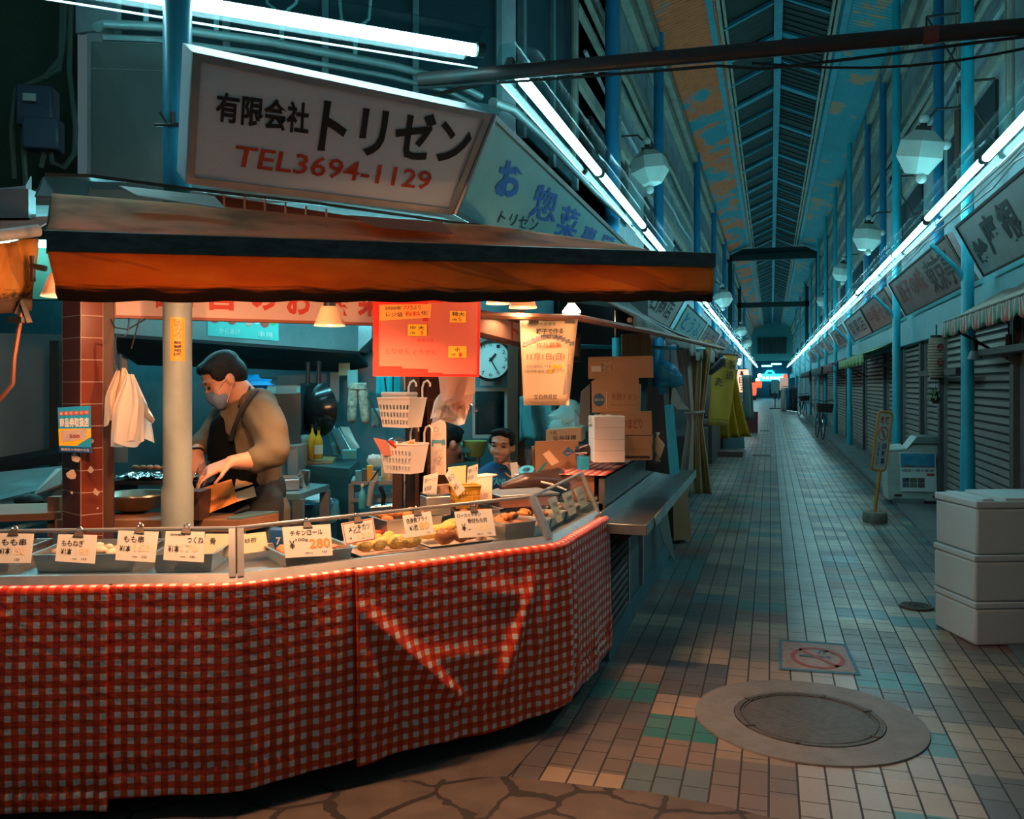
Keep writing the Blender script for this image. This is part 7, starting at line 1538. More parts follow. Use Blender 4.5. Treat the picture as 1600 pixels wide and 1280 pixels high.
# gloves on the wall
t = thing('work_gloves', 'pair of speckled work gloves hanging on the kitchen wall', 'gloves', P(562,605,5.7)); gm = mat('speckled_glove',(.46,.44,.34),.9,dirt=.9,dcol=(.06,.09,.09),dscale=26)
for nm, pts in (('glove',[(553,605),(551,625),(549,655)]),('glove',[(566,605),(569,630),(571,656)])):
    b = Blob(); q = [P(x,y,5.7) for x,y in pts]; b.cap(q[0],q[1],.035,.035); b.cap(q[1],q[2],.036,.032); b.melt(nm, gm, t, .012)
b = MB(); b.box(P(560,604,5.68),(.11,.03,.05),M.Rotation(CAMROT,3,'Z')); b.build('clip', gm, t, bev=.01)
# kitchen wall notices, towels, ladles
for px, py, w2, h2, m_, nm, lab in ((538,577,.075,.085,mat('yellowed_notice',(.30,.28,.16),.7),'notice','yellowed notice on the kitchen wall above the gloves'),(551,592,.07,.12,mat('teal_notice',(.18,.40,.42),.6),'notice','pale teal notice on the kitchen wall right of the yellowed one'),(523,605,.06,.2,mat('brown_notice',(.25,.16,.14),.7),'notice','narrow brownish notice on the kitchen wall above the leaning trays')):
    b = MB(); b.box(P(px,py,5.95),(w2,.01,h2),M.Rotation(CAMROT+.06,3,'Z')); tag(b.build(nm,m_), lab, 'notice')
cy = cardmat('cyan_sheet',(.02,.62,.72),.5,.4); b = MB(); b.grid(10,8,lambda i,j: P(588+36*i,618-34*j,5.6)+UF*.03*math.sin(i*8)); tag(b.build('cyan_sheet', cy, solid=.003), 'bright cyan plastic sheet hanging behind the upper basket', 'sheet')
b = MB(); b.tube([P(601,590,5.5),P(604,615,5.5)],.006,6); b.tube([P(614,588,5.5),P(614,620,5.5)],.005,6); b.tube([P(575,620,5.6),P(595,660,5.55)],.006,6); tag(b.build('ladle_handles', black_m), 'thin dark ladle handles hanging before the cyan sheet', 'utensils')
b = MB(); b.grid(4,6,lambda i,j: P(580+14*i,668-30*j,5.6)+UF*.02*math.sin(i*6+j*3)); tag(b.build('grey_rag', cardmat('teal_rag',(.20,.34,.34),.8,.2), solid=.004), 'small grey rag hanging below the gloves by the pillar', 'rag')
b = MB(); b.prism([P(632,610,4.9),P(645,608,4.9),P(643,560,4.9),P(628,560,4.9)], UF*.02); tag(b.build('orange_folder', mat('tan_folder',(.66,.36,.16),.6), smooth=0), 'tan folder hanging behind the red poster', 'folder')
# spray bottle and clutter by the pillar
bottle('pale yellow spray bottle with blue bottom left of the dark pillar', P(603,752,4.75), .026,.17, mat('spray_yellow',(.62,.55,.30),.4), plw)
t = thing('low_stand', 'grey steel stand with tools beside the foot of the dark pillar', 'stand', P(590,800,4.7)); zz3 = P(590,752,4.7).z; q = [zt(G(x,y,zz3),zz3) for x,y in ((548,752),(632,752),(632,744),(552,744))]; b = MB(); b.prism([p-UZ*.02 for p in q],(0,0,.02)); b.build('top', steel_d, t, smooth=0)
for p in (q[0],q[1]): b = MB(); b.box(zt(p+UF*.03,(zz3-.02)/2),(.03,.03,zz3-.02),M.Rotation(CAMROT,3,'Z')); b.build('leg', steel_d, t)
b = MB(); b.prism([p-UZ*(zz3-P(590,785,4.7).z) for p in q],(0,0,.02)); b.build('shelf', steel_d, t, smooth=0)
for lab, nm, pts, r_, m_ in (('thick bent grey pipe standing on the tool stand','bent_pipe',[(583,752),(580,765),(577,790)],.018,grey_p),('long steel cylinder lying at the front of the tool stand','steel_rod',[(578,794),(628,790)],.016,chrome),('tool with an orange wooden handle on the stand','tool_grip',[(616,764),(620,778),(626,784)],.018,mat('orange_wood',(.42,.16,.05),.5)),('black curved tool handle on the stand','black_tool',[(594,760),(600,775),(598,790)],.012,black_m),('black cable drooping from the tool stand','cable',[(560,765),(575,758),(586,742),(592,733)],.005,rubber)):
    b = MB(); b.tube([P(x,y,4.62) for x,y in pts], r_, 10); tag(b.build(nm,m_), lab, nm.replace('_',' '))
bottle('small bright blue bottle lying on the lower shelf of the tool stand', P(566,795,4.6), .02,.13, mat('blue_bottle',(.05,.38,.50),.35), plw, lab_=False)
for (x,y,m_,lab) in ((578,733,mat('yel_pack',(.80,.42,.03),.5),'yellow and red packet on the tool stand'),(570,738,mat('dk_pack',(.05,.09,.12),.5),'dark small packet left of the yellow packet'),(586,742,mat('pale_pack',(.5,.45,.36),.5),'pale packet right of the yellow packet'),(560,741,mat('bl_pack',(.06,.30,.42),.5),'blue small packet at the left end of the tool stand')):
    b = MB(); obox(b,x,752,4.72,(.032,.04,.02+(752-y)/F*4.72),.2); tag(b.build('packet', m_, bev=.003), lab, 'packet')
b = MB(); b.ball(P(587,720,4.85),(.05,.04,.035),noise=.2,rnd=rf); tag(b.build('crumpled_bag', bagw), 'crumpled white bag behind the spray bottle', 'plastic bag')
b = MB(); obox(b,622,752,4.8,(.13,.08,.05),.1); tag(b.build('beige_box', mat('beige_box',(.55,.36,.24),.6), bev=.004), 'beige flat box below the lower basket', 'box')
# back wall behind the boy
c = P(766,562,6.0); t = thing('wall_clock', 'round white wall clock with a black rim behind the red poster', 'clock', c); nC_ = (V((0,0,HC))-c); nC_.z = 0; az = math.atan2(nC_.y,nC_.x); mC = M.Translation(c) @ M.Rotation(az+PI/2+.12,4,'Z') @ M.Rotation(PI/2,4,'X')
b = MB(); b.lathe([(.125,0),(.150,.0),(.152,.02),(.148,.035),(.132,.04),(.130,.02)],36,mC,close=False); b.build('rim', black_m, t); b = MB(); b.lathe([(0,.012),(.132,.012)],36,mC,close=False); b.build('dial', mat('clock_face',(.62,.72,.72),.4), t)
def cl(x,y,z=.016): return mC @ V((x,y,z))
b = MB()
for k in range(1,13): a = PI/2-2*PI*k/12; x,y = .105*math.cos(a), .105*math.sin(a); textq(b,str(k),cl(x-.011,y-.012),cl(x+.011,y-.012),cl(x+.011,y+.012),cl(x-.011,y+.012),0,.001)
b.build('numerals', ink, t, smooth=0); b = MB()
for ang_, l_, wd2 in ((PI/2-2*PI*(5/12),.088,.004),(PI/2-2*PI*(1.4/12),.055,.006)): d = V((math.cos(ang_),math.sin(ang_),0)); s_ = V((-d.y,d.x,0))*wd2; b.add([mC@(d*-.015-s_+V((0,0,.02))),mC@(d*l_-s_+V((0,0,.02))),mC@(d*l_+s_+V((0,0,.02))),mC@(d*-.015+s_+V((0,0,.02)))],[(0,1,2,3)])
b.build('hands', ink, t, smooth=0)
b = MB(); b.sheet(P(735,632,6.15),P(795,632,6.2),P(795,500,6.2),P(735,500,6.15),.01); o = tag(b.build('wall_sheet', mat('pale_teal_wall',(.16,.40,.44),.5,dirt=.4), smooth=0), 'pale teal wall panel with notices behind the clock', 'panel')
for k,(x,y,w2,h2,c_) in enumerate(((760,582,.10,.035,(.1,.5,.6)),(777,580,.055,.06,(.2,.14,.12)),(760,597,.09,.05,(.5,.40,.40)),(779,597,.05,.045,(.15,.12,.1)),(770,572,.06,.02,(.3,.6,.65)))):
    b = MB(); b.box(P(x,y,6.10),(w2,.008,h2),M.Rotation(CAMROT,3,'Z')); tag(b.build('notice', mat('notice_%s'%'abcde'[k],c_,.6)), 'small notice on the wall below the clock, %s of the cluster' % ORD[k], 'notice', 'notices below the clock')
t = thing('window_frame', 'steel framed glass door panel behind the head of the boy', 'window panel', P(765,690,6.1)); f = Face(P(738,685,6.05),P(792,685,6.1),P(792,606,6.1),P(738,606,6.05)); b = MB(); f.slab(b,.01); b.build('pane', glassmat('murky_pane',(.20,.42,.44),.25,.15), t, smooth=0); b = MB()
for q in ((0,0,1,.07),(0,.93,1,1),(0,.07,.07,.93),(.93,.07,1,.93)): p_=[f.at(q[0],q[1]),f.at(q[2],q[1]),f.at(q[2],q[3]),f.at(q[0],q[3])]; b.prism([v+f.n()*.015 for v in p_], f.n()*-.03)
b.build('frame', mat('beige_steel',(.40,.38,.34),.5,.3), t, smooth=0)
b = MB(); b.box(zt(W((801-800)/F*5.9,5.9),1.1),(.07,.08,2.2),M.Rotation(CAMROT,3,'Z')); tag(b.build('dark_post', wood_d), 'dark wooden post right of the clock behind the boy', 'post')
b = MB(); b.box(zt(W((815-800)/F*6.0,6.0),1.1),(.05,.06,2.2),M.Rotation(CAMROT,3,'Z')); tag(b.build('brown_post', wood), 'brown wooden post just right of the dark post', 'post')
ap = cardmat('teal_cloth',(.10,.34,.38),.7,.2,dirt=.4); b = MB(); b.grid(16,10,lambda i,j: P(812+56*i,(690-3*math.sin(i*5))-(70)*j,5.8)+UF*(.04*math.sin(i*11+j*2))); tag(b.build('hanging_apron', ap, solid=.004), 'teal grey apron cloth hanging below the cream event poster', 'apron')
b = MB(); b.prism([P(868,700,5.85),P(885,690,5.85),P(880,560,5.85),P(866,560,5.85)], UF*.05); tag(b.build('navy_coat', mat('navy_coat',(.012,.022,.04),.8), smooth=0), 'dark navy coat hanging right of the apron', 'coat')
b = MB()
for (x,y,w_,r_) in ((880,655,5.5,.10),(893,640,5.52,.08),(878,672,5.48,.09),(900,668,5.46,.07)): b.ball(P(x,y,w_),(r_,r_*.6,r_*.8),noise=.2,rnd=rf,seg=10,rings=7)
tag(b.build('clear_bag_heap', cardmat('pale_teal_bag',(.34,.60,.60),.3,.4)), 'heap of pale plastic bags above the miso carton', 'plastic bags')
b = MB(); b.prism([P(897,640,5.3),P(907,655,5.3),P(906,690,5.3),P(900,688,5.3)], UF*.01); tag(b.build('milk_carton', mat('milk_blue',(.20,.42,.60),.4), smooth=0), 'blue and white folded carton by the plastic bag heap', 'carton')
b = MB(); b.prism([P(905,662,5.2),P(922,668,5.2),P(922,600,5.2),P(908,612,5.2)], UF*.02); tag(b.build('grey_card', mat('grey_card',(.16,.17,.18),.7), smooth=0), 'grey card sheet standing left of the second carton', 'card')
# shelves and posts in the dark passage
b = MB(); b.tube([P(880,541,5.6),P(1100,545,8.5)],.015,8); b.tube([P(963,528,5.9),P(963,560,5.9)],.03,10); tag(b.build('blue_post', teal_paint), 'short turquoise post and rail behind the top carton', 'post')
b = MB(); b.prism([P(972,556,6.0),P(1018,556,6.2),P(1018,520,6.2),P(972,522,6.0)], UF*.05); tag(b.build('wicker_screen', mat('wicker',(.28,.18,.09),.8,dirt=.8,dcol=(.08,.04,.02),dscale=30,stretch=(3,3,.2)), smooth=0), 'brown wicker screen behind the top carton', 'screen')
# bowl and shelf behind the boy
t = thing('shelf_unit', 'teal shelf with a green pot left of the boy', 'shelf', P(725,760,5.6)); b = MB(); b.prism([P(700,700,5.5),P(745,700,5.55),P(748,692,5.8),P(702,690,5.8)],-UZ*.03); b.prism([P(700,725,5.5),P(748,722,5.55),P(748,715,5.8),P(702,714,5.8)],-UZ*.03); b.build('board', mat('shelf_teal',(.05,.22,.22),.5), t, smooth=0)
for x in (722,746): b = MB(); b.cyl(zt(W((x-800)/F*5.6,5.6),0), P(x,700,5.6), .02, seg=8); b.build('leg', steel_d, t)
c = P(742,706,5.6); b = MB(); b.lathe([(.05,-.03),(.075,.03),(.08,.07),(.07,.07)],18,M.Translation(c)); tag(b.build('green_pot', mat('olive_pot',(.30,.32,.08),.5)), 'olive green pot on the shelf left of the boy', 'pot')
# ================================================================ people
skin_m = mat('skin', (.62,.30,.20), .5, sub=.08)
skin_m2 = mat('boy_skin', (.58,.31,.21), .5, sub=.08)
hair_m = mat('black_hair', (.004,.006,.008), .6, bump=.6, bscale=120, spec=.25)
eye_m = mat('dark_eye', (.01,.008,.008), .2)
lip_m = mat('lips', (.45,.16,.13), .5)
def head_parts(b, T, k):
    "a face on local -Y, chin down; k = head height / .235"
    R3 = T.to_3x3()
    def e(c, r, rot=None): b.ball(T @ (V(c)*k), tuple(x*k for x in r), R3 @ rot if rot else R3, 18, 12)
    e((0,.012,.035),(.077,.096,.086)); e((0,-.012,-.022),(.066,.074,.080)); e((0,-.030,-.070),(.047,.052,.042)); e((0,-.066,-.098),(.024,.022,.018))
    e((-.036,-.056,-.036),(.027,.026,.030)); e((.036,-.056,-.036),(.027,.026,.030))
    e((0,-.078,.028),(.05,.018,.012)); e((0,-.092,-.018),(.009,.012,.026)); e((0,-.100,-.038),(.015,.014,.010)); e((-.014,-.090,-.041),(.008,.010,.007)); e((.014,-.090,-.041),(.008,.010,.007))
    e((0,-.082,-.068),(.022,.012,.007)); e((0,-.080,-.079),(.019,.012,.007))
    for s in (-1,1): e((s*.078,.008,-.012),(.010,.020,.030), M.Rotation(.25*s,3,'Z'))
def hair_parts(b, T, k, fringe=.062, side=.0):
    R3 = T.to_3x3()
    def e(c, r): b.ball(T @ (V(c)*k), tuple(x*k for x in r), R3, 18, 12)
    e((0,.020,.066),(.080,.094,.066)); e((0,.050,.014),(.076,.070,.078)); e((0,-.046,fringe+.024),(.058,.037,.022))
    for s in (-1,1): e((s*.066,-.005,.040),(.017,.056,.042)); e((s*.040,-.055,fringe+.012),(.030,.026,.020))
def face_marks(T, k, par, smile=False, brow=True):
    R3 = T.to_3x3()
    for s in (-1,1):
        b = MB(); b.ball(T @ (V((s*.031,-.083,.002))*k), (.016*k,.006*k,.0055*k if smile else .0055*k), R3, 12, 8); b.build('eye', eye_m, par)
        b = MB(); q = [T @ (V((s*x,-.087+.02*abs(x-.03)*10*.4,z))*k) for x, z in ((.014,.023),(.028,.030),(.046,.025))]; b.tube(q, [.0022*k,.0036*k,.0018*k], 6); b.build('eyebrow', hair_m, par)
    if smile:
        b = MB(); q = [T @ (V((x,-.097+.35*abs(x)*.9,-.0735+abs(x)**1.5*1.4))*k) for x in (-.026,-.016,-.006,.006,.016,.026)]; b.tube(q, [.002*k,.004*k,.005*k,.005*k,.004*k,.002*k], 6); b.build('mouth', lip_m, par)
def hand(b, wrist, palm_dir, back_n, size, curl, spread_=.0, thumb_side=1):
    "palm and five separate bent fingers"
    d = V(palm_dir).normalized(); n = V(back_n); n = (n - d*n.dot(d)).normalized(); s = d.cross(n)*thumb_side
    pl = size*.52; c0 = V(wrist); k = c0 + d*pl
    for a in (-.24,-.08,.08,.24): b.cap(c0 + d*size*.06 + s*a*size*.55, k + s*a*size*.85, size*.085, size*.075)
    for i, (a, L_) in enumerate(((.27,.42),(.09,.48),(-.09,.45),(-.26,.34))):
        p = k + s*a*size; dd = (d + s*a*spread_).normalized(); nn = n; r = size*.047
        for j, f in enumerate((.46,.30,.24)):
            ang_ = curl*(.55,.9,.7)[j]*(1+.15*i); dd = (dd*math.cos(ang_) - nn*math.sin(ang_)).normalized(); nn = (nn - dd*nn.dot(dd)).normalized()
            q = p + dd*size*L_*f; b.cap(p, q, r*(1-.08*j), r*(.92-.08*j)); p = q
    p = c0 + d*size*.12 + s*size*.22; dd = (d*.75 + s*.75 - n*.35).normalized(); q = p + dd*size*.26; b.cap(p, q, size*.065, size*.052); dd2 = (d*.95 + s*.15 - n*.45).normalized(); b.cap(q, q+dd2*size*.22, size*.052, size*.04)
# ---------------- the cook
cook = thing('person', 'cook in an olive shirt, dark apron and blue face mask bending over a carton', 'person', W(-1.19,4.05))
hc = P(350,594,3.98)
TH = M.Translation(hc) @ M.Rotation(CAMROT - math.radians(56),4,'Z') @ M.Rotation(math.radians(30),4,'X') @ M.Rotation(math.radians(-6),4,'Y')
b = Blob(); head_parts(b, TH, 1.0)
b.cap(TH @ V((0,.03,-.05)), P(386,626,4.03), .058, .066)
elN, elF = P(424,712,3.74), P(318,692,4.06); wrN, wrF = P(362,722,3.62), P(306,706,3.95)
b.chain([(P(412,646,3.88),.05),(elN,.046),(P(395,720,3.68),.044),(wrN,.029)]); b.chain([(P(352,650,4.16),.05),(elF,.042),(wrF,.028)])
b.chain([(P(386,626,4.03),.06),(P(386,680,4.04),.10)])
hand(b, wrN, P(330,735,3.60)-wrN, V((0,0,1))+UF*-.3, .185, .42, .5, -1)
hand(b, wrF, P(307,728,3.92)-wrF, UR*.6-UF*.5, .185, .35, .3, 1)
# legs
b.cap(W(-1.14,3.96,.85), W(-1.12,3.95,.08), .085, .05); b.cap(W(-1.26,4.16,.85), W(-1.25,4.15,.08), .085, .05); b.cap(W(-1.2,4.05,.9), P(386,680,4.04), .11, .10)
for (x,w_) in ((-1.12,3.95),(-1.25,4.15)): b.cap(W(x,w_,.045), W(x-.16,w_-.07,.03), .045, .03)
b.melt('body', skin_m, cook, .0085, 3)
hb_ = Blob(); hair_parts(hb_, TH, 1.0, .072); hb_.melt('hair', hair_m, cook, .009, 3)
face_marks(TH, 1.0, cook)
mk = Blob(); R3 = TH.to_3x3()
for c, r in (((0,-.058,-.058),(.062,.050,.050)),((0,-.092,-.045),(.026,.022,.036)),((0,-.070,-.088),(.040,.030,.026))): mk.ball(TH @ V(c), r, R3, 16, 10)
mk.melt('face_mask', mat('mask_blue', (.17,.24,.36), .8), cook, .008, 3)
b = MB()
for s in (-1,1): b.tube([TH @ V((s*.058,-.075,-.030)), TH @ V((s*.078,-.03,-.005)), TH @ V((s*.082,.010,.012))], .0022, 6); b.tube([TH @ V((s*.055,-.055,-.092)), TH @ V((s*.074,-.02,-.055)), TH @ V((s*.082,.016,-.02))], .0022, 6)
b.build('mask_loop', mat('mask_string', (.66,.45,.40), .7), cook)
olive = mat('olive_shirt', (.125,.10,.062), .85, bump=.2, bscale=30)
s_ = Blob(); s_.chain([(P(386,634,4.03),.078),(P(386,668,4.05),.145),(P(388,710,4.04),.150),(P(392,760,4.05),.148),(P(394,795,4.06),.150)])
s_.cap(P(404,636,3.94), P(408,650,3.9), .088, .085); s_.cap(P(366,636,4.10), P(352,652,4.15), .08, .07)
s_.chain([(P(410,648,3.88),.086),(P(424,680,3.80),.080),(P(426,708,3.74),.070),(P(400,720,3.69),.056)]); s_.chain([(P(352,652,4.16),.075),(P(334,675,4.12),.062),(P(318,692,4.06),.055),(P(312,699,4.0),.045)])
s_.cap(P(394,770,4.06), P(404,810,4.04), .14, .15)
o = s_.melt('shirt', olive, cook, .011, 5)
for v in o.data.vertices:   # soft wrinkles at the elbows and waist
    p = o.matrix_world @ v.co if False else v.co; v.co += v.normal*.004*math.sin(p.z*62+p.x*25)*math.sin(p.x*33+p.z*15)
ax_ = Blob()
dF = UR*-.83+UF*-.56
ax_.chain([(P(382,674,4.05)+dF*.060,.102),(P(384,695,4.05)+dF*.048,.128),(P(388,728,4.04)+dF*.040,.144),(P(392,765,4.05)+dF*.03,.154),(P(396,800,4.06)+dF*.02,.160),(zt(P(396,800,4.06)+dF*.03,.45),.16)])
ax_.melt('apron', mat('black_apron', (.003,.0045,.006), .9, spec=.1), cook, .011, 4)
b = MB(); b.tube([P(360,688,3.87),P(366,668,3.85),P(374,648,3.82),P(388,626,3.83),P(400,613,3.88),P(410,609,3.96),P(416,615,4.06)], .010, 8); b.tube([P(345,668,4.02),P(352,652,4.06),P(362,640,4.08)], .011, 8); b.build('apron_strap', mat('strap_black',(.012,.014,.017),.7), cook)
b = MB(); b.tube([P(372,636,3.935),P(382,624,3.945),P(390,608,3.975),P(390,604,4.0)], .006, 6); b.build('collar_trim', black_m, cook)
b = MB(); c = wrF; d = (P(307,728,3.92)-wrF).normalized(); x = d.cross(UF).normalized(); y = d.cross(x); b.tube([c-d*.005+(x*math.cos(a*PI/8)+y*math.sin(a*PI/8))*.031 for a in range(17)], .005, 6, cap=False); b.build('wristband', black_m, cook)
tr = Blob(); tr.cap(W(-1.14,3.97,.85), W(-1.12,3.95,.12), .10, .065); tr.cap(W(-1.26,4.15,.85), W(-1.25,4.15,.12), .10, .065); tr.cap(W(-1.2,4.05,.9), W(-1.2,4.05,.8), .15, .13); tr.melt('trousers', mat('dark_trousers',(.02,.022,.026),.8), cook, .014, 4)
# ---------------- the boy
boy = thing('person', 'smiling boy with short black hair in a blue T-shirt sitting at the counter', 'person', W(-.06,5.0,.0))
k_ = .80; hc = P(784,697,4.95); TB = M.Translation(hc) @ M.Rotation(CAMROT - math.radians(14),4,'Z') @ M.Rotation(math.radians(4),4,'Y') @ M.Scale(1.14,4,V((1,0,0)))
b = Blob(); head_parts(b, TB, k_)
nk = P(785,728,5.0); b.cap(TB @ V((0,.02,-.05)), nk, .046, .052); b.cap(nk, P(782,760,5.02), .06, .10)
hp_ = P(782,800,5.02); b.chain([(P(782,760,5.02),.10),(hp_,.11),(zt(hp_,.45),.12)])
b.chain([(P(758,745,4.98),.045),(P(748,772,4.92),.04),(P(765,778,4.72),.034),(P(778,770,4.68),.026)])
lw = P(812,752,4.72); b.chain([(P(808,742,5.0),.045),(P(822,772,4.9),.038),(lw,.026)])
hand(b, lw, UZ*.9-UR*.35, UR*.6+UF*.5, .145, .55, .3, 1); hand(b, P(778,770,4.68), UR*.9+UZ*-.1, UZ, .145, .3, .4, 1)
st2 = zt(hp_,.48); b.chain([(st2+UR*-.07,.08),(st2+UR*-.09-UF*.34,.06),(zt(st2+UR*-.09-UF*.36,.08),.045)]); b.chain([(st2+UR*.07,.08),(st2+UR*.09-UF*.34,.06),(zt(st2+UR*.09-UF*.36,.08),.045)])
for s in (-.09,.09): b.cap(zt(st2+UR*s-UF*.36,.04), zt(st2+UR*s-UF*.48,.03), .035, .03)
b.melt('body', skin_m2, boy, .0075, 3)
hb_ = Blob(); hair_parts(hb_, TB, k_*.985, .085); hb_.melt('hair', hair_m, boy, .008, 3); face_marks(TB, k_*1.02, boy, True)
ts = Blob(); ts.chain([(P(784,736,5.0),.075),(P(782,758,5.02),.125),(P(782,795,5.02),.130),(zt(hp_,.55),.135)]); ts.chain([(P(770,738,5.0),.062),(P(757,748,4.98),.064),(P(750,768,4.93),.062)]); ts.chain([(P(800,738,5.0),.062),(P(812,748,4.99),.060),(P(820,765,4.94),.056)])
ts.melt('t_shirt', mat('blue_t_shirt',(.008,.075,.19),.85,bump=.2,bscale=30), boy, .010, 4)
b = MB(); q = [P(x,y,4.868) for x,y in ((757,758),(791,758),(790,748),(761,746))]; textq(b,'TITANS',*q,.03,.0); q2 = [P(x,y,4.862) for x,y in ((748,770),(772,776),(773,768),(751,762))]; textq(b,'TOKYO',*q2,.03,.0); b.build('shirt_lettering', mat('shirt_cyan',(.05,.60,.95),.6), boy, smooth=0)
b = MB(); b.lathe([(.05,0),(.058,.012),(.05,.018)],18,M.Translation(P(785,731,4.985)) @ M.Rotation(.25,4,'X'),close=False); b.build('collar', mat('collar_navy',(.01,.03,.07),.8), boy)
b = MB(); b.prism([P(x,y,4.66) for x,y in ((800,752),(812,750),(808,722),(797,724))], UF*.008); tag(b.build('white_card', paper, smooth=0), 'small white card held up in the hand of the boy', 'card')
c = zt(hp_,.0); t = thing('stool', 'small stool the boy sits on', 'stool', c); b = MB(); b.lathe([(.15,.30),(.16,.32),(.16,.345),(.0,.35)],20,M.Translation(c)); b.build('seat', wood_d, t)
for a in range(4): d = V((math.cos(a*PI/2+.4),math.sin(a*PI/2+.4),0)); b = MB(); b.cyl(c+d*.13, c+d*.11+UZ*.31, .014, seg=8); b.build('leg', steel_d, t)
# ---------------- person turned away behind the pillar
p3 = thing('person', 'person with short dark hair turned away, half hidden behind the dark tiled pillar', 'person', W(-.38,5.64)); hc = P(699,692,5.53); T3 = M.Translation(hc) @ M.Rotation(CAMROT + PI - .9,4,'Z') @ M.Rotation(.15,4,'X')
b = Blob(); head_parts(b, T3, 1.06); n3 = P(702,735,5.59); b.cap(T3 @ V((0,.02,-.05)), n3, .056, .062); b.chain([(n3,.07),(P(700,800,5.64),.12),(zt(P(700,800,5.64),.85),.12)])
for s in (-1,1): b.cap(zt(P(700,800,5.64)+UR*.08*s,.85), zt(P(700,800,5.64)+UR*.08*s,.06), .08, .05); b.cap(zt(P(700,800,5.64)+UR*.08*s,.035), zt(P(700,800,5.64)+UR*.08*s+UF*.13,.03), .035, .028)
shl = [P(664,755,5.61), P(736,755,5.68)]
for i, q in enumerate(shl): e_ = q + UF*.12 - UZ*.22; w3 = e_ + UF*.2 + UZ*.05; b.chain([(q,.05),(e_,.042),(w3,.028)]); hand(b, w3, UF, UZ, .17, .4, .3, 1 if i else -1)
b.melt('body', skin_m, p3, .010, 3); hb_ = Blob(); hair_parts(hb_, T3, 1.06); hb_.melt('hair', hair_m, p3, .010, 3)
ts = Blob(); ts.chain([(P(701,748,5.61),.085),(P(700,780,5.63),.135),(P(700,830,5.65),.14),(zt(P(700,800,5.64),.8),.145)])
for q in shl: ts.chain([(P(700,752,5.62).lerp(q,.6),.075),(q,.07),(q+UF*.11-UZ*.2,.058)])
ts.melt('shirt', mat('dark_shirt',(.03,.04,.05),.85), p3, .012, 4)
# ---------------- far walkers
def walker(label, px, ybase, h, shirt, trouser, phase=.15, rz=0, rot=None):
    g = G(px, ybase); t = thing('person', label, 'person', g, CAMROT*0+rz, 'people far down the arcade'); k = h/1.68
    b = Blob(); L_ = lambda *c: V(c)*k
    b.ball(L_(0,0,1.56),(.08*k,.095*k,.115*k)); b.cap(L_(0,.01,1.40),L_(0,0,1.5),.055*k,.05*k); b.chain([(L_(0,0,1.3),.13*k),(L_(0,0,1.0),.13*k),(L_(0,0,.88),.14*k)])
    for s in (-1,1):
        b.chain([(L_(s*.19,0,1.36),.05*k),(L_(s*.23,.05*s,1.08),.042*k),(L_(s*.22,-.10*s,.84),.03*k)]); b.cap(L_(s*.22,-.10*s,.80),L_(s*.21,-.13*s,.70),.035*k,.02*k)
        b.chain([(L_(s*.09,0,.86),.085*k),(L_(s*.09,-phase*s*.6-.03,.46),.06*k),(L_(s*.09,phase*s,.09),.042*k),(L_(s*.09,phase*s-.12,.05),.035*k)])
    b.melt('body', skin_m, t, .02, 3, world=False)
    b = Blob(); b.ball(L_(0,.02,1.60),(.09*k,.10*k,.10*k)); b.melt('hair', hair_m, t, .02, 2, world=False)
    b = Blob(); b.chain([(L_(0,0,1.32),.15*k),(L_(0,0,.92),.16*k)])
    for s in (-1,1): b.cap(L_(s*.17,0,1.38),L_(s*.23,.05*s,1.1),.066*k,.06*k)
    b.melt('shirt', shirt, t, .022, 3, world=False)
    b = Blob(); b.cap(L_(0,0,.92),L_(0,0,.86),.15*k)
    for s in (-1,1): b.chain([(L_(s*.09,0,.86),.1*k),(L_(s*.09,-phase*s*.6-.03,.46),.075*k),(L_(s*.09,phase*s,.12),.06*k)])
    b.melt('trousers', trouser, t, .022, 3, world=False)
    return t
sh_p = mat('pale_shirt',(.45,.50,.50),.8); sh_t = mat('teal_shirt',(.06,.20,.22),.8); sh_b = mat('ochre_shirt',(.28,.18,.08),.8); tr_d = mat('navy_trousers',(.02,.03,.05),.8)
walker('pedestrian in a pale shirt walking far down the arcade, the left one', 1198, 621, 1.68, sh_p, tr_d, .18, .3)
walker('pedestrian in dark teal clothes near the middle of the far arcade', 1211, 624, 1.70, sh_t, tr_d, .10, 3.0)
walker('pedestrian in an ochre top on the right of the far arcade', 1219, 626, 1.60, sh_b, tr_d, .14, 2.6)
walker('small figure farthest away under the blue sign', 1205, 622, 1.65, sh_t, tr_d, .12, 0)
# a sign post standing in the arcade
g = G(1211,639); t = thing('stand_sign', 'thin sign post on a flat base standing in the far middle of the arcade', 'sign post', g); b = MB(); b.lathe([(.32,0),(.32,.04),(.05,.06)],18,M.Translation(g)); b.build('base', iron, t); b = MB(); b.cyl(g, g+UZ*1.0, .03, seg=8); b.build('post', iron, t); b = MB(); b.box(g+UZ*1.25,(.42,.04,.75),M.Rotation(CAMROT,3,'Z')); b.build('panel', mat('stand_teal',(.12,.28,.30),.5), t)
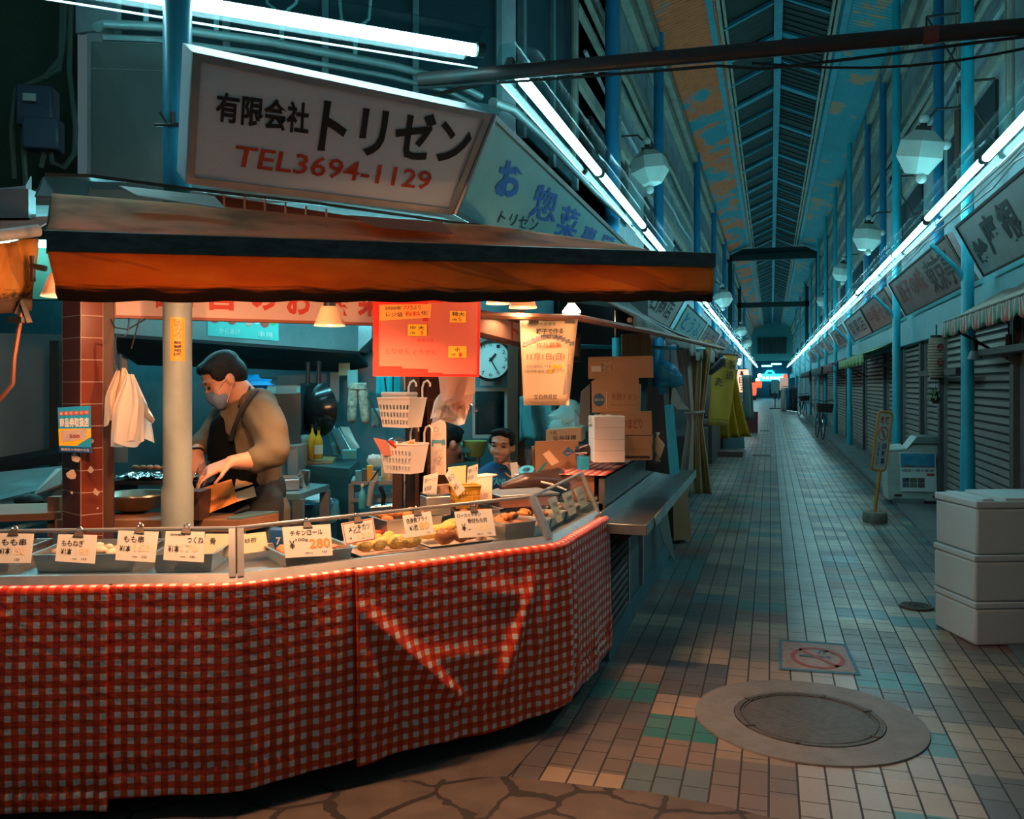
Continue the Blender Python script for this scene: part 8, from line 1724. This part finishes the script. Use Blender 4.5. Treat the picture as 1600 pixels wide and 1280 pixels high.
# ================================================================ left-hand side of the arcade past the stall
cm = mat('tan_curtain',(.50,.40,.33),.75,dirt=.3,dcol=(.30,.22,.17)); cm2 = mat('ochre_curtain',(.40,.22,.08),.7)
t = thing('tied_curtain', 'long tan curtain tied in the middle at the end of the stall', 'curtain', P(1085,770,9.0))
def curtain(x0, x1, xt0, xt1, m, ph):
    b = MB()
    def fn(i, j):
        z = j; wa = 1062+ (i)*50
        top = (x0, x1); k = j
        # j: 0 bottom .. 1 top, waist at .46
        e0 = x0+ (xt0-x0)*max(0,1-abs(j-.46)/.46); e1 = x1+(xt1-x1)*max(0,1-abs(j-.46)/.46)
        x = e0+(e1-e0)*i; y = 772+(532-772)*j
        wdt = .35+.65*min(1,abs(j-.46)/.4)
        return P(x, y, 9.0)+UF*(.035*math.sin(i*10+ph+j*1.2)*wdt+.010*math.sin(i*31+ph)*wdt)
    b.grid(40, 26, fn); return b
curtain(1058,1096,1074,1092,cm,0).build('tan_half', cm, t, solid=.004); curtain(1086,1112,1083,1098,cm2,2).build('ochre_half', cm2, t, solid=.004)
b = MB(); p = P(1084,645,8.93); b.tube([p-UR*.10-UZ*.01,p-UF*.05,p+UR*.11+UZ*.01], .014, 8); b.build('tie_band', mat('tie_tan',(.42,.34,.27),.7), t)
b = MB(); b.prism([P(1052,600,8.8),P(1066,628,8.8),P(1078,640,8.85),P(1060,640,8.8),P(1048,630,8.8)], UF*.02); b.build('side_fold', cm, t, smooth=0)
# yellow banner
f = Face(P(1107,664,13.4),P(1142,668,13.9),P(1151,556,13.9),P(1113,552,13.4)); t = thing('banner', 'yellow vertical banner with black shop characters hanging past the curtain', 'banner', f.at(.5,1)); b = MB(); b.grid(8,16,lambda i,j: f.at(i,j)+f.n()*(-.02+.02*math.sin(i*5+j*4))); b.build('cloth', cardmat('banner_yellow',(.78,.43,.05),.7,.3), t, solid=.003)
b = MB(); f.text(b,'製',.62,.80,.92,.93,.01,.03); f.text(b,'造',.56,.66,.88,.78,.01,.03); f.text(b,'売',.12,.55,.42,.67,.01,.03); f.text(b,'直',.30,.82,.52,.95,.01,.03); f.text(b,'東京都葛飾区立石商店街',.05,.075,.86,.10,.0,.03); f.text(b,'振興会',.28,.035,.60,.06,.0,.03); b.build('lettering', ink, t, smooth=0)
b = MB(); b.cyl(f.at(-.05,1.01),f.at(1.05,1.01),.012,seg=8); b.build('rod', iron, t)
# yellow vinyl sheet
vy = cardmat('yellow_vinyl',(.58,.31,.02),.2,.35); t = thing('vinyl_sheet', 'dark yellow clear vinyl sheet draped to the ground behind the banner', 'vinyl sheet', P(1150,680,19.0)); b = MB()
def vf(i, j):
    x0, x1 = 1120+6*j, 1150-2*j; xr = 1174-26*j**.8
    x = 1124+(xr-1124)*i; y = (686-4*i)+(562-686)*j
    return P(x,y,19.0-1.0*(1-j))+UF*(.12*math.sin(i*19+j*2))
b.grid(34,20,vf); b.build('sheet', vy, t, solid=.006)
# sandwich board and red box
b = MB(); g = G(1142,700); b.sheet(g-UR*.5,g+UR*.3,g+UR*.28+UF*.1+UZ*.75,g-UR*.48+UF*.1+UZ*.75,.02); t = tag(b.build('easel_board', mat('teal_easel',(.08,.18,.20),.5), smooth=0), 'low dark easel board on the ground under the yellow banner', 'board')
b = MB(); g = G(1120,712); b.box(g+UR*-.0+UZ*.05,(1.0,.5,.10),M.Rotation(CAMROT*0,3,'Z')); tag(b.build('doorstep', mat('brown_step',(.16,.08,.07),.7)), 'brown doorstep slab beside the left-hand shops', 'step')
b = MB(); g = G(1174,676); b.box(g+UZ*.30,(.36,.3,.6)); tag(b.build('red_crate', mat('dark_red_crate',(.14,.02,.02),.6)), 'dark red crate standing beyond the yellow vinyl sheet', 'crate')
# lit paper lanterns
lt_m = mat('lit_paper',(.80,.45,.34),.7,emit=1.0,ecol=(1.0,.52,.36)); lr_m = mat('lit_red_paper',(.80,.06,.03),.7,emit=1.3,ecol=(1.0,.10,.04))
l1 = lantern('paper_lantern', 'lit pinkish white paper lantern with black characters beyond the yellow vinyl sheet', P(1161,613,23), .155, .60, lt_m)
f = Face(*[P(x,y,22.8) for x,y in ((1154,611),(1164,611),(1164,577),(1154,577))]); b = MB()
for k,ch in enumerate('本日発'): f.text(b,ch,.1,.68-.33*k,.9,.96-.33*k,.02,.0)
b.build('lettering', ink, l1, smooth=0)
l2 = lantern('paper_lantern', 'lit red paper lantern down the left-hand side', P(1175,618,27), .14, .40, lr_m)
lantern('paper_lantern', 'lit dim red lantern under the eaves farther along the left', P(1185,606,40), .16, .3, lr_m); lantern('paper_lantern', 'small lit red lantern at the right-hand side far away', P(1227,592,60), .16, .3, lr_m)
b = MB()
for (x,y,w_) in ((1156,563,24),(1155,568,24)): b.ball(P(x,y,w_),.05)
tag(b.build('cyan_lamp', emat('cyan_glow',(.3,.95,1),6)), 'pair of small cyan lamps above the lit lantern', 'lamp')
b = MB(); b.ball(P(1187,587,50),.12); tag(b.build('warm_lamp', emat('warm_glow',(1,.6,.35),7)), 'small warm lamp far down the left-hand side', 'lamp')
b = MB(); b.ball(P(1184,594,42),.10); tag(b.build('warm_lamp', emat('warm_glow2',(1,.5,.35),7)), 'small pinkish lamp just below the warm lamp on the left', 'lamp')
# parked bicycle on the left
o = dup(bk, G(1181,650)-UR*.2, .2, 'bicycle parked on the left-hand side beyond the lanterns')
# translucent sheet beyond lantern
b = MB(); b.grid(8,10,lambda i,j: P(1163+16*i-4*j,656-70*j,22)+UF*.1*math.sin(i*9)); tag(b.build('clear_curtain', cardmat('milky_vinyl',(.30,.40,.40),.3,.4), solid=.006), 'milky vinyl curtain below the lit lantern', 'vinyl sheet')
# clothes rail and goods on the right, far
t = thing('clothes_rail', 'rail of dark and blue clothes outside a shop on the far right', 'clothes rail', G(1235,640)); 
for k,(x,c_) in enumerate(((1228,(.04,.07,.12)),(1232,(.02,.12,.22)),(1237,(.01,.02,.03)),(1242,(.008,.02,.025)),(1224,(.30,.32,.32)))):
    b = MB(); p = P(x,606,46-k); b.grid(4,6,lambda i,j: p+UR*(.22*(i-.5))-UZ*(1.15*j)+UF*.06*math.sin(i*8+j*3)); b.build('garment', mat('garment_%s'%'abcde'[k],c_,.9), t, solid=.02)
b = MB(); b.cyl(P(1222,604,46),P(1246,604,43),.02,seg=8); b.build('rail', iron, t)
b = MB(); b.box(P(1225,600,52),(.5,.05,.7),M.Rotation(CAMROT,3,'Z')); tag(b.build('paper_sign', mat('pink_sign',(.5,.34,.28),.6,emit=.25,ecol=(1,.6,.45))), 'pale pink lit vertical sign far down on the right', 'sign')
# signs and awnings further along the right
for (ya,yb,z0,z1,m_,lab) in ((20.5,24,1.86,2.1,mat('maroon_canvas',(.15,.05,.06),.7),'dark maroon awning along the right past the green awning'),(25,31,1.86,2.1,mat('dark_green_canvas',(.03,.10,.08),.7),'dark green awning far along the right'),(33,42,1.86,2.1,mat('black_canvas',(.02,.03,.035),.7),'nearly black awning farthest along the right')):
    awning('shop_awning', lab, 1.30, z0, 1.9, z1, ya, yb, m_, .3, .22, 'plain awnings on the right')
# lit blue sign across the end and ceiling lights
sz = P(1208,590,88); t = thing('end_sign', 'lit blue sign board across the far end of the arcade', 'sign', sz); b = MB(); b.box(sz,(2.7,.1,.75)); b.build('panel', mat('lit_blue',(.02,.35,.6),.5,emit=2.2,ecol=(.03,.55,.95)), t); b = MB(); b.tube([sz+V((-.75,0,.35)),sz+V((-.55,0,.65)),sz+V((-.1,0,.65)),sz+V((.1,0,.35))],.12,8); b.build('arched_top', mat('lit_blue2',(.02,.35,.6),.5,emit=1.8,ecol=(.03,.6,.95)), t)
f = Face(sz+V((-1.2,-.06,-.25)),sz+V((1.2,-.06,-.25)),sz+V((1.2,-.06,.2)),sz+V((-1.2,-.06,.2))); b = MB(); f.text(b,'仲見世商店街',.05,.1,.95,.8,.01,.01); b.build('lettering', emat('sign_white_glow',(.5,.95,1),3), t, smooth=0)
for i,(x,y) in enumerate(((1198,572),(1213,569))):
    p = P(x,y,84); b = MB(); b.box(p,(.95,.3,.12)); tag(b.build('ceiling_light', emat('end_tube_%s'%'ab'[i],(.4,.95,1.0),5)), 'fluorescent ceiling light above the blue end sign, %s one' % ('left','right')[i], 'fluorescent light')
# left-hand shop fronts beyond the stall (dark, half-shuttered)
for i,(ya,yb) in enumerate(((11.5,15),(15.3,18.5),(19,23),(23.5,28),(28.5,34),(34.5,42))):
    t = thing('storefront', 'dark shop front on the left-hand side beyond the stall, %s along' % ORD[i], 'shop front', V((-1.7,(ya+yb)/2,0)), 0, 'shop fronts on the left'); b = MB(); b.box((-1.72,(ya+yb)/2,1.05),(.1,yb-ya,2.1)); b.build('boarding', mat('left_front_%s'%'abcdef'[i],((.07,.06,.05),(.04,.07,.08),(.08,.06,.05),(.04,.05,.06),(.05,.06,.06),(.03,.05,.06))[i],.6,dirt=.5), t, smooth=0)
    b = MB(); b.box((-1.2,(ya+yb)/2,.35),(.42,(yb-ya)*.8,.7)); b.build('stall_table', mat('left_table_%s'%'abcdef'[i],(.10,.07,.06),.7,dirt=.4), t, bev=.02)
b = Blob(); b.cap(P(1121,563,12.5),P(1109,577,12.4),.12,.09); tag(b.melt('dark_bundle', mat('dark_bundle_film',(.03,.03,.035),.3),None,.03,2), 'dark plastic bundle hung above the yellow banner', 'bundle')
# ---------------------------------------------------------------- small pieces hang on the part they belong to
NEST = {'lettering': ('panel','sheet','box','cloth','label','shirt'), 'bold_lettering': ('label',), 'black_lettering': ('sheet','red_backing'), 'red_lettering': ('sheet','red_backing','panel'), 'blue_lettering': ('panel',), 'phone_number': ('panel',),
        'handwriting': ('card',), 'price_digits': ('card',), 'border': ('card','panel'), 'clip_ring': ('bulldog_clip',), 'mask_loop': ('face_mask',), 'apron_strap': ('apron',), 'collar_trim': ('shirt',), 'collar': ('t_shirt',), 'shirt_lettering': ('t_shirt',),
        'disc_lettering': ('blue_disc',), 'amount': ('coupon',), 'yellow_label': ('red_backing',), 'orange_label': ('red_backing',), 'numerals': ('dial',), 'hands': ('dial',), 'printing': ('front_flap',), 'rim': ('body',), 'highlight': ('sheet',), 'food_picture': ('sheet',), 'clip': ('sheet',), 'label_plate': ('upper_box',)}
for o in list(bpy.data.objects):
    p = o.parent
    if p is None or p.type != 'EMPTY': continue
    base = o.name.split('.')[0]
    for tgt in NEST.get(base, ()):
        m_ = [c for c in TREE.get(p.name, []) if c.name.split('.')[0] == tgt and c is not o and c.location.length < 1e-6]
        if m_: o.parent = m_[0]; break
# ---------------------------------------------------------------- camera, world, view
cd = bpy.data.cameras.new('camera'); co = bpy.data.objects.new('camera', cd); COL.objects.link(co)
cd.sensor_width = 36; cd.sensor_fit = 'HORIZONTAL'; cd.lens = 36*F/1600; cd.shift_y = -40/1600; cd.clip_start = .05; cd.clip_end = 300
co.location = (0,0,HC); co.rotation_euler = (PI/2, 0, CAMROT); SC.camera = co
wd_ = bpy.data.worlds.new('night'); SC.world = wd_; wd_.use_nodes = True
wd_.node_tree.nodes['Background'].inputs[0].default_value = (.26,.42,.46,1); wd_.node_tree.nodes['Background'].inputs[1].default_value = .15
SC.view_settings.view_transform = 'Standard'; SC.view_settings.look = 'None'; SC.view_settings.gamma = 1; SC.view_settings.use_curve_mapping = False
SC.view_settings.exposure = 0.45
SC.cycles.max_bounces = 6; SC.cycles.diffuse_bounces = 3; SC.cycles.glossy_bounces = 3; SC.cycles.transmission_bounces = 4; SC.cycles.transparent_max_bounces = 10
SC.cycles.sample_clamp_indirect = 4; SC.cycles.caustics_reflective = False; SC.cycles.caustics_refractive = False
try: SC.cycles.use_denoising = True
except Exception: pass
